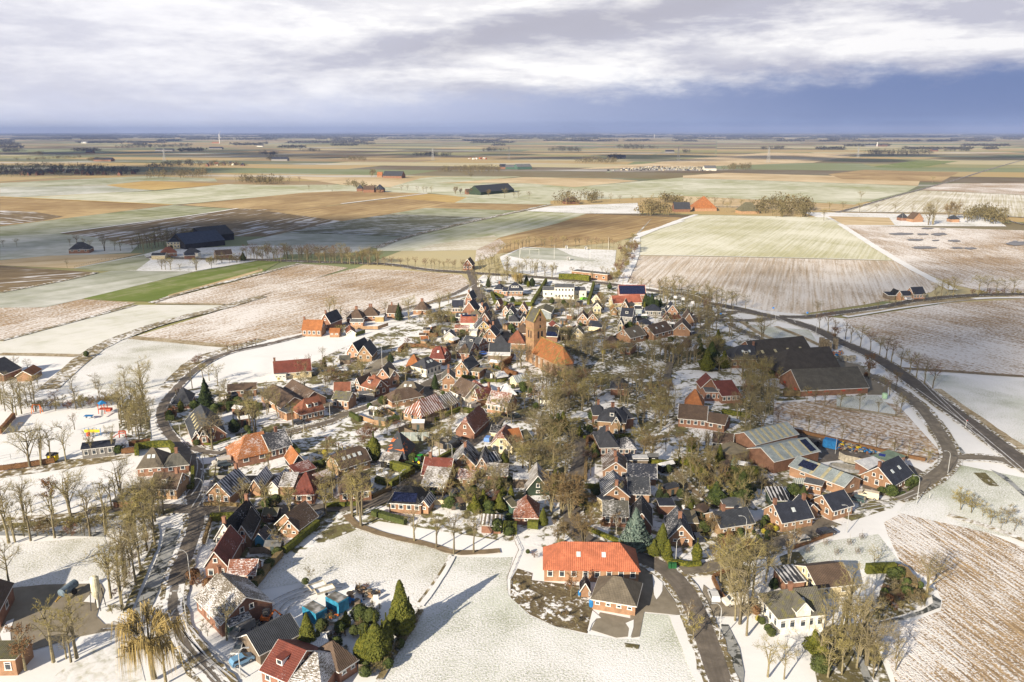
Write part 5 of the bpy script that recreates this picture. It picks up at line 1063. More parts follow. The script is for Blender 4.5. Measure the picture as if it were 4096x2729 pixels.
H('the brown brick villa', 'brown brick villa with grey snowy tiles behind the blue spruce', 'house', 'A3 890,238 1095,245 7.5/2.7/5 U grey_s5 brown f3', 'A3 890,120 970,100 3/2.8/2.9 F dark cream f1')
H('the black gable behind the spruce', 'black roofed gable house right behind the blue spruce', 'house', 'A3 1125,305 1300,318 9/2.4/5.8 V black_s2 brown f1')
H('the brick gable with solar roof', 'orange brick gable house with solar panels between conifers', 'house', 'A3 1455,402 1652,410 9/2/5.4 V slate_s3 orange f2 c0.4', 'A3 1600,292 1700,295 6/2.3/2.4 F tan tan n')
H('the long tan bungalow', 'long tan brick bungalow with dark slate roof', 'house', 'A3 1895,332 2175,288 7/2.3/4.8 U slate tan f4 c0.3')
H('the garages behind the bungalow', 'flat garages behind the long tan bungalow', 'garage', 'A3 1930,150 2110,150 5/2.2/2.3 F felt brown n', 'A3 1370,140 1500,140 4/2.2/2.3 F navy brown n')
H('the black roofed brick house', 'brick house with jet black roof and two chimneys on the brick street', 'house', 'A4 270,285 530,238 7/2.3/5.6 U navy orange f4l2 c0.05+0.95 s1', 'A4 470,180 575,165 5/2.2/4 V navy orange n')
H('the smaller black roofed house', 'smaller brick house with black roof beside parked cars', 'house', 'A4 700,188 872,138 6.5/2.5/5.4 U navy orange f3l2')
H('the green shed behind the black roofs', 'green walled shed with snow streaked black roof', 'shed', 'B4 1210,1500 1400,1500 5/2/3.2 SU black_v5 darkgreen n')
H('the corner brick house', 'brick gable house with black roof and pale skylights at the road corner', 'house', 'B5 700,1322 940,1172 8.5/2.4/6.4 U navy orange f4l3 s2 c0.05')
H('the green roofed shed', 'shed with flat pale green roof behind the corner brick house', 'shed', 'B5 640,1012 850,935 5/2/2.1 F mint pink n nt')
H('the snow roofed extension', 'brick extension with snow and moss on its roof', 'shed', 'B5 415,1130 640,1070 5/2.2/3.0 SU snow brick n')
H('the long workshop', 'long brick workshop with pale sheet roof and solar panels', 'workshop', 'B4 1430,1080 2105,1345 7.5/2.5/4.6 U metal orange b Y4 p0.27+0.55+0.28+0.55')
H('the front sheet roofed hall', 'front one of two wide brick halls with pale sheet roofs', 'hall', 'B4 1230,1062 1790,925 10/3.4/5.8 U metal brown n Y4 p0.87+0.5+0.13+0.8')
H('the rear sheet roofed hall', 'rear one of two wide brick halls with pale sheet roofs', 'hall', 'B4 1000,850 1525,712 9/3.6/6.0 U metal brown n Y7')
H('the tan canopy', 'open canopy with a flat tan roof beside the sheet roofed halls', 'canopy', 'B4 690,968 930,905 7/3/3.1 F tan wood n nt')
H('the black weatherboard shed', 'black weatherboard shed under old brown tiles', 'shed', 'B4 470,740 712,768 5/1.8/4.2 U brown_s2 black f2')
H('the brown roofed double house', 'brown roofed brick house with lower wing below the orange roof', 'house', 'B4 38,468 385,500 8/2.7/6.4 U brown brick f4', 'B4 390,502 612,545 6/2.4/4.8 U brown brown f2')
H('the orange pyramid roof house', 'house under a tall plain orange pyramid roof', 'house', 'B4 115,300 345,320 8/2.3/7.6 HU orange orange n nt')
H('the modern maroon house', 'modern brick house with a big maroon slope and glass front', 'house', 'C4 272,1532 500,1520 8/2.6/5.6 SU maroon brown f4', 'C4 65,1498 270,1502 5/3/3.1 F felt brick f3', 'C4 10,1420 232,1420 7/2.6/6.2 V maroon brown n')
H('the slate farmhouse barn', 'brick farmhouse with slate roof joined to a long dark barn', 'barn', 'C4 395,1085 705,1082 11/3.6/8.2 HLU dark brown f4l4 m1 s2 c0.95', 'C4 720,1090 1440,1020 18/2.3/9.6 U umber brown n y4')
H('the middle grey barn', 'middle one of three great barns, with white hip tip', 'barn', 'C4 1010,1235 1765,1185 19/2.2/9.8 HLU umber brown n nt')
H('the long grey front barn', 'long front barn with red shutters and pale sheet gable', 'barn', 'C4 1262,1442 2100,1400 16/2.1/8 U ash brown b rw')
H('the lonely roadside farm', 'small brick farm with black roofs alone on the east road', 'house', 'C6 960,442 1108,435 6.5/2.8/6.6 U navy pink f4', 'C6 812,442 958,438 5/2/4.4 U navy pink f2', 'C6 735,440 815,440 7/2.2/5 V black pink n', name='farmhouse')
H('the solar carport by the east road', 'low carport covered in solar panels beside the lonely farm', 'carport', 'C6 650,440 745,440 7/2/2.8 SU navy wood n')
# north part
H('the white school hall', 'tall white school block with flat grey roof', 'school', 'C2 2030,540 2335,545 12/6/6.1 F felt white f6', 'C2 1848,510 2028,512 12/3.4/3.5 F felt white f2')
H('the low school wing', 'low white school wing beside the clipped hedge', 'school', 'C3 182,522 372,522 12/3.6/3.7 F felt white f2')
H('the orange brick sports hall', 'long low orange brick hall at the sports ground', 'hall', 'C3 146,195 702,258 7/3.6/3.8 F felt orange f5')
H('the red roofed farm hall', 'wide red roofed farmhouse with solar panels on the rear barn', 'house', 'C3 800,678 1242,660 8/2.2/5.8 U red cream f5', 'C3 890,560 1300,560 9/3.0/8 U red red n p0.5+0.5+.95+.85'.replace('red red', 'red brick'))
H('the little cream gable', 'little cream gabled house with orange roof near the clipped hedge', 'house', 'C3 458,622 590,632 8/2.4/5.6 V orange cream f1')
H('the cream two storey house', 'cream two storey house with black roof among trees', 'house', 'C3 480,772 600,775 8/3.2/5.8 V black cream f2')
H('the brown gable north house', 'brown roofed gable house in front of the red farm hall', 'house', 'C3 915,745 1030,750 8/2/5.8 V brown orange f2', 'C3 868,790 930,790 5/2.4/2.5 F snow white n')
H('the tiny tan gable', 'tiny tan gable house before the brown gabled one', 'shed', 'C3 765,795 858,795 6/2.3/4.3 V orange tan f1')
H('the dark grey family house', 'grey brick family house with blue black roof and dormer', 'house', 'C3 905,925 1088,938 8/3.4/7.2 U navy grey f3 m1')
H('the metal store', 'small grey metal store behind the grey family house', 'shed', 'C3 1138,775 1240,775 6/2.3/3.3 U slate metal n')
H('the grey bungalow', 'grey bungalow with blue black hipped roofs', 'house', 'C3 1300,815 1545,822 8/2.7/5.6 HU navy grey f4')
H('the brick gable with dormer', 'brick gable house with black roof and white dormer by the flagpoles', 'house', 'C3 1632,832 1800,835 9/2.8/6.8 V navy pink f2 m1')
H('the plum roofed small house', 'small brick house with plum roof below the flagpoles', 'house', 'C3 1565,952 1690,958 7/2.6/5.2 V maroon brick f2', 'C3 1690,950 1860,930 5/2.4/4 U maroon brick f3')
H('the big brown gable house', 'big brown roofed house with white boards at the road side', 'house', 'C3 1900,965 2050,970 11/2.4/6.6 V brown orange n')
H('the rust gable row', 'broad rust gabled house half behind a bare tree', 'house', 'C3 1735,1115 1995,1130 11/2.3/6.4 V brown orange f0')
H('the low black hipped bungalow', 'low brick bungalow with black hipped roof and picture window', 'house', 'C3 1210,1035 1390,1038 7/2.6/4.9 HU navy orange f2')
H('the upper brown terrace', 'upper terrace of brown roofed houses with blank orange gable', 'house', 'C3 1430,1195 1720,1112 8.5/2.6/6.2 U brown orange f3l0 s2')
H('the lower brown terrace', 'lower terrace of brown roofed houses with blank orange gable', 'house', 'C3 1062,1252 1300,1195 8.5/2.6/6.2 U taupe orange f2l0 s1 c0.02')
H('the white rimmed flat house', 'flat roofed house with a thick white snowy rim', 'house', 'C3 905,1405 1065,1425 8/2.7/2.8 F moss brick f2')
H('the left half of the double gable', 'left gable of the brown roofed double house', 'house', 'C3 235,962 390,966 8/3/6.2 V brown orange f2')
H('the right half of the double gable', 'right gable of the brown roofed double house', 'house', 'C3 392,966 546,966 8/3/6.2 V brown orange f2')
H('the black solar barn', 'low barn with a wide black solar roof before the double gable', 'shed', 'C3 402,1035 610,1060 6/2/4.2 U navy cream n')
H('the narrow cream and black house', 'narrow house with black roof and cream wall behind tree', 'house', 'C3 868,1052 945,1055 7/2.8/5.6 V navy cream f1')
H('the black workshop shed', 'black roofed shed right of the grey family house', 'shed', 'C3 1168,962 1300,965 4.5/2/3.3 U black orange n')
H('the mossy cream cottage', 'cream cottage with mossy grey roof near the church trees', 'house', 'C3 150,1175 325,1180 7/2.3/5.2 V grey_m cream f1')
H('the hidden pink roofed shed', 'pinkish roofed shed half buried in bare branches', 'shed', 'C3 640,1310 870,1320 7/2/4.6 HU brown_s3 brown n nt')
H('the dormer farmhouse', 'hedged brick farmhouse with black roof and three white dormers', 'house', 'C2 1290,492 1532,492 9/2.7/7.2 HU navy orange f4 m3', 'C2 1082,485 1212,490 7/3.4/6.4 HU navy pink f2 c0.5', 'C2 1212,495 1290,498 6/2.6/4.4 U navy pink f1')
H('the narrow brick gable', 'very narrow brick gable right at the tree lined street', 'house', 'C2 1108,718 1170,722 6/2.9/5.4 V rust pink f1')
H('the pinkish gable', 'pinkish snow dusted gable house near the hedged garden', 'house', 'C2 1222,812 1312,820 8/2.7/5.4 V rust_s5 pink f1')
H('the orange front gable', 'orange fronted steep gable house near the hedged garden', 'house', 'C2 1470,802 1592,805 7/2.6/6.2 V rust orange f2')
H('the dark green gable house', 'slate roofed house with a dark green gable', 'house', 'C2 1265,880 1410,884 9/2.8/6 V slate_s2 darkgreen f1')
H('the low brick hip house', 'brick house with low black hip facing the church side', 'house', 'C2 1320,990 1478,990 7/2.8/5.8 HV dark orange f2')
H('the brick gable by the tower', 'black roofed brick gable close to the church tower', 'house', 'C2 1495,1005 1602,1005 8/3/6 V black_s2 orange f1')
H('the plain brown hip house', 'plain brown hipped house left of the church tower', 'house', 'C2 1440,1190 1602,1195 8/3.2/7.2 HU brown orange f1')
H('the red hipped manse', 'red brown hipped house beside the old church', 'house', 'C2 1290,1325 1565,1335 9/2.4/7.4 HU rust orange n')
H('the green sports shed', 'wide dull green hall with a shallow roof behind the tower', 'hall', 'C2 1715,850 1975,860 13/3/5 V moss metal n')
H('the solar roof right of the tower', 'black roofed house with solar panels right of the tower', 'house', 'C2 1902,1212 2070,1222 8/2.5/6.2 U black brown n p0.5+0.25+0.9+0.4')
H('the rusty shed right of the tower', 'rusty red shed beyond the solar roofed house', 'shed', 'C2 1990,1055 2110,1050 7/2/3.6 V maroon brown n')
H('the brown house right of the tower', 'brown roofed house among bare trees right of the tower', 'house', 'C2 2090,1180 2270,1185 8/2.4/5.6 HU taupe brown n')
H('the crossing house', 'dark brick house at the crossing by the sports ground', 'house', 'C2 598,85 740,88 10/3/7.6 V brown brick f3', name='house')
H('the hidden garden room', 'snow covered garden room hidden among the central trees', 'house', 'C5 1578,925 1815,935 6/2.5/3.4 SU snow white f4')
H('the slate roof in the wood', 'dark slate roof standing inside the central woodland', 'house', 'B3 1385,75 1592,85 8/2.4/6 HU dark_s2 brown n')
H('the snowy wooden gable', 'steep green gabled wooden house with snowy brown roof', 'house', 'B3 325,1335 625,1335 8/1.3/5.8 V taupe_v5 darkgreen f1')
H('the snow topped carport', 'brown wooden carport with thick snow on its flat roof', 'carport', 'B3 165,1242 378,1245 3.5/2.3/2.4 F snow wood n nt')
H('the red tiled cottage', 'cottage with steep snow dusted red tiles and green dormer', 'house', 'A3 122,222 325,228 7/2/5.8 HV rust_s4 brick f1', 'A3 105,160 160,150 6/2.4/2.5 F green_x green n'.replace('green_x', 'moss'))
H('the striped roof shed', 'brick shed with blue and yellow striped panels on its roof', 'shed', 'A2 1992,292 2155,302 4.5/2/3.6 U taupe_v6 brick n')
H('the snow swept shed', 'low shed with drifting snow on its ribbed roof', 'shed', 'B2 2040,1155 2280,1165 6/1.7/4 U taupe_s6 brown n')
# south
H('the brown street cottage', 'brick cottage with brown tiles beside a long clipped hedge', 'house', 'A2 425,335 582,218 6.5/2/5.6 U brown_s1 orange n', 'A2 268,330 420,338 5/2/4.6 V brown orange f2')
H('the mossy black hut', 'small black hut with mossy roof behind the white gabled house', 'shed', 'A2 118,202 228,204 3.5/1.8/2.9 U moss_m black f1')
H('the blue boarded hut', 'tiny hut with blue boarded gable', 'shed', 'A2 48,412 128,416 3.5/1.9/3.4 V dark blue n')
H('the black roofed barn', 'wooden barn with a plain blue black roof in the lower left', 'barn', 'A2 95,1430 440,1245 7/2/4.6 U slate wood n')
H('the maroon bay window house', 'maroon tiled brick house with white dormer at the lower edge', 'house', 'A2 110,1590 330,1690 9/2.5/5.8 U maroon_s1 brick f2 m1', 'A2 340,1690 620,1740 9/2.4/5.4 HU taupe_s6 brick n nt')
H('the brown hipped annex', 'small brick house with hipped brown tiles by the conifers', 'house', 'A2 775,1590 925,1490 7.5/2.3/5.6 HU brown_s1 brick f2')
H('the snowy flat garage', 'garage with smooth snow on its flat roof by the conifers', 'garage', 'A2 555,1440 690,1410 5/2.2/2.3 F snow white n')
H('the bright red farmhouse', 'long farmhouse with a bright plain red roof at the road bend', 'house', 'A3 380,706 1190,722 8.6/2.7/6.9 HU fresh_r4 orange f8 s2 nt')
H('the grey hipped barn', 'grey corrugated hipped barn joined before the red farmhouse', 'barn', 'A3 792,948 1160,1010 8/2.2/5.6 HU taupe_r3 orange f4')
H('the tiny brick dovecote shed', 'tiny brick shed with black roof between red farmhouse and barn', 'shed', 'A3 697,845 766,848 2.8/1.6/3.2 V black_s3 orange n')
H('the white villa', 'white plastered villa with grey roof and central gable', 'house', 'A4 235,1160 630,1118 8/3.1/6.6 HLU grey_m white f5l4 s1 c0.1', 'A4 385,1150 505,1138 4.5/4.4/6.2 V grey_m white f1')
H('the cream coach house', 'long cream gabled coach house with brown roof behind the villa', 'barn', 'A4 572,868 868,832 8.5/2.5/5 U brown cream f2l2')
H('the snowy back shed', 'low dark shed with snow stripes behind the white villa', 'shed', 'A4 300,812 460,795 5/2.2/2.8 SU dark_v5 brown n')
H('the orange garden room', 'orange wooden garden room beside the long workshop', 'shed', 'B4 1608,1285 1825,1330 3.5/2.2/2.3 F felt yellow f2'.replace('yellow f2', 'orange f3'))
H('the dark roof behind the hedge', 'dark barn with brown gable at the left picture edge', 'barn', 'D1 40,1500 200,1440 14/2.5/7 U dark brown n', 'D1 150,1500 290,1495 8/2/4 V orange orange n')
# further farms
H('the great blue barn', 'great blue black barn of the northwestern farm', 'barn', 'D1 1640,330 1990,290 26/4/12 U blue black n nt', name='barn')
H('the rear blue barn', 'second dark barn rising behind the great blue barn', 'barn', 'D1 1800,270 2070,240 26/5/12 U dark black n nt')
H('the ornate yellow farmhouse', 'yellow brick farmhouse with blue roof before the great barn', 'house', 'D1 1478,325 1592,322 10/5/8 HU navy cream f4')
H('the far red tiled farm', 'red tiled farm at the foot of the great blue barn', 'house', 'D1 1425,398 1565,390 9/2.5/7 HU rust brown f3', 'D1 1340,418 1460,415 8/2.5/4 U dark cream n')
H('the far white cottage', 'white cottage with dark roofs near the great blue barn', 'house', 'D1 1625,400 1750,398 8/3/6.4 HU dark white f2', 'D1 1635,418 1725,412 5/2.5/4 U navy brick n')
H('the far brown barn', 'low brown roofed barn right of the white cottage', 'barn', 'D1 1910,415 2055,405 9/2.5/6 U brown brown n')
H('the far dark farmhouse', 'dark roofed farm at the edge of the tan stubble', 'house', 'D1 610,365 790,360 12/2.5/8 HU dark_s2 brown f3')
H('the far green barn', 'large grey green barn on the open plain', 'barn', 'E2 960,485 1190,465 26/4/14 U dark darkgreen n nt', 'E2 862,480 940,478 10/3/8 U brown brown n nt')
H('the lone farm in the trees', 'small farm inside the tree ring on the plain', 'house', 'E2 1548,548 1640,545 12/3/9 HU brown brown n nt')
H('the far pyramid farm', 'farm with a large pure red pyramid roof', 'house', 'E3 82,594 232,594 28/3/17 HU orange orange n nt')
H('the far half hidden barn', 'grey barn left of the far red pyramid roof', 'barn', 'E3 -60,600 50,600 14/3/11 U dark brown n nt')
H('the far moss roofed farm', 'moss roofed farm right of the far red pyramid roof', 'barn', 'E3 402,614 525,612 16/3/13 HU moss tan n nt')
H('the small far brick farm', 'small brick farm with dark roofs left of the big round trees', 'house', 'E3 1500,662 1550,662 9/3/8 HU dark brick n nt', 'E3 1585,672 1655,670 10/3/10 V brown orange n nt')
H('the far brick cottage', 'far brick cottage between the big round trees', 'house', 'E3 1848,672 1905,672 9/3/7 HU slate orange n nt')
H('the far yellow sheds', 'pair of pale green sheds beyond the plain wood', 'shed', 'E2 1213,308 1312,306 25/6/13 U felt green n nt', 'E2 1130,306 1210,306 25/5/11 U felt green n nt', 'E2 1090,304 1132,304 20/5/12 U navy brown n nt')
H('the far red roofed farm', 'far farm with red and dark roofs on the pale stubble', 'barn', 'E2 245,362 280,362 12/4/11 U orange orange n nt', 'E2 285,366 415,368 20/4/14 U dark brown n nt')
H('the far west plain farm', 'farm with dark roofs at the white edged field', 'house', 'E2 105,458 145,458 10/4/10 HU dark brick n nt', 'E2 230,465 290,465 16/4/12 HU navy brown n nt', 'E2 150,466 225,466 14/4/10 U brown brown n nt')
for i, (x, y, w_, rm, wm, lb) in enumerate([(1070, 180, 120, 'slate', 'grey', 'long row of grey sheds on the far left plain'), (560, 127, 35, 'snow', 'white', 'white far shed catching the sun'), (1440, 168, 90, 'navy', 'grey', 'far dark barn left of the slender mast'), (645, 252, 120, 'navy', 'brown', 'far dark farm behind the left village'), (1870, 248, 110, 'navy', 'grey', 'far blue barns on the plain'), (590, 195, 45, 'dark', 'brown', 'small far dark farmhouse on the left plain'),
  (1460, 128, 50, 'orange', 'orange', 'far orange roofed shed under the wind turbine'), (1770, 150, 40, 'slate', 'white', 'far pale shed behind a round wood')]):
    H('the far shed', lb, 'barn', 'E1 %d,%d %d,%d 25/5/12 U %s %s n nt' % (x, y, x + w_, y, rm, wm)); LM.pop()
for x, y, w_, rm, wm, lb in [(1840, 232, 120, 'navy', 'grey', 'far blue roofed farm beside dark pines'), (2235, 192, 60, 'navy', 'grey', 'far blue shed beyond the gas site'), (1250, 150, 80, 'felt', 'white', 'white far building in the dark wood belt'), (410, 360, 30, 'navy', 'brown', 'small dark far shed')][:2]:
    H('the far shed', lb, 'barn', 'E2 %d,%d %d,%d 25/5/12 U %s %s n nt' % (x, y, x + w_, y, rm, wm)); LM.pop()
for x, y, w_, rm, wm, lb in [(1260, 147, 70, 'navy', 'grey', 'far blue shed with a round silo'), (150, 316, 80, 'felt', 'white', 'white building of the fenced gas site'), (1720, 182, 40, 'dark', 'brown', 'far farmhouse inside the long wood'), (1340, 148, 70, 'brown', 'brown', 'far brown shed right of the round silo')]:
    H('the far shed', lb, 'barn', 'E3 %d,%d %d,%d 25/5/12 U %s %s n nt' % (x, y, x + w_, y, rm, wm)); LM.pop()
# far village on the left: one house after the other
rh = random.Random(5); vill = []
for i in range(46):
    x = rh.uniform(0, 950) if i < 34 else rh.uniform(1380, 1700); y = (rh.uniform(322, 350) if i < 34 else rh.uniform(272, 288))
    rc = rh.choice(['dark', 'brown', 'rust', 'slate', 'navy']); wc = rh.choice(['brown', 'brick', 'white'])
    root = H('x', '', 'house', 'E1 %d,%d %d,%d 9/3/8 %s %s %s n nt' % (x, y, x + rh.uniform(12, 26), y, rh.choice(['U', 'V', 'HU']), rc, wc), name='village_house', group='houses of the far village')
    vill.append((x, i < 34, {'dark': 'black', 'rust': 'red', 'navy': 'blue black', 'slate': 'slate'}.get(rc, rc), wc, root)); LM.pop()
for big in (True, False):
    for rc in set(v[2] for v in vill):
        L_ = sorted([v for v in vill if v[1] == big and v[2] == rc], key=lambda v: v[0])
        for i, v in enumerate(L_): v[4]['label'] = 'far %s roofed house with %s walls, %s from left in the %s' % (rc, v[3], ['first', 'second', 'third', 'fourth', 'fifth', 'sixth', 'seventh', 'eighth', 'ninth', 'tenth', 'eleventh', 'twelfth', 'thirteenth', 'fourteenth', 'fifteenth'][i], 'large far village' if big else 'small row village')
# ---------------------------------------------------------------- the church
def church():
    base = G('C5', 1509, 312); root = empty('church_tower', (base.x, base.y, ZG)); u = Vector((.85, .52, 0)).normalized(); v = Vector((-u.y, u.x, 0)); a, b = 5.8, 6.0; h, r = 17.0, 21.6
    W = lambda x, y, z: u*x + v*y + Vector((0, 0, z)); mb = MB()
    for P in ([(0, 0), (a, 0)], [(a, 0), (a, b)], [(a, b), (0, b)], [(0, b), (0, 0)]):
        (x0, y0), (x1, y1) = P; mb.poly([W(x0, y0, -.5), W(x1, y1, -.5), W(x1, y1, h), W(x0, y0, h)])
    mb.poly([W(0, 0, h), W(a, 0, h), W(a/2, 0, r)]); mb.poly([W(a, b, h), W(0, b, h), W(a/2, b, r)])
    link('wall', mb.mesh('wall', [WM['old']]), root)
    rf = MB()
    for P in ([(-.15, -.1, h-.2), (-.15, b+.1, h-.2), (a/2, b+.1, r+.05), (a/2, -.1, r+.05)], [(a+.15, b+.1, h-.2), (a+.15, -.1, h-.2), (a/2, -.1, r+.05), (a/2, b+.1, r+.05)]):
        Q = [W(*q) for q in P]; Q = Q[::-1] if (Q[1]-Q[0]).cross(Q[2]-Q[1]).z < 0 else Q; rf.poly(Q, 0, [(q.dot(v), q.z) for q in Q]); rf.poly([q - Vector((0, 0, .2)) for q in reversed(Q)])
    link('roof', rf.mesh('roof', [RM('grey_m')]), root)
    cp = MB()
    for yy in (0.05, b-.05):
        cp.bar(W(0, yy, h), W(a/2, yy, r+.1), .5, .3); cp.bar(W(a, yy, h), W(a/2, yy, r+.1), .5, .3)
    link('gable_coping', cp.mesh('gable_coping', [simple('lichen_stone', (0.34, 0.27, 0.08), .2)]), root)
    for z in (9.3, 13.6): 
        m2 = MB(); m2.box(W(a/2, b/2, z), (a+.16, b+.16, .22), rz=math.atan2(u.y, u.x)); link('string_course', m2.mesh('string_course', [simple('tower_band', (0.30, 0.22, 0.09), .2)]), root)
    dk = simple('tower_opening', (0.035, 0.03, 0.028), .1)
    def arch(p, dr, nrm, w_, h_):
        P = [p + dr*(-w_/2), p + dr*(w_/2)] + [p + dr*(w_/2*math.cos(t)) + Vector((0, 0, h_ - w_/2 + w_/2*math.sin(t))) for t in (0, .52, 1.05, 1.57, 2.09, 2.62, 3.14)]
        m3 = MB(); F_1 = [q + nrm*.04 for q in P]; m3.poly(F_1); 
        for i in range(len(P)): j = (i+1) % len(P); m3.poly([P[i], P[j], F_1[j], F_1[i]])
        link('bell_opening', m3.mesh('bell_opening', [dk]), root)
    for q in (.36, .64): arch(W(a*q, 0, 10.0), u, -v, .85, 2.9); arch(W(0, b*(1-q), 10.0), -v, -u, .7, 2.9)
    for z in (14.2, 17.0, 18.9): arch(W(a*.5, 0, z), u, -v, .65, 1.2)
    arch(W(0, b*.5, 5.2), -v, -u, .35, 1.5); arch(W(a*.5, 0, 5.5), u, -v, .4, 1.4)
    tag(root, 'tall old brick church tower with saddle roof and paired bell openings', 'tower'); LM.append((base, 'the church tower', root))
    FOOT.append([tuple((base + W(x, y, 0)))[:2] for x, y in ((-1, -1), (a+1, -1), (a+1, b+1), (-1, b+1))])
    # nave
    A = G('C5', 1485, 320); B = G('C5', 1905, 535); n = empty('church', (A.x, A.y, ZG)); U = (B - A); L = U.length; U.normalize(); V = Vector((-U.y, U.x, 0)); D = 8.5; wh, rh_ = 5.0, 10.6
    X = lambda x, y, z: U*x + V*y + Vector((0, 0, z)); ap = 3.4; mb = MB()
    ring = [(0, 0), (L-ap, 0), (L, D*.28), (L, D*.72), (L-ap, D), (0, D)]
    for i in range(len(ring)):
        j = (i+1) % len(ring); mb.poly([X(*ring[i], -.5), X(*ring[j], -.5), X(*ring[j], wh), X(*ring[i], wh)])
    mb.poly([X(0, D, wh), X(0, 0, wh), X(0, D/2, rh_)]); link('wall', mb.mesh('wall', [wallmat('church_wall', (0.37, 0.255, 0.18))]), n)
    e = .35; er = [(-.2, -e), (L-ap, -e), (L+e, D*.28), (L+e, D*.72), (L-ap, D+e), (-.2, D+e)]; top0, top1 = (-.2, D/2, rh_), (L-ap-1.0, D/2, rh_); z0 = wh - .2; rf = MB()
    for P in ([(*er[0], z0), (*er[1], z0), top1, top0], [(*er[1], z0), (*er[2], z0), top1], [(*er[2], z0), (*er[3], z0), top1], [(*er[3], z0), (*er[4], z0), top1], [(*er[4], z0), (*er[5], z0), top0, top1]):
        Q = [X(*q) for q in P]; nn = (Q[1]-Q[0]).cross(Q[2]-Q[1]).normalized(); hx = Vector((0, 0, 1)).cross(nn).normalized(); vy = nn.cross(hx); rf.poly(Q, 0, [(q.dot(hx), q.dot(vy)) for q in Q]); rf.poly([q - Vector((0, 0, .2)) for q in reversed(Q)])
    link('roof', rf.mesh('roof', [RM('orange_s1_m')]), n)
    rd = MB(); rd.bar(X(*top0), X(*top1), .35, .2); rd.bar(X(*top1), X(*er[1], z0), .2, .12); link('ridge_cap', rd.mesh('ridge_cap', [MATS['lichen_stone']]), n)
    for i in range(5):
        wv_, wp_ = winmesh(.9, 2.2); p = X((L-ap)*(i+.6)/5, -.03, 2.7); wo = link('window', wv_, n, p, math.atan2(U.y, U.x)); link('pane', wp_, wo)
    for i in range(4):
        m4 = MB(); p = X((L-ap)*(i+1)/4, -.4, 2.0); m4.box(p, (.7, .9, 4.2), rz=math.atan2(U.y, U.x)); link('buttress', m4.mesh('buttress', [WM['old']]), n)
    q0 = Vector((*ring[2], 0)) - Vector((*ring[1], 0)); dd = (X(*ring[2], 0) - X(*ring[1], 0)).normalized(); nm = Vector((dd.y, -dd.x, 0)); c = (X(*ring[1], 0) + X(*ring[2], 0))/2 + nm*.04
    dm, hm = doormesh(1.3, 2.6, M_DOOR); link('handle', hm, link('door', dm, n, c + Vector((0, 0, 1.3)), math.atan2(dd.y, dd.x)))
    tag(n, 'old brick church nave with lichen orange tiled roof and polygonal end', 'church'); LM.append(((A+B)/2, 'the church nave', n))
    FOOT.append([tuple(A + X(x, y, 0))[:2] for x, y in ((-1, -1), (L+1, -1), (L+1, D+1), (-1, D+1))])
church()
# ================================================================ TREES IN THEIR PLACES
# lower left
trees('A1 t 80,390,13.5 135,380,12 268,370,12 475,345,12 780,330,12 910,315,12.5 215,215,11 615,165,11 o 90,770,10.5 t 465,1420,13 665,1385,13 o 615,1418,9.5 575,1390,7 b 225,1490,9.5 G 1330,1560,14 t 1430,1590,11 l 1955,1230,8.5 f 1645,1550,5 1790,1195,3 s 1690,700,2 1700,770,2.4 e 1890,755,2.6 s 1980,790,2.8 h 1660,710,1.4')
cluster('A1 1010,1000 960,900 930,700 1010,560 1120,260 1230,120 1380,120 1400,280 1350,430 1280,560 1170,760 1090,1000', 'ttto', 24, 9.5, 12.5, 'grove along the frozen canal', 3, 2.4)
cluster('A1 950,1000 1000,560 1200,150 1330,200 1240,600 1060,1000', 'sSs', 30, 1.4, 2.6, 'undergrowth shrubs along the canal', 4, 1.6)
cluster('A1 200,330 900,270 940,320 220,350', 'sSf', 16, 2.0, 4.5, 'thin growth along the frozen ditch', 5, 2.0)
trees('A2 l 140,112,8.6 345,150,8.6 655,150,8.6 880,130,12 955,138,13 955,240,13.5 1415,370,9.6 1605,425,9.4 1755,485,10.5 1925,470,10.5 c 1305,1190,11.4,.95 C 1240,1150,6.5,.8 1375,1120,6.5,.8 1090,1430,10,.85 1150,1400,8,.85 1180,1290,7,.85 965,1430,6.6 1010,1420,7.5 c 505,1310,7.4,1.15 590,1285,3.6 e 830,1115,3.4 950,1060,3.2 1045,1080,3.0 e 480,745,1.4 f 520,705,2.6 s 150,240,3 270,300,2.6 110,350,2.4 250,440,2.2 e 240,500,2.0 170,600,2.0 80,700,2.2 30,790,1.8 f 275,460,5 s 930,800,1.6 1000,790,1.5 e 1890,80,2.4 2060,200,3 2130,290,3.2 z 480,1240,1.2 s 640,1180,1.4 720,1190,1.5 780,1180,1.4 690,1230,1.3 790,960,1.3 1050,960,1.6 1110,980,1.5')
cluster('A2 880,1460 1120,1500 1450,960 1480,1010 1180,1500 900,1568', 'sSe', 16, 1.2, 2.4, 'scrub beside the conifers', 6, 1.3)
trees('A3 v 720,418,9.5 500,405,6.2 440,120,11 530,140,11 600,170,10 620,100,10 550,345,4.4 y 1000,335,8 u 1160,415,9.2 c 1390,485,7.4 1440,540,5.0 e 1320,500,4.0 1355,430,3.4 C 1690,550,5.6 1630,150,4.6 c 370,240,4.6 b 610,850,5.6 w 1980,862,14 2060,1085,14,.8 o 2120,1190,9.5 y 1615,1075,5.4 f 1660,1220,5 e 80,320,3.6 1750,290,2.6 2065,320,1.8 s 1820,480,2.4 1900,420,2.2 1860,540,2 h 890,240,1.6 s 140,760,1.2 180,800,1.2 250,900,1.4 560,1030,1.3 650,1080,1.2 500,1010,1.1 300,520,1.6 v 1820,300,5 e 240,480,1 2140,400,1.2 2100,415,1.2')
cluster('A3 1900,560 2151,540 2151,1250 2000,1050 1880,800', 'tot', 6, 8, 11, 'trees round the white villa drive', 8, 4)
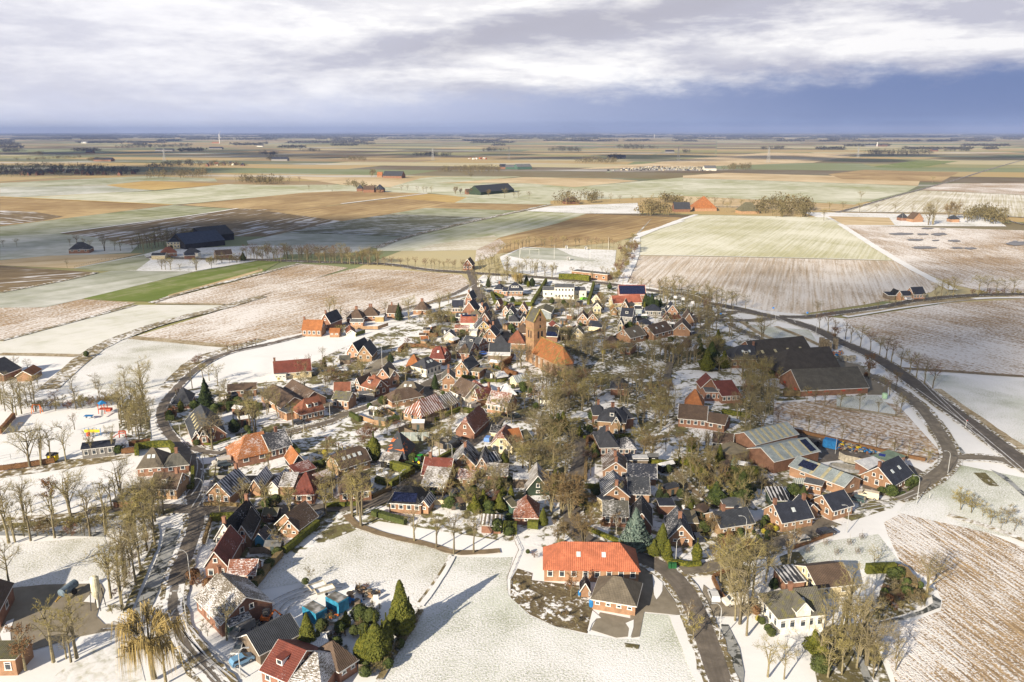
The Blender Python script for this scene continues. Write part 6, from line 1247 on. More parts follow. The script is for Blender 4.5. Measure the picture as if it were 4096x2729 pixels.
cluster('A3 1830,380 2130,330 2151,440 1900,560', 'sSeh', 26, .9, 2.2, 'garden shrubs before the tan bungalow', 9, 1.3)
cluster('A4 0,300 200,200 250,330 60,420', 'seez', 14, .8, 2.0, 'garden shrubs by the black roofed house', 10, 1.3)
trees('A4 o 1060,592,4.8 w 1515,832,9 t 820,1112,14 760,1180,12 o 875,1270,12 t 940,1350,12 w 1000,1440,10.5 o 150,1545,8 290,1565,6.4 n 320,612,10,.8 o 135,722,9 20,900,13 150,640,8 y 340,560,11 f 1805,102,4.4 1895,130,3.6 1995,158,3.4 2060,228,4.2 2195,222,4.4 2150,262,3 2265,288,3.6 e 540,1330,4.6 610,1390,4 e 1230,700,2.4 1270,680,2.2 1340,850,2.2 1340,770,2 1150,850,1.8 h 1190,900,1.8 e 1460,775,1.4 130,210,1.8 100,1090,1.5 150,1150,1.5 180,1190,1.6 h 40,1000,2 D 30,320,1.8 90,270,1.6 150,340,2.4 200,780,3 420,700,3 e 600,1500,3.2 z 65,1060,1.1')
cluster('A4 640,1130 800,1090 980,1230 1060,1400 1120,1568 640,1568 560,1300', 'totl', 13, 5, 10, 'wood below the white villa', 11, 2.6)
cluster('A4 1180,700 1420,730 1530,830 1480,950 1120,1020 1080,930', 'sSS', 34, 1.0, 2.2, 'brown shrubs by the garden pond', 12, 1.4)
cluster('A4 1000,1300 1250,1350 1280,1568 1080,1568', 'wot', 7, 5, 9, 'trees at the lower right field corner', 13, 3)
# playground side
trees('B0 w 375,985,13,.8 t 515,970,13 645,930,11 o 830,918,12.5,.8 t 1175,860,10 1405,822,10 o 455,292,10 w 170,365,10 o 210,340,9 t 955,262,9 1265,212,10 w 1797,190,13,.7 d 710,250,7 o 50,1568,10 305,1568,10 w 885,1580,13,.8 b 670,1575,9.5 t 1295,1568,9.5 o 1065,1545,6.5 400,1565,6 w 1510,1300,9.5 p 2215,110,4 2245,100,4 2300,80,4 e 1490,815,2.4 2125,375,2.4 s 1560,760,1.8 d 940,520,6 h 2150,330,2.4')
cluster('B0 1500,560 1620,650 1720,660 1900,600 1860,230 1600,120 1480,300', 'toto', 24, 8, 11, 'grove between playground and lane', 14, 2.2)
cluster('B0 1380,1568 1450,1400 1700,1330 1950,1400 1950,1568', 'tot', 16, 6, 9, 'grove over the low grey shed', 15, 2.4)
cluster('B0 250,300 900,270 1450,210 1460,150 900,220 300,260', 'ssSf', 26, 2.2, 4.2, 'hedgerow behind the playground', 16, 2.2)
cluster('W -20,950 60,960 110,870 60,880 -20,900', 'ot', 14, 7, 10, 'trees at the left edge by the dark roof', 17, 3)
# western village
trees('B1 w 785,772,12,.85 t 1255,512,12 1312,602,13 1335,590,12 1150,505,11 1200,450,10 o 1490,305,10 1470,335,9 t 1605,352,10 l 1798,490,9 k 712,245,10.5 D 1062,545,5.2,1.1 e 590,715,1.8 o 175,1580,9 l 885,1575,8 1180,1560,8.4 1455,1550,8.4 1750,1570,8.4 2195,1560,8.4 C 395,290,4.6 e 1225,540,2 f 1960,620,3 e 820,300,3 800,330,2.6 560,260,3 o 1772,762,7 s 2215,830,3 e 2150,1000,2.4 z 2200,850,2 e 250,360,2.4 s 1820,1470,1.6 e 1560,1500,1 f 2040,1010,3.6 s 2180,560,2')
row('B2 5,712 198,800 355,832', 'p', 8, 3.0, 'of pollards', 'pollard willows on the snowy paddock', .3)
trees('B2 C 620,902,8.6,1.15 t 1335,872,9.6 1440,880,9.6 1545,812,9 1195,742,6.5 f 780,585,5 655,400,5 s 500,700,5.5 560,640,5 t 345,1600,12.5 410,1600,12.5 465,1595,13 330,1540,11 f 790,1270,5.4 o 1480,1412,7 t 1575,1300,6.5 o 2115,1385,9.6 t 2135,1455,8.6 o 1780,1500,7.5 f 1905,1262,6 1040,1312,4.6 1210,1392,5 f 640,1070,2.4 742,1050,2.6 e 1105,925,2.6 1350,1395,2.4 1690,1500,1.3 1660,1490,1.3 2040,1530,2 e 2240,950,3.4 e 1830,1530,1.6 f 175,860,2 S 1730,360,3 s 1650,1410,2.2 e 1250,1400,1.8 f 2145,500,6 1910,170,5 o 2290,360,8 z 1335,130,1 1245,150,1.2 e 560,250,2 650,280,2 720,200,3')
cluster('B2 1500,1480 2000,1300 2280,1200 2352,1568 1600,1568', 'eefsoe', 28, 1.2, 5, 'garden growth behind the solar cottage', 18, 1.8)
cluster('B2 30,1150 560,1200 560,1380 0,1420', 'tot', 9, 6, 10, 'trees hiding the tan house', 19, 2.6)
# central woodland
cluster('B3 480,-60 1000,-80 1350,20 1200,260 900,300 860,520 600,540 500,300', 'wotod', 26, 7.5, 10.5, 'woodland below the church', 20, 2.6)
cluster('B3 80,900 300,720 520,560 900,640 930,900 850,1160 500,1120 200,1100', 'wotod', 26, 6.5, 10, 'woodland along the village road', 21, 2.4)
cluster('B3 1400,120 1560,-60 2050,-60 2200,300 2000,560 1780,560 1700,300', 'tood', 28, 7.5, 11, 'woodland behind the slate manor', 22, 2.8)
cluster('C5 1430,680 1700,660 2300,620 2352,1100 1800,1250 1400,850', 'totod', 22, 8, 11, 'trees on the church mound', 23, 2.6)
trees('B3 e 640,560,6 725,585,7 790,520,6 c 690,1330,6.8 740,1310,6 D 1060,520,2 w 1800,852,9.6 v 1900,928,9.6 d 2250,805,6.5 2345,860,8 w 360,1115,9.6 t 1135,1100,5 f 1130,870,4 e 1160,400,3 C 1180,820,4 d 2110,380,6 D 2000,1400,4 2080,1450,3.6 e 50,950,3.4 c 140,1430,4.6 f 2190,1300,5 t 1480,1480,7 o 1550,380,5 e 1210,1350,2 1170,1330,1.6 n 470,700,7 t 1480,640,6 e 1120,560,2.6 D 120,1220,3.4')
cluster('B3 950,1400 1260,1400 1250,1568 1000,1568', 'seS', 9, 1.4, 3.4, 'front garden shrubs by the road', 24, 1.8)
# east
cluster('B4 860,690 1130,650 1230,450 1240,180 1100,-60 820,-40 790,300 740,560', 'toodw', 24, 7, 10, 'trees round the brown double house', 25, 2.6)
cluster('B4 0,1000 150,900 420,700 480,900 560,1300 400,1450 100,1400', 'todnt', 22, 6, 9, 'slim trees behind the garden hedges', 26, 2.2)
cluster('B4 480,1300 900,1200 1000,1350 850,1480 500,1480', 'tsfoe', 13, 3, 8, 'trees in the workshop gardens', 27, 2.2)
cluster('C4 -40,900 300,800 300,1150 -40,1150', 'wote', 12, 6, 10, 'trees west of the slate farmhouse', 28, 3)
cluster('C4 300,1150 1040,1150 1020,1480 560,1560 540,1250', 'toowt', 24, 6, 10, 'garden trees before the great barns', 29, 3)
row('B4 1285,482 1500,512 1715,582 2175,668 B5:395,725 B5:640,772 B5:885,880', 'd', 9, 6.6, 'along the builders yard', 'young trees along the builders yard', .2)
row('B4 1430,150 1750,192 2045,228 B5:265,268 B5:480,292 B5:740,346', 'l', 7, 6.2, 'below the long front barn', 'young trees below the long barn', .3)
trees('B4 c 552,955,6 u 730,1035,4.2 D 550,880,2.4 f 480,1085,4.4 e 1600,1395,3.8 1480,1335,3.0 1520,1350,2.6 C 185,1575,5.2 e 635,1030,1.8 S 1245,1310,2.6 C 60,945,2.6 115,945,2.6 145,942,2.4 e 430,780,1.4 f 1040,1420,2.6 e 700,1440,3.4 790,1460,3 t 1105,1210,5 w 850,705,6 t 360,1410,3.6 C 200,800,6 f 940,1440,2.4 h 1690,1460,2.6')
trees('B5 f 1135,935,4 720,812,3.4 l 800,302,7.4 d 660,90,8 740,20,8 l 590,60,7 f 1550,1528,5 1690,1560,4 e 960,1190,2.4 910,1210,1.8 880,1230,1.6 680,1355,3.0 558,1320,1.8')
# north-west village
trees('C1 o 380,1388,9 w 1097,1232,9.5 c 620,1102,4.8 t 678,432,10.5 748,442,11.5 o 1385,425,7.5 w 1680,475,12,.8 o 2068,352,8.5,1.15 l 2180,272,7 k 1555,482,8.5 o 1460,872,6 l 1640,1300,7.6 f 1795,1272,5.4 D 1452,1022,4.4 k 2010,1350,6 S 840,672,5 750,660,3 o 600,960,5 S 740,1060,4.4 740,1140,3 d 830,480,8 900,500,6.5 s 1210,790,2.5 f 1690,520,3.4 t 1890,560,7 1960,560,6.5 1820,520,5 o 2130,860,5.6 e 1940,650,1.8 e 2240,520,2.6 z 50,1240,1.2 1190,1445,1.2 o 640,1500,6 o 330,1350,7 e 2110,1430,1.6 w 260,1180,6.5 f 1230,1490,5 e 1100,1110,2')
cluster('C1 520,1160 800,1150 1000,1180 1010,1230 850,1300 620,1310', 'sSs', 26, 1.6, 2.8, 'low scrub on the snowy plot', 30, 1.8, 1.3)
cluster('C1 1400,1000 1760,700 2100,780 2050,860 1560,960 1500,1040', 'sSfs', 18, 1.8, 3.6, 'garden scrub north of the inn', 31, 2)
cluster('C2 0,900 300,830 500,900 300,1000 0,1050', 'toS', 16, 4, 7, 'trees behind the street gardens', 32, 2.4)
row('C2 700,440 760,520 850,640 945,712', 'l', 3, 6.5, 'west of the straight street', 'street trees on the left side', .5)
row('C2 735,170 780,290 850,400 925,560 1000,640 1055,860 1165,1062 1200,1040', 'l', 11, 6.6, 'lining the straight street', 'street trees lining the straight street', .8)
trees('C2 o 225,705,9 l 372,620,7 D 1375,640,5.6,.8 o 1532,645,5 G 1455,345,9 f 1215,560,2.6 D 995,360,6 1500,320,5 1590,330,6 1680,350,6.4 t 1720,1060,1 C 1620,360,4.6 e 1350,1040,3 440,925,3 1385,1090,3.4 w 1500,1560,9 o 2200,1330,9.5 2290,1250,8 e 1990,620,3.6 d 2035,970,6 1900,1000,5 t 2120,720,5 2210,740,5 o 2320,900,7 d 1010,900,4 f 840,660,4'.replace('t 1720,1060,1 ', ''))
cluster('C2 900,200 1300,160 1640,150 2160,200 2160,240 1600,180 1300,330 950,380', 'totto', 26, 6.5, 9, 'roadside trees south of the sports ground', 33, 3)
row('C2 5,95 450,100 590,108', 'd', 5, 8, 'west of the crossing house', 'trees along the main road west', .5)
trees('C5 w 1310,398,9.5 t 1250,345,9 1660,565,7.5 o 1880,580,9 t 2280,560,10 1365,1010,6 o 1160,1260,8 910,1330,6.5 e 2230,1450,3.4 n 430,940,5.5 370,1080,7 f 620,960,5.5 825,1060,6 985,1130,6 f 290,870,5 e 700,620,1.4')
# north east
row('C3 955,332 1115,355 1275,380 1430,405 1605,445 1760,480', 'ldl', 7, 7.0, 'beside the main road above the flagpoles', 'roadside trees above the flagpoles', .5)
cluster('C3 1500,360 2352,470 2352,780 1950,740 1560,640', 'todot', 32, 7, 10, 'trees between main road and flagpoles', 34, 3.4)
cluster('C3 2200,800 2352,700 2352,1300 2150,1250 2100,1000', 'wodo', 12, 7, 10, 'trees east of the brown gable house', 35, 3.4)
cluster('C3 -60,1250 700,1330 1100,1450 1500,1400 2352,1330 2352,1568 -60,1568', 'todwo', 40, 6, 9.5, 'bare trees in front of the terraces', 36, 3)
row('C3 1600,1560 1640,1540 1900,1560 2050,1550', 'n', 9, 10.5, 'of poplars in front of the terraces', 'narrow poplars', .5)
trees('C3 o 662,1128,10 780,1222,8 d 2080,1062,8 D 2160,1480,5 2230,1500,4.5 1300,660,7 1345,670,7 1400,690,8,.8 1470,690,6 1530,680,5 c 1285,690,3.4 w 640,720,11 600,760,8 760,830,7 e 1050,1005,3 1010,1010,2.2 e 280,985,2 o 560,980,7 e 740,390,4 D 985,430,2 o 650,430,5 h 1080,750,2.8 z 640,1420,2 o 100,1300,9 S 200,1290,4 l 145,185,6.6 300,175,6.6 465,235,6.6 620,180,6.8 695,230,7.4 790,300,9.4 d 1040,280,5')
cluster('F 20,620 250,560 520,640 1200,720 1180,800 600,760 60,740', 'toto', 26, 7, 9.5, 'trees between main road and sports ground', 37, 3)
row('F 240,500 420,430 680,372', 'l', 11, 8, 'left of the sports ground', 'trees at the left of the sports ground', .5)
row('F 730,362 1000,374 1240,382 1480,387 1740,402 1930,420', 'dl', 17, 9.6, 'behind the sports ground', 'trees behind the sports ground', 1.2)
cluster('F 2130,240 2160,430 2100,620 1980,760 1880,860 1850,820 1900,640 1950,520 2000,400', 'Sost', 34, 4, 8, 'hedgerow right of the sports ground', 38, 2.6)
# main road avenue
row('C4 1490,597 1600,633 1715,692 1815,727 1915,777 2025,827 2125,862 2235,902 C6:530,1132 C6:635,1207 C6:735,1272 C6:885,1352 C6:990,1422 C6:1212,1562', 'od', 15, 9.6, 'lining the main road', 'avenue trees along the main road', .5)
trees('C4 o 1460,452,9 w 770,795,15,.75 t 365,702,13 o 200,620,12 455,300,7 570,342,8 f 635,746,4.4 495,682,4.8 w 150,1002,11 o 205,962,10 b 2112,1222,10.5,1.1 1680,800,8.5 h 2080,1195,1.6 d 390,720,9 t 1440,1545,6')
cluster('C4 -60,250 350,230 460,380 300,480 -60,560', 'todot', 14, 7, 10, 'trees round the side road loop', 39, 3.4)
row('C6 350,552 440,562 530,552 625,562 800,492 1160,462 1240,455', 'l', 8, 5.4, 'along the east road by the lonely farm', 'trees along the east road', .3)
trees('C6 o 1310,402,10.5 1390,392,9.5 1462,397,11.5,1.2 1230,380,7 1775,382,12,1.2 1885,372,9.5 1995,372,9.5 2100,372,9 2212,372,10')
cluster('C6 1700,360 2500,380 2500,400 1700,385', 'sS', 14, 2, 3.2, 'scrub below the right roadside trees', 40, 3)
# left middle distance
trees('D1 w 925,347,15,.75 t 1240,312,14 1272,362,15 1345,335,12 1370,250,13 1420,240,13 1480,240,11 1560,245,11 o 2145,382,6 w 1430,512,8,.8 1462,512,8,.8 1510,515,9,.8 1735,518,10 o 1590,520,5 1870,500,7 e 2150,432,6 l 595,495,6.4 o 30,312,6.5 150,310,7 2150,378,6 1065,345,11 1015,340,9 o 800,330,8 d 680,300,9 620,305,7 740,310,8 e 1515,330,3 o 2290,540,4')
cluster('D1 1160,330 1640,240 1700,300 1330,330', 'dodw', 26, 9, 13, 'trees left of the great blue barn', 41, 5)
trees('D1 w 1255,1568,12,.9 o 1110,1560,9 640,1590,7 850,1575,6.5 o 135,1420,6.4 250,1410,5 t 1700,1568,8.4 1800,1520,8.6 o 1925,1540,8.6,.9 1850,1500,7 s 1750,1340,3.4 1720,1350,2.6 e 765,1285,2.4 o 340,1560,5 d 30,1400,5')
row('D1 2010,1245 2050,1240 2120,1225 2200,1200 2265,1185', 'p', 7, 3.6, 'beside the bend of the lane', 'pollards along the western lane', .4)
cluster('W 570,590 700,590 880,602 870,612 560,600', 'dwdo', 64, 8, 12, 'roadside wood east of the great barn', 42, 4.5)
row('W 690,598 830,612 1065,622', 'd', 24, 7.4, 'by the wide brown field', 'trees along the main road', .8)
cluster('D1 1850,480 2319,430 2319,410 2050,440 1840,450', 'Sod', 12, 4, 7, 'trees by the low brown barn', 43, 4)
# plain
row('E2 1800,530 1900,538 2070,535 2354,548', 'o', 9, 11, 'right of the lone farm', 'trees across the plain', 2)
row('E3 0,560 120,555 330,572 460,580', 'o', 9, 12, 'behind the far pyramid farm', 'trees behind the far pyramid farm', 2)
row('E3 900,585 1100,600 1400,602 1700,608 2354,640', 'o', 13, 11, 'along the far road on the right', 'trees along the far right road', 2)
trees('E3 w 1720,690,25 1690,692,20 v 1870,650,20 1830,645,16 o 970,662,14 300,605,12 o 1225,528,14 1720,402,13 E2 o 415,455,10 455,452,9 522,465,10 565,465,10 585,465,9 620,470,11 1125,505,14 1190,507,9 1222,507,11 1292,513,12 v 785,480,12 820,478,9 900,480,11 1015,492,10 E1 d 2065,395,11 2130,455,10 2255,440,6 2290,470,5')
for s, n, h, lb, r in [('E2 1450,545 1560,530 1640,545 1640,550 1500,552', 18, 13, 'tree ring round the lone farm', 5), ('E2 1700,545 1720,500 1800,500 1800,548', 12, 13, 'dense clump right of the lone farm', 6), ('E2 2050,625 2130,560 2250,600 2260,628 2100,632', 34, 14, 'wood left of the far barn', 6),
  ('E2 1460,545 1520,495 1780,500 1780,520 1560,520', 26, 13, 'tall trees behind the lone farm', 5), ('E3 480,600 560,560 640,570 860,590 880,640 640,640 520,620', 85, 15, 'long wood beside the moss roofed farm', 6), ('E3 510,560 650,540 880,560 890,590 640,580', 40, 15, 'rear trees of the moss roofed farm', 6),
  ('E3 1950,680 2220,690 2220,640 2100,620 1960,640', 60, 15, 'wood at the far right farms', 6), ('E2 2354,560 2200,530 2100,520 2354,540', 24, 13, 'trees on the far road', 6),
  ('E1 1610,402 1650,385 1960,395 2030,402 1980,412 1740,412', 60, 15, 'round wood on the west plain', 6), ('E1 1000,368 1060,345 1400,340 1470,362 1250,372', 110, 17, 'pale poplar wood before the far village', 6),
  ('E1 -40,360 -40,300 300,290 900,310 980,335 860,350 500,352 100,362', 330, 14, 'trees of the far village', 7), ('E1 980,300 1300,260 1400,275 1380,290 1100,300', 80, 14, 'trees on the far side of the village', 7), ('E1 1390,285 1470,262 1700,278 1720,288', 50, 11, 'trees of the small row village', 6),
  ('E1 580,250 640,245 770,248 700,254', 30, 14, 'wood round the far dark farm', 7), ('E1 0,190 60,180 180,188', 40, 18, 'far wood at the left edge', 10), ('E1 780,165 900,150 1340,145 1300,155 900,165', 110, 22, 'long far wood belt on the left', 12), ('E1 1760,205 1840,200 1920,205 1900,212', 30, 16, 'far round wood', 8), ('E1 1820,245 1900,235 1920,248', 22, 16, 'pines by the far blue barns', 8),
  ('E1 2050,185 2150,178 2230,186', 30, 16, 'far wood at the middle', 8), ('E1 1755,135 1850,128 1850,137', 20, 18, 'far dark clump', 10), ('E2 665,325 700,310 1095,305 1100,330 850,335', 120, 14, 'plain wood beside the green sheds', 6), ('E2 495,215 560,210 760,212 740,218', 60, 15, 'low dark plantation on the plain', 7),
  ('E2 960,185 1000,175 1160,178 1100,182', 40, 17, 'far wood behind the plain', 9), ('E2 1410,185 1500,170 1660,180 1640,188', 90, 22, 'dark wood on the plain', 9), ('E2 1570,265 1700,250 1900,252 1880,268', 70, 15, 'trees by the far blue roofed farm', 8), ('E2 1830,235 1900,225 1950,235', 26, 16, 'pines right of the plain wood', 8), ('E2 1860,160 2000,150 2200,165 2000,172', 90, 20, 'far wood belt right of the middle', 10),
  ('E3 1250,205 1300,190 1720,195 1730,208 1400,215', 150, 20, 'long wood on the right plain', 8), ('E3 1800,185 1850,178 1980,180 1960,186', 40, 18, 'smaller wood on the right plain', 8), ('E3 280,315 300,300 470,295 460,312', 46, 14, 'clump beside the gas site', 6), ('E3 520,172 560,165 700,166 690,172', 40, 18, 'far tan wood', 9), ('E2 180,460 130,440 30,425 40,415 150,425', 24, 11, 'trees of the far west plain farm', 5), ('E2 80,140 200,132 240,136', 40, 16, 'far wood left of the middle', 9),
  ('E2 150,470 200,440 260,445 300,470', 16, 9, 'trees before the west plain farm', 5), ('E3 0,200 10,185 60,190', 12, 16, 'far clump', 8), ('E1 180,210 300,205 290,212', 20, 14, 'far thin wood', 9), ('E1 60,245 200,240 540,225 560,230 200,250', 36, 11, 'far hedge line', 7), ('E2 0,245 60,232 170,240 160,250', 30, 13, 'far farm wood', 7), ('E2 850,365 860,335 900,360', 3, 8, 'far trees', 5), ('E2 190,360 215,335 230,360', 8, 13, 'trees by the far red roofed farm', 6)]:
    grove(s, n, h, lb, mat=M_WOOD if (h >= 16 or 'far village' in lb or 'plantation' in lb or 'side of the village' in lb or 'pines' in lb) and 'pale' not in lb else None, seed=n, r=r, quads=30 if n > 60 else 40)
# belts of wood towards the horizon
rb = random.Random(44)
for i, (y, dens_, hh) in enumerate([(46, 1.25, 22), (51, 1.2, 22), (56, 1.1, 22), (62, 1.1, 21), (69, 1.0, 20), (77, .9, 19), (86, .8, 19), (97, .6, 18), (110, .55, 17), (124, .4, 16), (142, .25, 15), (165, .15, 15)]):
    for tl_ in ('E1', 'E2', 'E3'):
        yy = y + (14 if tl_ == 'E1' else 3 if tl_ == 'E3' else 0)
        mb = MB(); x = -60
        while x < 2400:
            ln = rb.uniform(60, 330); 
            if rb.random() < dens_*.75:
                n = int(ln/4.0)
                for q in range(n):
                    p = G(tl_, x + ln*q/n + rb.uniform(-3, 3), yy + rb.uniform(-3, 3)); d = p.length; rr = max(12.0, d*.0028); h2 = hh*rb.uniform(.6, 1.1)
                    for _ in range(10):
                        c = p + Vector((rb.uniform(-1, 1)*rr, rb.uniform(-1, 1)*rr, h2*rb.uniform(.1, .9))); a = rv(rb)*rr*.45; b = a.cross(rv(rb)).normalized()*h2*.22; a.z *= .3
                        mb.poly([c-a, c-b, c+a, c+b])
            x += ln + rb.uniform(10, 200)*(1.2 - dens_)
        tag(link('tree_belt', mb.mesh('tree_belt', [M_WOOD])), 'dark belt of woods near the horizon', kind='stuff')
for s, n, kk in [('C1 1150,1090 1700,1060 1800,1300 1450,1350 1000,1200', 12, 'sfeS'), ('C1 1900,480 2352,440 2352,880 1960,860', 16, 'seSfh'), ('C2 0,1050 700,1050 1000,1300 700,1400 0,1350', 18, 'seSfe'), ('C2 1220,560 1600,700 1600,1250 1300,1250 1220,900', 16, 'seSf'), ('C2 1900,560 2352,560 2352,1200 1950,1200', 16, 'sefSo'), ('C3 0,600 900,640 900,1000 0,1150', 18, 'sefSe'), ('C3 900,800 2100,800 2000,1100 1200,1200', 18, 'sefS'),
 ('C3 1200,1180 2200,1130 2200,1300 1300,1350', 14, 'sefSt'), ('C5 0,300 900,250 1150,420 900,620 400,620', 14, 'sefS'), ('C5 780,580 1450,700 1350,1000 1150,1000', 14, 'sefS'), ('B2 520,260 1050,330 1200,520 640,560', 16, 'sefS'), ('B2 1160,480 1650,400 1560,640 1200,640', 10, 'sfS'), ('B2 1250,1400 2100,1300 2100,1500 1500,1568', 18, 'sefS'), ('B1 800,120 1400,120 1500,400 1000,560', 18, 'sefSo'),
 ('B1 1080,1480 1660,1400 1660,1520 1100,1520', 8, 'sef'), ('B3 1060,400 1200,400 1240,560 1080,560', 5, 'seS'), ('B3 1700,880 2200,1000 2300,1400 1900,1350', 16, 'sefSt'), ('B3 1060,850 1280,850 1280,900 1060,900', 4, 'se'), ('B3 250,-20 480,0 470,260 260,200', 8, 'seS'), ('B4 400,800 1000,800 980,1060 560,1100', 12, 'sefS'), ('B4 700,1180 1180,1150 1200,1420 800,1420', 12, 'sefS'), ('A1 1640,640 1800,640 1800,780 1600,760', 6, 'seh'), ('A2 0,230 260,300 240,470 60,470', 8, 'seS'), ('A2 580,1110 1000,1010 1010,1350 700,1350', 12, 'see'), ('A3 1340,160 1800,160 1850,300 1700,320', 8, 'see'), ('A3 60,20 120,260 60,300', 3, 'e'), ('C4 500,1100 1000,1100 1000,1250 560,1280', 9, 'seS')]:
    cluster(s, kk, n, 1.0, 2.6, 'shrubs in the village gardens', seed=n*7 + len(s), mind=1.6)
for s, n, kk in [('C1 1850,440 2352,420 2352,1000 1900,1000', 9, 'tol'), ('C2 0,950 900,1000 1000,1350 0,1450', 9, 'tlo'), ('C3 0,560 1000,640 1000,1150 0,1150', 12, 'tod'), ('C3 1000,800 2100,800 2200,1300 1200,1250', 11, 'tol'), ('C5 0,280 1200,300 1300,1050 500,600', 9, 'tl'), ('B2 500,200 1700,200 1650,640 700,560', 9, 'tol'), ('B2 1200,1000 2200,900 2200,1500 1500,1500', 10, 'tod'), ('B1 800,0 1500,0 1600,400 900,600', 10, 'tod'), ('B1 1100,1000 2300,900 2300,1500 1200,1500', 7, 'l'), ('C1 100,1000 1000,1100 1400,1350 300,1300', 8, 'od'),
 ('C2 1900,600 2352,560 2352,1250 1950,1250', 10, 'tod'), ('B3 1200,0 2200,0 2300,900 1700,880', 12, 'tod'), ('B4 400,700 1100,700 1200,1400 500,1400', 8, 'tl'), ('A3 1300,-50 2000,-50 2100,200 1400,250', 5, 'l')]:
    cluster(s, kk, n, 4.5, 8.0, 'trees in the village gardens', seed=n*11 + len(s), mind=4)
rsd = random.Random(77)
def garden_sheds(s, n):
    Q = [(p.x, p.y) for p in pts(s)]; xs = [q[0] for q in Q]; ys = [q[1] for q in Q]; k = t = 0
    while k < n and t < 800:
        t += 1; x = rsd.uniform(min(xs), max(xs)); y = rsd.uniform(min(ys), max(ys))
        if not (inside(x, y, Q) and free(x, y) and free(x+3, y+2) and free(x-1, y+3)): continue
        k += 1; a, b, h = rsd.uniform(2.2, 4.2), rsd.uniform(1.8, 3), rsd.uniform(1.8, 2.3); rz = rsd.choice([.5, -.4, 0, 1.0]); root = empty('garden_shed', (x, y, ZG)); root.rotation_euler = (0, 0, rz)
        wn = rsd.choice(['wood', 'brown', 'black', 'darkgreen', 'tan']); m = MB(); m.box((0, 0, h/2), (a, b, h)); link('wall', m.mesh('wall', [WM[wn]]), root); m = MB(); rr = rsd.choice(['felt', 'snow', 'snow', 'dark_s4', 'brown_s3'])
        A_ = [(-a/2-.15, -b/2-.15, h-.03), (a/2+.15, -b/2-.15, h-.03), (a/2+.15, b/2+.15, h-.03), (-a/2-.15, b/2+.15, h-.03)]; m.hex(A_ + [(-a/2-.15, -.05, h+.7), (a/2+.15, -.05, h+.7), (a/2+.15, .05, h+.7), (-a/2-.15, .05, h+.7)]); link('roof', m.mesh('roof', [RM(rr)]), root)
        dm, hm = doormesh(.8, 1.7, M_DOOR if wn != 'black' else M_WHITE); link('door', dm, root, (0, -b/2-.02, .87)); root['category'] = 'shed'; root['group'] = 'small garden sheds'
        AUTO.append((root, 'small %s shed with %s roof' % ({'wood': 'grey', 'darkgreen': 'green'}.get(wn, wn), 'snowy' if rr[0] == 's' or '_' in rr else 'grey'), Vector((x, y, 0)), None, h)); FOOT.append([(x-2, y-2), (x+2, y-2), (x+2, y+2), (x-2, y+2)])
for s, n in [('C1 1900,480 2352,440 2352,860 1960,840', 4), ('C2 0,1050 700,1050 1000,1300 700,1400 0,1350', 4), ('C2 1220,560 1600,700 1600,1250 1300,1250', 4), ('C3 0,600 900,640 900,1000 0,1150', 4), ('C3 900,700 2100,800 2000,1100 1200,1200', 5), ('C3 1200,1180 2200,1130 2200,1300 1300,1350', 3), ('C5 300,560 900,250 1150,420 900,620', 3), ('B2 520,260 1050,330 1200,520 640,560', 3), ('B2 1250,1400 2100,1300 2100,1500 1500,1568', 4), ('B1 800,120 1400,120 1500,400 1000,560', 3), ('B3 1700,880 2200,1000 2300,1400 1900,1350', 3), ('B4 400,800 1000,800 980,1060 560,1100', 2), ('C2 1900,900 2352,900 2352,1200 1950,1200', 3), ('A3 1340,100 1800,100 1850,200 1400,200', 2), ('A2 0,230 260,300 240,470 60,470', 1)]: garden_sheds(s, n)
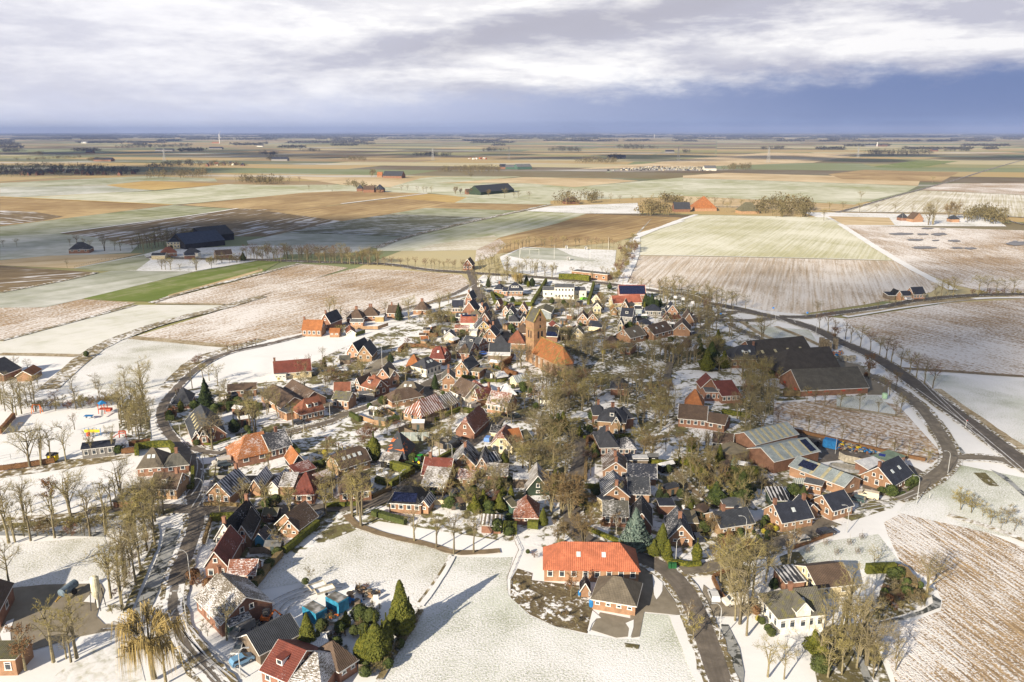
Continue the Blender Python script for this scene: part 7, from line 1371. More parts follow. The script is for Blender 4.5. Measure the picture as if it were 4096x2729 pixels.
# ---------------------------------------------------------------- hedges
for s, wd, h, m, lb in [
 ('A1 1815,195 2151,175 A2:120,150', .9, 1.7, M_CON, 'green clipped hedge along the southern street'), ('A1 1815,200 1800,260 1755,400', .6, 1.1, M_TWIGB, 'low brown hedge beside the snowy street'),
 ('A2 590,240 300,480', 1.0, 1.5, M_CON, 'green hedge running down from the brown street cottage'), ('A2 270,500 140,640 20,790', 1.2, 1.4, M_TWIGB, 'loose overgrown hedge below the brown street cottage'),
 ('A2 1060,145 1340,225', 1.5, 1.3, M_EVER, 'rounded bright green hedge below the solar roofed cottage'), ('A3 760,280 1130,440', .8, .9, M_CON, 'long green hedge lining the village road bend'),
 ('A3 1440,560 1620,590 1725,580', .9, .9, M_CON, 'curved green hedge before the brick gable with solar roof'), ('A3 30,300 145,305', 1.6, 2.6, M_CON, 'tall block of clipped hedge right of the striped roof shed'), ('A3 240,255 330,265', 1.2, 1.8, M_CON, 'short dark hedge under the red tiled cottage'),
 ('A3 1830,700 1880,820 1960,920', .6, .7, M_BRN, 'low rusty hedge beside the parked white car'), ('A3 1830,690 2000,610', .5, .6, M_BRN, 'low rusty hedge above the parking place'), ('A4 360,445 560,370 700,320', .5, .6, M_BRN, 'low russet hedge between street and tree paddock'),
 ('A4 1185,640 1250,615 1330,650 1400,740 1400,790', 1.2, 1.2, M_TWIGB, 'ragged brown hedge curving round the villa lawn'), ('A4 1110,870 1180,880 1300,830 1400,770', 1.2, 1.1, M_TWIGB, 'ragged brown hedge inside the garden curve'),
 ('A4 990,650 1240,640', 1.0, 2.1, M_CON, 'tall grey green hedge behind the villa lawn'), ('A1 690,695 940,630', .5, .8, M_BRN, 'x') if False else ('B0 0,1035 350,985 690,930', .8, 1.3, M_BRN, 'long rusty beech hedge at the lower playground edge'),
 ('B0 0,575 90,480 180,370', 1.0, 1.6, M_BRN, 'rusty hedge at the left playground edge'), ('B0 1530,820 1700,800', 1.1, 1.4, M_BRN, 'rusty hedge right of the playground shelter'), ('B0 1620,730 1890,690', .8, 1.4, M_BRN, 'dark red hedge above the playground corner'),
 ('B0 1720,850 1725,770 1960,740 2130,735 2170,780 2185,880', 1.1, 1.9, M_CON, 'clipped olive hedge wrapping the ribbed grey villa'), ('B1 540,1250 545,1030', .8, 1.5, M_CON, 'clipped green hedge right of the brown roofed corner house'), ('B1 385,1260 540,1265', .8, 1.0, M_CON, 'low dark hedge below the same lawn'),
 ('B1 195,350 335,345', 1.2, 1.5, M_BRN, 'rusty hedge above the grey monumental farmhouse'), ('B1 200,400 310,390', 1.3, 1.3, M_EVER, 'green hedge block above the grey monumental farmhouse'), ('B1 725,320 850,310', 1.6, 2.0, M_EVER, 'thick green hedge block below the tall spruce'),
 ('B1 860,270 1180,230 1400,270', 1.4, 2.2, M_EVER, 'wide evergreen hedge behind the snowy lawn'), ('B1 650,700 780,720 1010,640', .5, .6, M_CON, 'low hedge in front of the grey monumental farmhouse'), ('B1 1205,500 1250,560 1290,620', .7, 1.1, M_EVER, 'curved green hedge left of the slender trees'),
 ('B1 680,1470 1250,1490', .6, .8, M_TWIGB, 'low brown hedge before the snow ribbed brick house'), ('B1 1810,1110 2080,980 2330,900', 1.0, 1.3, M_CON, 'green hedge behind the orange roofed shed'), ('B1 1790,730 1870,820', 1.0, 1.1, M_CON, 'short hedge right of the orange roofed farmhouse'),
 ('B2 0,960 140,890 430,800', .9, 1.1, M_CON, 'green hedge behind the tan half-hipped house'), ('B2 830,1010 1090,1080', 1.2, 2.3, M_CON, 'tall clipped hedge in front of the patched slate barn'), ('B2 1110,1060 840,1230 640,1180', 1.2, 1.5, M_CON, 'dark clipped hedge round the trampoline lawn'),
 ('B2 1000,955 1240,1030', 1.0, .9, M_EVER, 'fresh green hedge below the green tractor'), ('B2 1225,880 1390,930 1620,800', .9, 1.1, M_CON, 'hedge corner round the three slender trees'), ('B2 590,1380 830,1270', .9, .9, M_TWIGB, 'brown hedge along the southern street'),
 ('B2 320,350 440,420', 1.0, 1.6, M_EVER, 'green hedge beside the brick chapel garage'), ('B2 1370,415 1700,280', 1.0, 1.3, M_CON, 'green hedge under the snow striped farmhouse'), ('B2 750,430 930,390', 1.2, 1.3, M_EVER, 'rounded green hedge in the kitchen garden'), ('B2 1740,280 1900,310', 1.0, 1.2, M_CON, 'green hedge by the white van'),
 ('B2 0,1490 470,1470', .8, .9, M_CON, 'low hedge before the tree hidden tan house'), ('B3 1090,760 1095,660 1190,650', .7, 1.6, M_BRN, 'rusty hedge by the snow edged villa'), ('B3 1070,1150 1080,910', .7, 1.3, M_TWIGB, 'thin brown hedge by the village road'), ('B3 1060,1250 1290,1260', .8, 1.0, M_CON, 'hedge between the two gable houses'),
 ('B3 1040,630 1200,640 1450,620 1640,600', .7, .9, M_CON, 'dark curving hedge below the slate manor'), ('B3 1860,960 2100,980 B4:0,960 B4:150,960', .9, 1.6, M_CON, 'long dark hedge behind the upper gable house'), ('B4 660,1200 800,1140 1050,1120', 1.7, 2.9, M_CON, 'row of dense thujas beside the workshop halls'), ('B4 180,960 330,1120 480,1300', 1.8, 2.4, M_CON, 'tall ragged conifer hedge left of the workshop'),
 ('B4 1240,480 1700,590 2352,740 B5:780,850 B5:1110,915', .8, .9, M_BRN, 'long rusty beech hedge above the builders yard'), ('B4 590,310 940,370', 1.3, 1.4, M_CON, 'dark hedge right of the brown double house'), ('C4 1040,1440 1250,1440', 1.2, 1.7, M_TWIGB, 'pair of dark square hedges at the front barn'),
 ('B5 740,1350 850,1320', .5, .5, M_EVER, 'small garden hedge before the corner brick house'), ('B5 890,1290 1030,1200', .5, .5, M_EVER, 'small garden hedge right of the corner brick house'),
 ('C1 1640,820 1900,830 2130,880 2280,780', 1.1, 1.4, M_BRN, 'long rusty hedge north of the inn'), ('C1 1560,890 1640,820', 1.2, 1.7, M_BRN, 'rusty hedge corner near the tall shrubs'), ('C1 1890,700 2040,700', 1.1, 1.7, M_BRN, 'rusty hedge behind the garden huts'), ('C1 1770,805 1880,800', 1.0, 1.0, M_EVER, 'small green hedge by the garden huts'),
 ('C1 925,605 1290,605 1420,560', .3, 1.5, WM['tan'], 'x') if False else ('C1 1130,650 1010,690', .4, 1.6, M_CON, 'dark green hedge behind the white gabled shed'), ('C2 1045,480 1100,620 1300,650 1680,655', 1.3, 1.9, M_CON, 'clipped golden green hedge round the dormer farmhouse garden'), ('C2 1045,480 1230,530', 1.0, 1.6, M_CON, 'short clipped hedge before the dormer farmhouse'),
 ('C2 1680,640 1780,480 1900,280', 1.4, 2.2, M_CON, 'long clipped hedge left of the white school'), ('C3 400,640 440,520 490,330', 1.4, 2.3, M_CON, 'long clipped hedge right of the white school'), ('C3 -60,235 200,240 430,270', 2.2, 3.4, M_CON, 'high olive hedge behind the white school'), ('C3 900,1100 1170,1040', 1.6, 1.8, M_EVER, 'green hedge beside the two blue cars'),
 ('C2 760,1520 880,1490', 1.2, 1.2, M_EVER, 'bright green hedge near the barn shaped carport'), ('C5 580,260 690,240', 1.2, 1.3, M_EVER, 'x2') if False else ('C5 870,370 990,410', .9, 1.2, M_EVER, 'green hedge north of the black garden shed'), ('C5 1180,190 1130,290 1010,350 1020,420 1130,490 1250,520', 1.1, 1.8, M_BRN, 'curving rusty hedge round the churchyard'),
 ('C5 690,600 1000,600 1090,570', .7, .9, M_CON, 'dark low hedge behind the black garden shed'), ('C5 380,540 590,560', .8, 1.2, M_CON, 'dark hedge below the ornate brick house'), ('C5 410,1080 600,1110', .9, 1.2, M_CON, 'green hedge below the parked white van'), ('B4 1090,1180 1300,1330', .3, .6, M_TWIGB, 'thin hedge beside the workshop lawn')]:
    hedge(s, wd, h, m, lb)
# ================================================================ VEHICLES
def carpaint():
    m, k = newmat('car_paint'); oi = k.node('ShaderNodeObjectInfo'); finish(k, oi.outputs['Color'], .25, .6, **{'Coat Weight': .5}); return m
M_CAR = carpaint(); M_TYRE = simple('tyre', (0.02, 0.02, 0.02), .1); M_HUB = simple('hub', (0.35, 0.35, 0.36), .1)
CARS = {}
def carmesh(kind):
    if kind in CARS: return CARS[kind]
    if kind == 'van': L, W_, H_ = 4.9, 1.9, 1.95; prof = [(-2.4, .35), (-2.45, 1.0), (-2.4, 1.9), (.9, 1.95), (1.45, 1.25), (2.35, 1.05), (2.45, .6), (2.4, .35)]; gl = [(.15, 1.22), (.3, 1.78), (.88, 1.80), (1.38, 1.24)]
    elif kind == 'estate': L, W_, H_ = 4.7, 1.8, 1.5; prof = [(-2.25, .32), (-2.3, .85), (-2.0, 1.42), (.3, 1.5), (1.05, .98), (2.1, .82), (2.3, .55), (2.25, .32)]; gl = [(-2.08, .95), (-1.85, 1.36), (.25, 1.42), (.95, .97)]
    else: L, W_, H_ = 4.0, 1.72, 1.5; prof = [(-1.95, .32), (-2.0, .9), (-1.65, 1.42), (.3, 1.5), (1.0, 1.0), (1.8, .85), (2.0, .55), (1.95, .32)]; gl = [(-1.75, .98), (-1.55, 1.36), (.25, 1.42), (.9, .99)]
    b = MB(); w2 = W_/2; wt = w2*.84
    wid = lambda z: w2 if z < 1.0 else w2 + (wt-w2)*min(1, (z-1.0)/.5)
    n = len(prof)
    for i in range(n):
        j = (i+1) % n; (x0, z0), (x1, z1) = prof[i], prof[j]; b.poly([(x0, wid(z0), z0), (x1, wid(z1), z1), (x1, -wid(z1), z1), (x0, -wid(z0), z0)])
    b.poly([(x, -wid(z), z) for x, z in reversed(prof)]); b.poly([(x, wid(z), z) for x, z in prof])
    g = MB(); e = .015
    for sd in (-1, 1):
        P = [(x, sd*(wid(z)+e), z) for x, z in gl]; g.poly(P if sd > 0 else P[::-1])
    (xa, za), (xb, zb) = (gl[3][0]+.1, gl[3][1]), (gl[2][0]+.06, gl[2][1]+.05); g.poly([(xa, -.72*w2, za+.05), (xa, .72*w2, za+.05), (xb, .68*w2, zb+.03), (xb, -.68*w2, zb+.03)])
    (xa, za), (xb, zb) = (gl[0][0]-.16, gl[0][1]), (gl[1][0]-.12, gl[1][1]); 
    if kind != 'van': g.poly([(xb, -.66*w2, zb), (xb, .66*w2, zb), (xa, .74*w2, za), (xa, -.74*w2, za)])
    wh = MB(); r = .32; P = [(r*math.cos(a*math.pi/6), r*math.sin(a*math.pi/6)) for a in range(12)]
    for y in (-.11, .11): wh.poly([(x, y, z) for x, z in (P if y < 0 else P[::-1])])
    for i in range(12): j = (i+1) % 12; wh.poly([(P[i][0], .11, P[i][1]), (P[j][0], .11, P[j][1]), (P[j][0], -.11, P[j][1]), (P[i][0], -.11, P[i][1])])
    hb = MB(); hb.box((0, 0, 0), (.3, .25, .3))
    li = MB(); li.box((prof[-2][0]-.03, 0, .66), (.08, .36, .14))
    CARS[kind] = (b.mesh('body', [M_CAR]), g.mesh('glazing', [M_GLASS]), wh.mesh('wheel', [M_TYRE]), hb.mesh('hub', [M_HUB]), li.mesh('headlight', [M_SKY]), L, W_); return CARS[kind]
def car(s, kind, colr, label, z=None):
    """'tile x,y x2,y2' from tail to nose"""
    a = pts(s); d = a[1]-a[0]; c = (a[0]+a[1])/2; body, gl, wh, hb, li, L, W_ = carmesh(kind)
    root = empty({'van': 'van', 'estate': 'estate_car', 'hatch': 'parked_car'}[kind], (c.x, c.y, ZR+.01)); root.rotation_euler = (0, 0, math.atan2(d.y, d.x))
    b = link('body', body, root); b.color = (*colr, 1); link('glazing', gl, root)
    for x in (-L*.31, L*.31):
        for y in (-W_/2+.1, W_/2-.1): w_ = link('wheel', wh, root, (x, y, .32)); link('hub', hb, w_)
    for y in (-W_*.33, W_*.33): link('headlight', li, root, (0, y, 0))
    tag(root, label, 'van' if kind == 'van' else 'car', 'vans' if kind == 'van' else 'parked cars'); LM.append((c, None, root))
for a in [
 ('A1 2030,1450 2140,1400', 'hatch', (0.14, 0.30, 0.48), 'light blue car parked in the snow at the lower left'), ('A1 2150,1130 2030,1210', 'van', (0.20, 0.19, 0.18), 'grey brown van beside the snowy grey farmhouse'), ('A1 2080,1300 2050,1345', 'hatch', (0.25, 0.26, 0.27), 'grey trailer sized car behind the wooden barn'),
 ('A3 1852,905 1822,830', 'hatch', (0.62, 0.63, 0.65), 'white hatchback beside the low rusty hedge'), ('A3 2090,905 1945,925', 'van', (0.70, 0.68, 0.62), 'white delivery van under the big bare trees'), ('A3 1705,380 1675,330', 'estate', (0.02, 0.022, 0.03), 'black car in the drive of the brick gable'), ('A3 1215,380 1245,395', 'hatch', (0.05, 0.06, 0.06), 'dark car beside the blue green spruce'),
 ('A4 612,320 695,305', 'estate', (0.02, 0.02, 0.03), 'black estate car on the brick street'), ('A4 470,380 380,398', 'estate', (0.55, 0.50, 0.42), 'silver white estate car on the brick street'), ('B5 295,1430 165,1400', 'estate', (0.05, 0.09, 0.09), 'dark green car beside the long workshop'), ('B5 470,1395 315,1365', 'van', (0.68, 0.60, 0.45), 'cream van in front of the corner brick house'),
 ('B1 960,940 840,965', 'van', (0.62, 0.58, 0.52), 'cream white van left of the orange roofed farmhouse'), ('B1 895,985 1015,965', 'estate', (0.05, 0.07, 0.09), 'dark blue estate car at the orange roofed farmhouse'), ('B1 705,1305 745,1225', 'van', (0.45, 0.44, 0.46), 'silver van parked by the snowy junction'), ('B1 1835,450 1900,440', 'hatch', (0.04, 0.04, 0.045), 'dark car beside the red villa'),
 ('B2 1570,760 1660,705', 'van', (0.03, 0.035, 0.04), 'black van on the parking place of the red farmhouse'), ('B2 1640,660 1715,690', 'estate', (0.03, 0.03, 0.035), 'black car behind the black van'), ('B2 2035,675 2065,640', 'hatch', (0.12, 0.25, 0.60), 'bright blue car by the cream farmhouse'), ('B2 1830,255 1905,225', 'van', (0.66, 0.62, 0.55), 'white van beside the snowy red farmhouse'), ('B2 440,170 510,140', 'estate', (0.04, 0.05, 0.06), 'black car right of the brick chapel garage'), ('A2 575,185 600,165', 'estate', (0.10, 0.13, 0.18), 'blue grey car behind the brown street cottage'),
 ('B3 170,375 255,365', 'estate', (0.02, 0.03, 0.03), 'black car on the lane below the church'), ('B3 1020,590 1100,600', 'hatch', (0.02, 0.03, 0.03), 'black car below the slate manor'), ('C2 985,445 1065,440', 'estate', (0.03, 0.05, 0.10), 'dark blue car before the dormer farmhouse'), ('C2 845,365 885,350', 'hatch', (0.65, 0.65, 0.66), 'snow white car at the straight street'), ('C2 890,425 910,400', 'hatch', (0.08, 0.09, 0.10), 'dark grey car at the straight street'), ('C2 840,295 870,280', 'hatch', (0.7, 0.7, 0.72), 'second white car further up the straight street'),
 ('C2 1190,1120 1215,1070', 'van', (0.05, 0.06, 0.08), 'dark van parked at the street bend'), ('C3 290,568 380,550', 'estate', (0.18, 0.60, 0.04), 'bright lime green car at the school'), ('C3 1130,1070 1215,1060', 'hatch', (0.03, 0.08, 0.40), 'blue car beside the green hedge'), ('C3 1035,1090 1120,1080', 'estate', (0.22, 0.23, 0.24), 'grey car left of the blue car'), ('C3 1175,860 1235,850', 'hatch', (0.02, 0.03, 0.04), 'black car right of the grey family house'), ('C3 1250,870 1325,860', 'estate', (0.05, 0.06, 0.07), 'dark car at the grey bungalow'),
 ('C3 2020,1115 2065,1105', 'hatch', (0.04, 0.05, 0.10), 'dark blue car by the rust gable row'), ('C6 870,455 940,450', 'estate', (0.65, 0.66, 0.70), 'white car at the lonely roadside farm'), ('C1 1740,1190 1820,1180', 'estate', (0.55, 0.55, 0.55), 'white car beside the white inn'), ('C1 780,1130 885,1125', 'estate', (0.60, 0.62, 0.66), 'snow covered car before the wooden shed'), ('C2 740,1470 810,1460', 'van', (0.03, 0.03, 0.035), 'black van by the cross-gabled slate house'), ('C2 880,1430 960,1425', 'hatch', (0.04, 0.10, 0.35), 'blue car beside the barn shaped carport'), ('B5 180,1380 160,1360', 'hatch', (0.05, 0.05, 0.05), 'x')][:-1]: car(*a)
# ---------------------------------------------------------------- street lamps, poles and flags
M_POLE = simple('pole_paint', (0.45, 0.46, 0.46), .1)
def lamp(s, h, s2, where):
    p = pts(s)[0]; t = pts(s2)[0]; d = (t - p).normalized(); root = empty('street_lamp', (p.x, p.y, ZG)); m = MB(); q = [(0, 0, 0), (0, 0, h*.8)]
    for k in range(5): a = k/4*1.35; q.append((d.x*1.4*(1-math.cos(a)), d.y*1.4*(1-math.cos(a)), h*.8 + h*.2*math.sin(a)))
    m.tube(q, [.09, .07] + [.05]*5, 6); link('pole', m.mesh('pole', [M_POLE]), root); b = MB(); e = Vector(q[-1]); b.bar(e, e + d*.8, .28, .12); link('lamp_head', b.mesh('lamp_head', [M_GREYMET]), root)
    tag(root, 'grey curved street lamp ' + where, 'street lamp', 'street lamps')
for a in [('A1 1643,735', 7.5, 'A1 1560,735', 'by the tall brick gable house'), ('A1 1612,1110', 7.5, 'A1 1520,1110', 'opposite the snowy grey farmhouse'), ('A4 828,298', 7.0, 'A4 780,300', 'at the end of the brick street'), ('B5 1002,1445', 7.5, 'B5 930,1450', 'below the corner brick house'), ('B5 1392,1070', 6.5, 'B5 1330,1070', 'at the road corner'), ('B1 388,650', 6, 'B1 330,655', 'beside the grey monumental farmhouse'), ('B1 685,1410', 6, 'B1 620,1410', 'at the silver van'),
 ('B2 947,1320', 6, 'B2 1000,1300', 'on the southern street'), ('B2 1597,940', 6, 'B2 1540,950', 'before the orange gable house'), ('B2 65,375', 5.5, 'B2 100,370', 'by the brick chapel garage'), ('A3 1510,560', 6, 'A3 1560,560', 'in the lawn by the curved hedge'), ('A3 2105,400', 7, 'A3 2060,400', 'before the long tan bungalow'), ('A3 1885,1225', 7.5, 'A3 1830,1225', 'beside the frozen ditch'), ('B3 2195,200', 6, 'B3 2140,200', 'in the snowy garden'), ('C4 942,500', 7.5, 'C4 990,500', 'at the main road crossing'), ('C4 1448,690', 7.5, 'C4 1500,690', 'along the main road'), ('B4 2008,825', 6, 'B4 1960,825', 'next to the blue container'), ('A1 2075,1560', 6, 'A1 2120,1560', 'below the light blue car')]: lamp(*a)
def pole(s, h, label, cat='pole', flag=None, r=.06):
    fs = .22 if cat == 'road sign' and 'warning' in label else .6 if cat == 'road sign' else 1.0
    p = pts(s)[0]; root = empty(cat.replace(' ', '_'), (p.x, p.y, ZG)); m = MB(); m.tube([(0, 0, 0), (0, 0, h)], [r, r*.6], 6); link('pole', m.mesh('pole', [M_WHITE]), root)
    if flag:
        f = MB(); n = 6
        for i in range(n):
            for j, z0 in enumerate((h-1.3, )):
                x0, x1 = i*.3*fs, (i+1)*.3*fs; y0, y1 = .12*math.sin(i*1.1), .12*math.sin((i+1)*1.1); f.poly([(x0, y0, h-1.4*fs), (x1, y1, h-1.45*fs), (x1, y1, h-.1*fs), (x0, y0, h-.05*fs)])
        link('flag', f.mesh('flag', [flag]), root)
    tag(root, label, cat)
FL = simple('flag_cloth', (0.7, 0.7, 0.72), .05); FB = simple('blue_sign', (0.03, 0.25, 0.75), .05)
for i, (x, y, w_) in enumerate([(1732, 690, 'left'), (1857, 720, 'middle'), (2002, 780, 'right')]): pole('C3 %d,%d' % (x, y), 6.5, 'white %s flagpole with pale flag in the snowy park' % w_, 'flagpole', FL)
pole('C1 1345,1075', 9, 'plain white flagpole beside the twin gable houses', 'flagpole'); pole('C4 900,400', 3.2, 'blue direction sign at the crossing', 'road sign', FB); pole('C4 185,485', 3, 'red and white sign at the side road loop', 'road sign', FL); pole('C4 240,470', 3, 'blue sign at the side road loop', 'road sign', FB); pole('E3 1505,692', 12, 'white flagpole before the small far brick farm', 'flagpole')
pole('B1 1942,715', 7, 'tall thin pole on the snowy paddock', 'pole'); pole('B5 1616,498', 2.6, 'warning sign beside the main road', 'road sign', simple('red_sign', (.5, .03, .03), .1)); pole('B5 1164,1380', 1.2, 'short dark post in the snow', 'post'); pole('C4 1327,445', 2.5, 'small blue sign on the traffic island', 'road sign', FB)
for i, (x, y, h) in enumerate([(600, 525, 9), (1065, 530, 10), (1545, 545, 9), (1793, 410, 10)]): pole('F %d,%d' % (x, y), h, 'white floodlight mast, %s from the left on the sports ground' % ORD[i], 'floodlight mast', r=.1)
# goal on the sports field, pylons and wind turbine
def bars(name, label, cat, base, segs, mat, r=.05, parts=None, group=None):
    root = empty(name, (base.x, base.y, ZG)); m = MB()
    for a, b in segs: m.bar(a, b, r, r)
    link(parts or 'frame', m.mesh(parts or 'frame', [mat]), root); tag(root, label, cat, group); return root
for s, s2, lb in (('F 610,470 860,480', '', 'long white ball net frame on the sports ground'),):
    a, b = pts(s); d = b - a; bars('ball_net', lb, 'net', a, [((0, 0, 0), (0, 0, 4)), (tuple(d), (d.x, d.y, 4)), ((0, 0, 4), (d.x, d.y, 4)), ((d.x*.5, d.y*.5, 0), (d.x*.5, d.y*.5, 4))], M_WHITE, .12)
for s, lb in (('F 1215,395 1245,396', 'left white dugout beyond the pitch'), ('F 1478,407 1508,408', 'right white dugout beyond the pitch'), ('F 1240,548 1272,548', 'white dugout on the near touchline')):
    a, b = pts(s); c = (a+b)/2; root = empty('dugout', (c.x, c.y, ZG)); m = MB(); L_ = (b-a).length; m.box((0, .8, 1), (L_, .15, 2)); m.box((0, 0, 2.05), (L_, 1.8, .12)); m.box((-L_/2, 0, 1), (.12, 1.6, 2)); m.box((L_/2, 0, 1), (.12, 1.6, 2)); link('shell', m.mesh('shell', [M_WHITE]), root); m = MB(); m.box((0, .4, .5), (L_*.9, .4, .12)); link('bench', m.mesh('bench', [M_GREYMET]), root); tag(root, lb, 'dugout')
def pylon(s, h, lb):
    p = pts(s)[0]; sg = []; w0 = h*.1; w1 = h*.02
    lv = [(h*k/6, w0 + (w1-w0)*min(1, k/5)) for k in range(7)]
    for (z0, a0), (z1, a1) in zip(lv, lv[1:]):
        for x, y in ((1, 1), (1, -1), (-1, 1), (-1, -1)): sg.append(((x*a0, y*a0, z0), (x*a1, y*a1, z1)))
        sg += [((-a0, -a0, z0), (a1, -a1, z1)), ((a0, -a0, z0), (-a1, -a1, z1))]
    for z, wd in ((h*.72, h*.16), (h*.86, h*.12)): sg.append(((-wd, 0, z), (wd, 0, z)))
    bars('pylon', lb, 'pylon', p, sg, M_GREYMET, .5, 'lattice')
pylon('E2 2320,250', 45, 'lattice pylon left of the gas site'); pylon('E3 587,262', 45, 'lattice pylon beyond the gas site'); pylon('E2 630,245', 40, 'faint pylon on the middle plain'); pylon('E2 1155,240', 40, 'faint pylon above the plain wood'); pylon('E1 1135,250', 40, 'faint pylon near the long grey sheds'); pylon('E3 1205,225', 36, 'faint pylon left of the long wood')
def turbine(s, h):
    p = pts(s)[0]; root = empty('wind_turbine', (p.x, p.y, 0)); m = MB(); m.tube([(0, 0, 0), (0, 0, h)], [3, 1.6], 8); link('tower', m.mesh('tower', [M_WHITE]), root); m = MB(); m.box((0, 0, h+1), (4, 9, 4)); link('nacelle', m.mesh('nacelle', [M_WHITE]), root)
    for k in range(3):
        a = .5 + k*2.094; m = MB(); m.hex([(-1.4, -5, h+1), (1.4, -5, h+1), (1.4, -5.5, h+1), (-1.4, -5.5, h+1)] + [(h*.55*math.sin(a)+q*.4, -5 - (i > 1)*.3, h+1+h*.55*math.cos(a)) for i, q in enumerate((-1, 1, 1, -1))]); link('blade', m.mesh('blade', [M_WHITE]), root)
    tag(root, 'white wind turbine far away on the left plain', 'wind turbine')
turbine('E1 1514,128', 62)
for s, h, lb in (('E2 2156,90', 55, 'distant white chimney near the horizon'), ('E3 1337,150', 26, 'round silo tower by the far blue shed')): pole(s, h, lb, 'chimney', r=3.2)
# ---------------------------------------------------------------- farmyard things
def silo():
    p = pts('A1 850,955')[0]; root = empty('feed_silo', (p.x, p.y, ZG)); m = MB(); r = .8
    m.tube([(0, 0, 2.0), (0, 0, 3.2), (0, 0, 6.6), (0, 0, 7.0)], [.22, r, r, .35], 14); link('tank', m.mesh('tank', [simple('silo_paint', (0.62, 0.58, 0.42), .15, .8)]), root)
    for x, y in ((1, 1), (1, -1), (-1, 1), (-1, -1)): m = MB(); m.bar((x*.95, y*.95, 0), (x*.72, y*.72, 4.0), .12, .12); link('leg', m.mesh('leg', [M_DARKMET]), root)
    m = MB(); m.tube([(0, 0, .2), (0, 0, 2.1)], .16, 8); link('outlet', m.mesh('outlet', [M_WHITE]), root); tag(root, 'white yellow feed silo on four legs beside the concrete yard', 'silo')
silo()
def tanker():
    p = pts('A1 600,835')[0]; root = empty('slurry_tanker', (p.x, p.y, ZG)); root.rotation_euler = (0, 0, R(78)); m = MB(); P = [(-2.1, 0, 1.4), (-1.9, 0, 1.4), (1.9, 0, 1.4), (2.1, 0, 1.4)]; m.tube(P, [.5, .85, .85, .5], 14); link('tank', m.mesh('tank', [simple('blue_grey_tank', (0.13, 0.18, 0.23), .15)]), root)
    for y in (-1, 1): w_ = MB(); w_.tube([(.3, y*.85, .6), (.3, y*1.25, .6)], .6, 12); link('wheel', w_.mesh('wheel', [M_TYRE]), root)
    m = MB(); m.bar((-2, 0, .8), (-3.6, 0, .6), .2, .2); m.bar((-2, .5, .8), (-3.4, 0, .6), .12, .12); link('drawbar', m.mesh('drawbar', [simple('yellow_iron', (0.35, 0.22, 0.04), .1)]), root); tag(root, 'blue grey slurry tanker with yellow drawbar on the concrete yard', 'tanker')
tanker()
M_CONT = simple('container_blue', (0.03, 0.22, 0.36), .15, 1.0); M_BLUE2 = simple('blue_steel', (0.02, 0.17, 0.42), .1); M_OR = simple('orange_plastic', (0.62, 0.16, 0.03), .1); M_YELL = simple('yellow_plastic', (0.70, 0.50, 0.02), .1); M_SN = simple('snow_cap', (0.80, 0.83, 0.88), .05)
def container(s, h, D, mat, lb, top='snow'):
    a, b = pts(s); U = b - a; L = U.length; U.normalize(); V = Vector((-U.y, U.x, 0)); c = (a + b)/2 + V*D/2; root = empty('container', (c.x, c.y, ZG)); root.rotation_euler = (0, 0, math.atan2(U.y, U.x)); m = MB(); n = int(L/.35)
    m.box((0, 0, h/2), (L-.12, D-.12, h))
    link('body', m.mesh('body', [mat]), root); r = MB()
    for i in range(n+1): r.box((-L/2 + L*i/n, 0, h/2), (.14, D, h-.15))
    for k in (-1, 1): r.box((0, k*(D/2-.03), h-.05), (L, .12, .12)); 
    link('ribs', r.mesh('ribs', [mat]), root); t = MB(); t.box((0, 0, h+.03), (L*.96, D*.9, .05)); tp = link('roof', t.mesh('roof', [RM('grey_v6') if top == 'snow' else mat]), root); tag(root, lb, 'container')
container('A2 657,955 765,1012', 2.5, 2.6, M_CONT, 'right blue container near the snowy trailers'); container('A2 458,1040 572,1108', 2.5, 2.6, M_CONT, 'left blue container by the cone conifer'); container('B4 1848,740 2010,775', 2.4, 2.4, M_BLUE2, 'bright blue container in the builders yard', 'plain'); container('B5 510,935 595,952', 2.0, 2.2, simple('deep_blue', (0.02, 0.04, 0.25), .1), 'deep blue skip with pale stripe by the green roofed shed', 'plain')
def trailer(s, lb):
    a, b = pts(s); U = b-a; L = U.length; U.normalize(); root = empty('trailer', ((a.x+b.x)/2, (a.y+b.y)/2, ZG)); root.rotation_euler = (0, 0, math.atan2(U.y, U.x)); m = MB(); m.box((0, 1, .75), (L, 2.0, .15)); link('bed', m.mesh('bed', [M_SN]), root)
    m = MB(); m.box((0, 0, .95), (L, .06, .4)); m.box((0, 2, .95), (L, .06, .4)); m.box((-L/2, 1, .95), (.06, 2, .4)); m.box((L/2, 1, .95), (.06, 2, .4)); link('side_board', m.mesh('side_board', [M_STONE]), root)
    for y in (0.0, 2.0):
        w_ = MB(); w_.tube([(0, y-.12, .33), (0, y+.12, .33)], .33, 10); link('wheel', w_.mesh('wheel', [M_TYRE]), root)
    m = MB(); m.bar((-L/2, 1, .6), (-L/2-1.3, 1, .5), .12, .12); link('drawbar', m.mesh('drawbar', [M_DARKMET]), root); tag(root, lb, 'trailer')
trailer('A2 535,838 665,790', 'rear snowy flat trailer on the meadow'); trailer('A2 583,870 738,822', 'front snowy flat trailer beside the blue container'); trailer('B1 735,1212 795,1210', 'small lorry trailer with dark load by the junction')
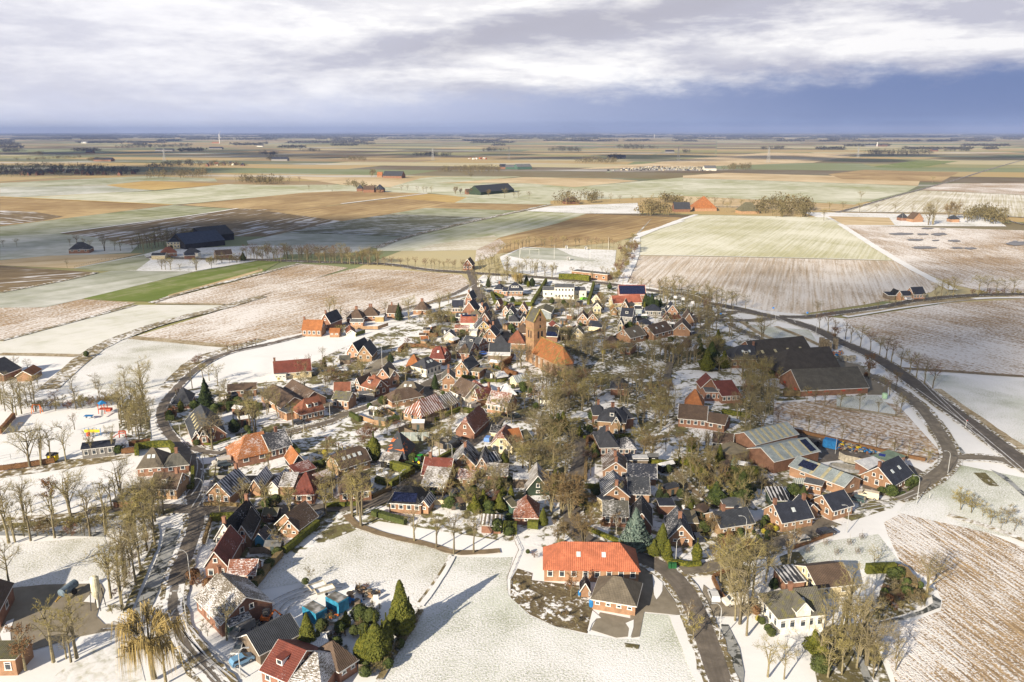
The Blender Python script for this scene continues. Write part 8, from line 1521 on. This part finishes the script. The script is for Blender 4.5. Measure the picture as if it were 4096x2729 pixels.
def excavator():
    p = pts('A2 145,1068')[0]; root = empty('mini_excavator', (p.x, p.y, ZG)); m = MB()
    for y in (-.7, .7): t = MB(); t.box((0, y, .25), (1.9, .35, .5)); link('track', t.mesh('track', [M_TYRE]), root)
    m.box((-.2, 0, .85), (1.6, 1.3, .65)); link('body', m.mesh('body', [M_OR]), root); c = MB(); c.box((0, .1, 1.75), (1.1, .95, 1.2)); link('cab', c.mesh('cab', [M_DARKMET]), root); r = MB(); r.box((0, .1, 2.4), (1.2, 1.05, .1)); link('cab_roof', r.mesh('cab_roof', [M_DARKMET]), root)
    b = MB(); b.bar((.7, 0, 1.0), (1.7, 0, 2.5), .22, .28); b.bar((1.7, 0, 2.5), (2.8, 0, 1.4), .2, .2); link('boom', b.mesh('boom', [M_OR]), root); k = MB(); k.hex([(2.6, -.3, .9), (3.1, -.3, .8), (3.1, .3, .8), (2.6, .3, .9), (2.7, -.3, 1.45), (3.0, -.3, 1.4), (3.0, .3, 1.4), (2.7, .3, 1.45)]); link('bucket', k.mesh('bucket', [M_DARKMET]), root); tag(root, 'orange red mini excavator with black cab beside the black roofed barn', 'excavator')
excavator()
def tractor():
    p = pts('B2 1180,945')[0]; root = empty('tractor', (p.x, p.y, ZG)); root.rotation_euler = (0, 0, R(150)); g = simple('tractor_green', (0.02, 0.25, 0.03), .1); m = MB(); m.box((.9, 0, 1.15), (1.8, .8, .8)); link('bonnet', m.mesh('bonnet', [g]), root); c = MB(); c.box((-.5, 0, 1.9), (1.2, 1.1, 1.3)); link('cab', c.mesh('cab', [M_GLASS]), root); r = MB(); r.box((-.5, 0, 2.6), (1.3, 1.25, .15)); link('cab_roof', r.mesh('cab_roof', [g]), root)
    for x, y, q in ((-.7, -.85, .8), (-.7, .85, .8), (1.4, -.7, .5), (1.4, .7, .5)):
        w_ = MB(); w_.tube([(x, y-.18, q), (x, y+.18, q)], q, 12); wo = link('wheel', w_.mesh('wheel', [M_TYRE]), root); h_ = MB(); h_.tube([(x, y-.2, q), (x, y+.2, q)], q*.5, 8); link('rim', h_.mesh('rim', [M_YELL]), wo)
    tag(root, 'green tractor with yellow rims beside the patched slate barn', 'tractor')
tractor()
# playground
def play():
    p = pts('B0 1300,310')[0]; root = empty('slide_tower', (p.x, p.y, ZG)); red = simple('red_timber', (0.45, 0.08, 0.04), .1)
    for x, y in ((-1, -1), (1, -1), (1, 1), (-1, 1)): m = MB(); m.bar((x, y, 0), (x, y, 3.4), .18, .18); link('post', m.mesh('post', [red]), root)
    m = MB(); m.box((0, 0, 1.5), (2.2, 2.2, .12)); link('deck', m.mesh('deck', [red]), root); m = MB(); m.tube([(0, 0, 3.3), (0, 0, 4.4)], [1.7, .05], 4); link('roof', m.mesh('roof', [M_BLUE2]), root); m = MB(); m.bar((.3, -1.1, 1.5), (1.6, -4, .3), .7, .1); link('slide', m.mesh('slide', [M_GREYMET]), root)
    m = MB(); m.box((2.0, 0, 1.2), (1.6, 1.6, .9)); link('climbing_box', m.mesh('climbing_box', [red]), root); tag(root, 'red slide tower with pointed blue roof on the playground', 'play tower')
    p = pts('B0 1165,600')[0]; root = empty('climbing_frame', (p.x, p.y, ZG))
    for i in range(5):
        m = MB(); m.bar((i*1.2-2.2, 0, 0), (i*1.2-2.2, 0, 2.6), .12, .12); link('post', m.mesh('post', [M_BLUE2]), root)
    m = MB(); m.box((0, 0, 1.6), (4.6, .25, .9)); link('panel', m.mesh('panel', [M_YELL]), root); m = MB(); m.box((-1, -.5, .7), (.9, .7, 1.1)); link('crawl_box', m.mesh('crawl_box', [red]), root); tag(root, 'yellow and blue climbing frame in the middle of the playground', 'climbing frame')
    p = pts('B0 670,905')[0]; root = empty('play_hut', (p.x, p.y, ZG)); m = MB(); m.box((0, 0, .9), (2.4, 1.8, 1.7)); link('wall', m.mesh('wall', [M_YELL]), root); m = MB(); m.hex([(-1.4, -1.1, 1.75), (1.4, -1.1, 1.75), (1.4, 1.1, 1.75), (-1.4, 1.1, 1.75), (-1.3, -.05, 2.4), (1.3, -.05, 2.4), (1.3, .05, 2.4), (-1.3, .05, 2.4)]); link('roof', m.mesh('roof', [M_DARKMET]), root); tag(root, 'small yellow play hut with dark roof at the lower playground edge', 'play hut')
    p = pts('B0 1545,625')[0]; bars('slide', 'red framed slide near the grove', 'slide', p, [((-1, 0, 0), (-1, 0, 2.2)), ((1, 0, 0), (1, 0, 2.2)), ((-1, 0, 1.5), (1, 0, 1.5)), ((-1, 0, 2.2), (1, 0, 2.2)), ((-1, 0, 1.5), (-3, -.6, .2))], red, .22)
    p = pts('B0 470,310')[0]; bars('swing', 'orange swing frame under the left playground tree', 'swing', p, [((-1.5, -.7, 0), (-1.2, 0, 2.8)), ((-1.5, .7, 0), (-1.2, 0, 2.8)), ((1.5, -.7, 0), (1.2, 0, 2.8)), ((1.5, .7, 0), (1.2, 0, 2.8)), ((-1.2, 0, 2.8), (1.2, 0, 2.8))], M_OR, .18)
    p = pts('B0 1120,372')[0]; root = empty('table_tennis_table', (p.x, p.y, ZG)); m = MB(); m.box((0, 0, .78), (2.7, 1.5, .12)); link('top', m.mesh('top', [M_BLUE2]), root); m = MB(); m.box((-.8, 0, .38), (.2, 1, .7)); link('leg', m.mesh('leg', [M_GREYMET]), root); m = MB(); m.box((.8, 0, .38), (.2, 1, .7)); link('leg', m.mesh('leg', [M_GREYMET]), root); tag(root, 'blue table tennis table on the snowy playground', 'table')
    p = pts('B0 265,465')[0]; root = empty('picnic_table', (p.x, p.y, ZG)); m = MB(); m.box((0, 0, .75), (1.8, .8, .08)); link('top', m.mesh('top', [WM['wood']]), root)
    for y in (-.75, .75): m = MB(); m.box((0, y, .45), (1.8, .3, .06)); link('bench', m.mesh('bench', [WM['wood']]), root)
    m = MB(); m.bar((-.6, -.75, 0), (-.6, .3, .75), .08, .08); m.bar((.6, -.75, 0), (.6, .3, .75), .08, .08); link('frame', m.mesh('frame', [WM['wood']]), root); tag(root, 'wooden picnic table at the left of the playground', 'table')
play()
def boxthing(name, s, sz, mat, lb, cat, top=None, rz=0.0):
    p = pts(s)[0]; root = empty(name, (p.x, p.y, ZG)); root.rotation_euler = (0, 0, rz); m = MB(); m.box((0, 0, sz[2]/2), sz); link('body', m.mesh('body', [mat]), root)
    if top: m = MB(); m.box((0, 0, sz[2]+.04), (sz[0]*1.04, sz[1]*1.04, .08)); link('lid', m.mesh('lid', [top]), root)
    tag(root, lb, cat)
def barrel(s, mat, lb, h=1.1, r=.35, cat='barrel'):
    p = pts(s)[0]; root = empty(cat.replace(' ', '_'), (p.x, p.y, ZG)); m = MB(); m.tube([(0, 0, 0), (0, 0, h*.15), (0, 0, h*.5), (0, 0, h*.85), (0, 0, h)], [r*.9, r, r*1.05, r, r*.88], 12); link('body', m.mesh('body', [mat]), root); m = MB(); m.tube([(0, 0, h), (0, 0, h+.05)], r*.8, 12); link('lid', m.mesh('lid', [mat]), root); tag(root, lb, cat)
barrel('A3 787,938', M_BLUE2, 'big blue barrel at the grey hipped barn', 1.5, .5); barrel('A3 683,842', M_BLUE2, 'small blue barrel left of the tiny brick shed', 1.0, .3); barrel('A3 770,845', M_GREYMET, 'grey water barrel right of the tiny brick shed', 1.0, .3)
gb = simple('green_bin', (0.02, 0.12, 0.04), .1)
for x, w_ in ((1460, 'left'), (1480, 'middle'), (1502, 'right')): boxthing('wheelie_bin', 'A3 %d,605' % x, (.6, .7, 1.05), gb, '%s green wheelie bin at the curved hedge' % w_, 'bin', gb)
boxthing('crate', 'A2 885,808', (1.1, 1.3, 1.0), M_WHITE, 'white crate box right of the snowy trailers', 'crate', M_SN); boxthing('crate', 'A2 715,1085', (1.9, .8, .6), M_STONE, 'long pale crate right of the left blue container', 'crate', M_SN); boxthing('pallet_box', 'A2 925,920', (1.1, 1.1, .7), WM['wood'], 'brown pallet box among the building clutter', 'crate'); boxthing('white_slab', 'A2 1085,880', (1.0, .3, 1.0), M_WHITE, 'upright white slab by the rubble', 'slab')
def reel():
    p = pts('A2 865,860')[0]; root = empty('cable_reel', (p.x, p.y, ZG)); m = MB(); m.tube([(0, 0, .12), (0, 0, .9)], .35, 10); link('drum', m.mesh('drum', [WM['tan']]), root)
    for z in (.05, .95): m = MB(); m.tube([(0, 0, z-.05), (0, 0, z+.05)], .75, 14); link('flange', m.mesh('flange', [WM['tan']]), root)
    tag(root, 'wooden cable reel near the right blue container', 'cable reel')
reel()
rj = random.Random(9)
def heap(s, n, mats, sz, lb, name='debris_heap'):
    Q = [(p.x, p.y) for p in pts(s)]; xs = [q[0] for q in Q]; ys = [q[1] for q in Q]; mb = MB(); k = 0; t = 0
    while k < n and t < 5000:
        t += 1; x = rj.uniform(min(xs), max(xs)); y = rj.uniform(min(ys), max(ys))
        if not inside(x, y, Q): continue
        k += 1; a = rj.uniform(.2, 1.0)*sz; mb.box((x, y, ZG + rj.uniform(.05, .35)*sz), (a, a*rj.uniform(.2, .9), rj.uniform(.1, .6)*sz), rj.randrange(len(mats)), rj.uniform(0, 3))
    tag(link(name, mb.mesh(name, mats)), lb, kind='stuff')
heap('A2 900,760 1110,810 1060,880 960,850', 70, [WM['tan'], M_STONE, M_DARKMET, WM['wood']], 1.0, 'heap of rubble and branches on the meadow')
heap('A2 790,880 1000,890 980,940 830,930', 40, [M_DARKMET, M_STONE, M_BLUE2, WM['wood']], 1.0, 'building clutter beside the right blue container'); heap('A2 640,950 780,1030 700,1060 620,1030', 44, [M_BLUE2, M_STONE, M_DARKMET, M_OR], .9, 'clutter between the blue containers')
heap('A2 0,1100 90,1040 220,1060 60,1140', 40, [WM['wood'], M_STONE, M_DARKMET], .8, 'boards and stones behind the excavator'); heap('A2 600,1190 820,1130 840,1180 660,1250', 30, [WM['wood'], M_DARKMET], .7, 'pots and dark clutter in the snowy garden')
heap('B4 1250,490 1420,530 1400,580 1250,560', 60, [M_DARKMET], 2.0, 'stack of dark beams at the yard end', 'beam_stack'); heap('B4 1480,620 1800,690 1790,730 1480,650', 90, [M_DARKMET, WM['black']], 2.0, 'dark beams in the builders yard', 'beam_stack')
heap('B4 2020,680 2352,720 2300,770 2040,760', 110, [M_BLUE2, M_STONE, M_DARKMET, M_YELL, WM['wood'], M_GREYMET], 1.3, 'coloured building material right of the container', 'building_material'); heap('B5 0,700 500,800 480,830 0,770', 120, [M_DARKMET, M_STONE, M_BLUE2, WM['brick']], 1.3, 'building material along the rusty hedge', 'building_material')
heap('B5 260,880 520,920 500,950 280,910', 50, [WM['brick'], M_DARKMET, WM['wood']], 1.2, 'planks below the yard wall', 'plank_pile'); heap('C4 1740,960 1950,960 1940,1010 1760,1000', 40, [M_STONE], 2.2, 'pale stone blocks in the barn yard', 'stone_blocks'); heap('C4 1600,900 1760,880 1800,920 1700,940', 40, [WM['tan'], M_OR, M_BLUE2], 1.4, 'sand heap and tools in the barn yard')
for i, (x, y, h) in enumerate([(1515, 860, 5.2), (1545, 865, 4.2), (1580, 870, 4.8), (1612, 880, 3.8), (1690, 850, 4.6)]): boxthing('bale_stack', 'C4 %d,%d' % (x, y), (1.7, 1.7, h), simple('old_hay', (0.22, 0.18, 0.12), .25), 'tall bale stack, %s from the left behind the middle grey barn' % ORD[i], 'bale stack')
def pool():
    p = pts('B4 2140,1020')[0]; root = empty('garden_pool', (p.x, p.y, ZG)); m = MB(); n = 28; P = []
    for i in range(n): a = 2*math.pi*i/n; P.append((4.2*math.cos(a)*(1 if abs(math.cos(a)) > .0 else 1), 2.0*math.sin(a), 0))
    for i in range(n):
        j = (i+1) % n; a, b = P[i], P[j]; m.poly([(*a[:2], 0), (*b[:2], 0), (*b[:2], .9), (*a[:2], .9)]); m.poly([(a[0]*.94, a[1]*.94, .9), (a[0], a[1], .9), (b[0], b[1], .9), (b[0]*.94, b[1]*.94, .9)])
    link('rim', m.mesh('rim', [M_GREYMET]), root); c = MB(); c.poly([(q[0]*.95, q[1]*.95, .7) for q in P]); link('cover', c.mesh('cover', [M_STONE]), root); root.rotation_euler = (0, 0, R(-28)); tag(root, 'long oval garden pool with grey cover behind the long workshop', 'pool')
pool()
barrel('B5 600,125', simple('pale_green', (0.42, 0.62, 0.42), .05), 'pale green round tank at the corner of the grass plot', 1.8, .9, 'tank'); barrel('B2 1447,945', gb, 'green garden bin at the patched barn drive', 1.0, .4, 'bin')
p = pts('B2 715,1100')[0]; root = empty('trampoline', (p.x, p.y, ZG)); m = MB(); m.tube([(0, 0, .7), (0, 0, .8)], 1.6, 20); link('mat', m.mesh('mat', [M_SN]), root)
for k in range(4): m = MB(); m.bar((1.4*math.cos(k*1.57), 1.4*math.sin(k*1.57), 0), (1.4*math.cos(k*1.57), 1.4*math.sin(k*1.57), .7), .08, .08); link('leg', m.mesh('leg', [M_GREYMET]), root)
tag(root, 'round snow covered trampoline on the hedged lawn', 'trampoline')
# greenhouse, gazebo
def glasshouse(s, sz, lb, name='greenhouse'):
    p = pts(s)[0]; a, b, h = sz; root = empty(name, (p.x, p.y, ZG)); gm = MATS.get('greenhouse_glass') or simple('greenhouse_glass', (0.30, 0.34, 0.32), .1, 1, .15); m = MB(); m.box((0, 0, h*.35), (a, b, h*.7)); m.hex([(-a/2, -b/2, h*.7), (a/2, -b/2, h*.7), (a/2, b/2, h*.7), (-a/2, b/2, h*.7), (-a/2, -.02, h), (a/2, -.02, h), (a/2, .02, h), (-a/2, .02, h)]); link('glass', m.mesh('glass', [gm]), root)
    f = MB()
    for i in range(6): x = -a/2 + a*i/5; f.bar((x, -b/2-.03, 0), (x, -b/2-.03, h*.7), .08, .06); f.bar((x, -b/2-.03, h*.7), (x, 0, h+.03), .08, .06)
    link('frame', f.mesh('frame', [M_WHITE]), root); tag(root, lb, 'greenhouse')
glasshouse('B4 1550,1215', (2.6, 2, 1.9), 'small glass greenhouse beside the orange garden room'); glasshouse('B2 1120,640', (9, 3, 2.2), 'long green glazed greenhouse above the slender trees')
p = pts('C2 2165,800')[0]; root = empty('bandstand', (p.x, p.y, ZG)); m = MB(); m.tube([(0, 0, 2.5), (0, 0, 3.6)], [2.6, .1], 8); link('roof', m.mesh('roof', [RM('slate_s4')]), root)
for k in range(8): m = MB(); m.bar((2.1*math.cos(k*.785), 2.1*math.sin(k*.785), 0), (2.1*math.cos(k*.785), 2.1*math.sin(k*.785), 2.5), .12, .12); link('post', m.mesh('post', [WM['wood']]), root)
tag(root, 'octagonal bandstand with snow streaked roof in the park', 'bandstand')
# fences and walls
def fence(s, h, label, mat=None, solid=False, step=2.5, name='fence', top=True):
    P = dens(pts(s), step); c = P[0].copy(); root = empty(name, (c.x, c.y, ZG)); m = MB()
    m.bar((0, 0, 0), (0, 0, h), .11, .11); pm_ = m.mesh('post', [mat or WM['wood']]); m = MB()
    for p in P: link('post', pm_, root, p-c)
    for a, b in zip(P, P[1:]):
        if solid: m.bar(a-c + Vector((0, 0, h*.5)), b-c + Vector((0, 0, h*.5)), .06, h*.95)
        else:
            for z in (h*.45, h*.9): m.bar(a-c + Vector((0, 0, z)), b-c + Vector((0, 0, z)), .04, .05)
    link('railing', m.mesh('railing', [mat or WM['wood']]), root); tag(root, label, 'fence')
for a in [('A2 0,490 270,470', 1.6, 'brown board fence below the blue boarded hut', None, True), ('A2 925,1440 940,1500 1050,1510', 1.4, 'wooden board fence right of the brown hipped annex', None, True), ('A2 495,1370 590,1310', 1.6, 'grey board fence behind the snowy flat garage', None, True), ('B1 850,1165 1100,1170 1740,1160', 1.6, 'long grey woven fence behind the carports', WM['grey'], True), ('B1 810,1180 830,1010', 1.3, 'brown board fence beside the silver van', None, True),
 ('B2 750,300 880,370', 1.7, 'yellow wooden fence in the kitchen garden', WM['tan'], True), ('B2 440,390 630,460', 1.5, 'wooden fence right of the green hedge', WM['tan'], True), ('B2 920,560 1150,480 1500,380', 1.8, 'tall wooden fence below the snow striped farmhouse', WM['wood'], True), ('B2 1000,560 1480,770', 1.7, 'brown fence from greenhouse to parking place', WM['wood'], True), ('B2 1000,240 1225,190', 1.8, 'tan board fence before the low bungalow', WM['tan'], True),
 ('B2 1340,1470 1550,1480', 1.5, 'pale green and white garden screen', WM['cream'], True), ('C1 925,605 1290,605 1420,560', 1.6, 'tan wooden fence round the pink garden house', WM['tan'], True), ('B4 2050,890 2120,930 2352,980 B5:400,1000', 2.2, 'pale stone yard wall above the garden pool', M_STONE, True), ('B1 1150,600 1180,660 1090,680', .9, 'low fence beside the clipped garden', None, False), ('B1 1860,560 2100,500 2340,440', 1.1, 'post and wire fence along the lane', None, False), ('C1 690,960 800,890 900,870', 1.1, 'post fence west of the twin houses', None, False), ('C1 480,1090 600,1110 700,1110', 1.0, 'post fence by the cone conifer', None, False),
 ('C3 690,1200 900,1140', 1.2, 'dark picket fence left of the lower terrace', WM['black'], True), ('C3 -20,1190 330,1170 600,1060', 1.6, 'brown fence round the mossy cream cottage', None, True), ('A3 90,300 160,460 60,700 60,800', .5, 'thin wire fence of the kitchen garden', None, False), ('B0 250,260 900,210 1450,150', 1.3, 'wire fence behind the playground', None, False), ('B0 0,920 140,890 480,860', 1.6, 'wire mesh fence at the playground corner', M_GREYMET, False), ('D1 660,495 900,430 1270,400', 1.1, 'post fence across the green meadow', None, False), ('B4 1120,1120 1300,1290 1430,1370', .8, 'low rail fence beside the workshop drive', M_WHITE, False),
 ('A3 1250,240 1310,380', .9, 'short dark fence right of the black gable', WM['black'], False), ('C5 620,270 850,340', 1.0, 'wooden rail fence in the snowy garden', None, False)]: fence(*a)
for i, (x, y) in enumerate([(645, 405), (850, 405), (955, 355), (740, 490), (490, 470), (920, 480)]):
    p = G('A4', x, y); root = empty('tree_guard', (p.x, p.y, ZG)); m = MB()
    for q in ((-.35, -.35), (.35, -.35), (.35, .35), (-.35, .35)): m.bar((q[0], q[1], 0), (q[0], q[1], 1.2), .07, .07)
    for z in (.6, 1.15): m.bar((-.35, -.35, z), (.35, -.35, z), .05, .05); m.bar((-.35, .35, z), (.35, .35, z), .05, .05); m.bar((-.35, -.35, z), (-.35, .35, z), .05, .05); m.bar((.35, -.35, z), (.35, .35, z), .05, .05)
    link('frame', m.mesh('frame', [WM['wood']]), root); s_ = MB(); s_.tube([(0, 0, 0), (.05, 0, 2.8)], [.04, .01], 4); link('sapling', s_.mesh('sapling', [M_BARK]), root); tag(root, 'wooden tree guard with sapling, %s in the snowy paddock' % ['front left', 'middle upper', 'rear', 'lowest', 'far left', 'lower right'][i], 'tree guard', 'tree guards in the paddock')
# far gas site
heap('E2 1830,318 2100,288 2354,292 E3:0,290 E3:240,300 E3:180,322 E3:0,318', 220, [M_GREYMET, M_STONE, M_DARKMET], 6.0, 'pipes and plant of the fenced gas site', 'gas_plant')
heap('E2 870,238 1010,235 1000,238', 16, [M_OR, M_WHITE], 9.0, 'far orange machines on the plain', 'far_machines')
# ================================================================ LABELS OF TREES: what each one stands beside
def finish_labels():
    marks = [(c, ph) for c, ph, r in LM if ph]
    pm = [(c, ph, pic(c)) for c, ph in marks]; used = {}
    for o, desc, p, row_, h in AUTO:
        q = pic(p); best = None
        for c, ph, pc in pm:
            d = math.hypot(pc[0]-q[0], (pc[1]-q[1])*1.7)
            if best is None or d < best[0]: best = (d, ph, pc, c)
        d, ph, pc, c = best; dx, dy = q[0]-pc[0], q[1]-pc[1]
        if abs(dx) > abs(dy)*1.6: side = 'left of' if dx < 0 else 'right of'
        else: side = 'behind' if dy < 0 else 'in front of'
        used.setdefault((desc, side, ph), []).append((d, o, h))
    for (desc, side, ph), L in used.items():
        L.sort(key=lambda a: a[0]); n = len(L)
        for i, (d, o, h) in enumerate(L):
            if n == 1: t = '%s %s %s' % (desc, side, ph)
            else: t = '%s %s %s, %s' % (desc, side, ph, 'nearest' if i == 0 else ('farthest' if i == n-1 else (ORD[i] if i < len(ORD) else 'last') + ' nearest'))
            if n == 2: t = '%s %s %s, %s' % (desc, side, ph, 'the nearer' if i == 0 else 'the farther')
            w_ = t.split()
            if len(w_) > 16: t = t.replace(desc, ' '.join(desc.split()[-2:])); w_ = t.split()
            o['label'] = ' '.join(w_)
finish_labels()
# ================================================================ CLOUDS that shade parts of the plain
def cloudmat(a):
    m, k = newmat('cloud'); d = k.node('ShaderNodeBsdfDiffuse', ins={0: (0.9, 0.9, 0.92, 1)}); t = k.node('ShaderNodeBsdfTransparent'); mx = k.node('ShaderNodeMixShader', ins={0: a, 1: t.outputs[0], 2: d.outputs[0]})
    k.l.new(mx.outputs[0], k.node('ShaderNodeOutputMaterial').inputs[0]); return m
CLMS = {}
def cloud(i, s, wx, wy, al=.6, hz=2500.0):
    """a cloud whose shadow falls round picture point s"""
    p = G(*s); c = p + Vector((SUN.x, SUN.y, 0))/SUN.z*hz; rn = random.Random(i); mb = MB()
    for k in range(16):
        a = rn.uniform(0, 6.28); r = rn.random()**.5; x = c.x + wx*r*math.cos(a); y = c.y + wy*r*math.sin(a); rr = min(wx, wy)*rn.uniform(.25, .5); n = 10; lay = []
        for j in range(7):
            t = -1 + j/3; q = math.sqrt(max(.001, 1-t*t)); lay.append((Vector((x, y, hz + t*rr*.22)), rr*q))
        mb.tube([l[0] for l in lay], [l[1] for l in lay], 14)
    tag(link('cloud', mb.mesh('cloud', [CLMS.setdefault(al, None) or CLMS.__setitem__(al, cloudmat(al)) or CLMS[al]], True)), 'broken winter cloud high over the plain', kind='stuff')
for i, a in enumerate([(('E1', 300, 84), 2600, 1500, .7), (('E1', 1700, 80), 2600, 1500, .75), (('E2', 900, 78), 2800, 1500, .75), (('E2', 2000, 80), 2600, 1500, .75), (('E3', 900, 80), 2600, 1500, .75), (('E3', 2000, 82), 2600, 1500, .7), (('E1', 1100, 110), 1300, 500, .6), (('E2', 1500, 110), 1500, 500, .6),
    (('E1', 350, 320), 420, 260, .72), (('E1', 600, 190), 900, 380, .6), (('E1', 2000, 200), 900, 330, .4), (('E2', 700, 215), 900, 260, .65), (('E3', 2000, 230), 800, 420, .6), (('E3', 1200, 110), 1500, 500, .6),
    (('D1', 500, 250), 260, 170, .26), (('D1', 1500, 250), 200, 130, .24), (('E2', 300, 700), 190, 110, .28), (('C4', 1700, 900), 85, 70, .36), (('B4', 1300, 250), 60, 50, .3), (('C6', 1900, 300), 190, 90, .3), (('E1', 1900, 760), 160, 90, .2), (('E2', 2000, 230), 700, 260, .5)]): cloud(i, *a)
# ================================================================ AIR
def haze():
    hz = MB(); hz.box((0, 10000, 124), (64000, 61000, 252)); me = hz.mesh('haze', []); m = bpy.data.materials.new('haze'); m.use_nodes = True; k = NT(m.node_tree); k.n.clear()
    v = k.node('ShaderNodeVolumePrincipled', ins={'Color': (0.42, 0.54, 0.93, 1), 'Density': 5.5e-5, 'Anisotropy': 0.0}); k.l.new(v.outputs[0], k.node('ShaderNodeOutputMaterial').inputs['Volume']); me.materials.append(m)
    tag(link('haze', me), 'thin blue winter air over the plain', kind='stuff')
haze()
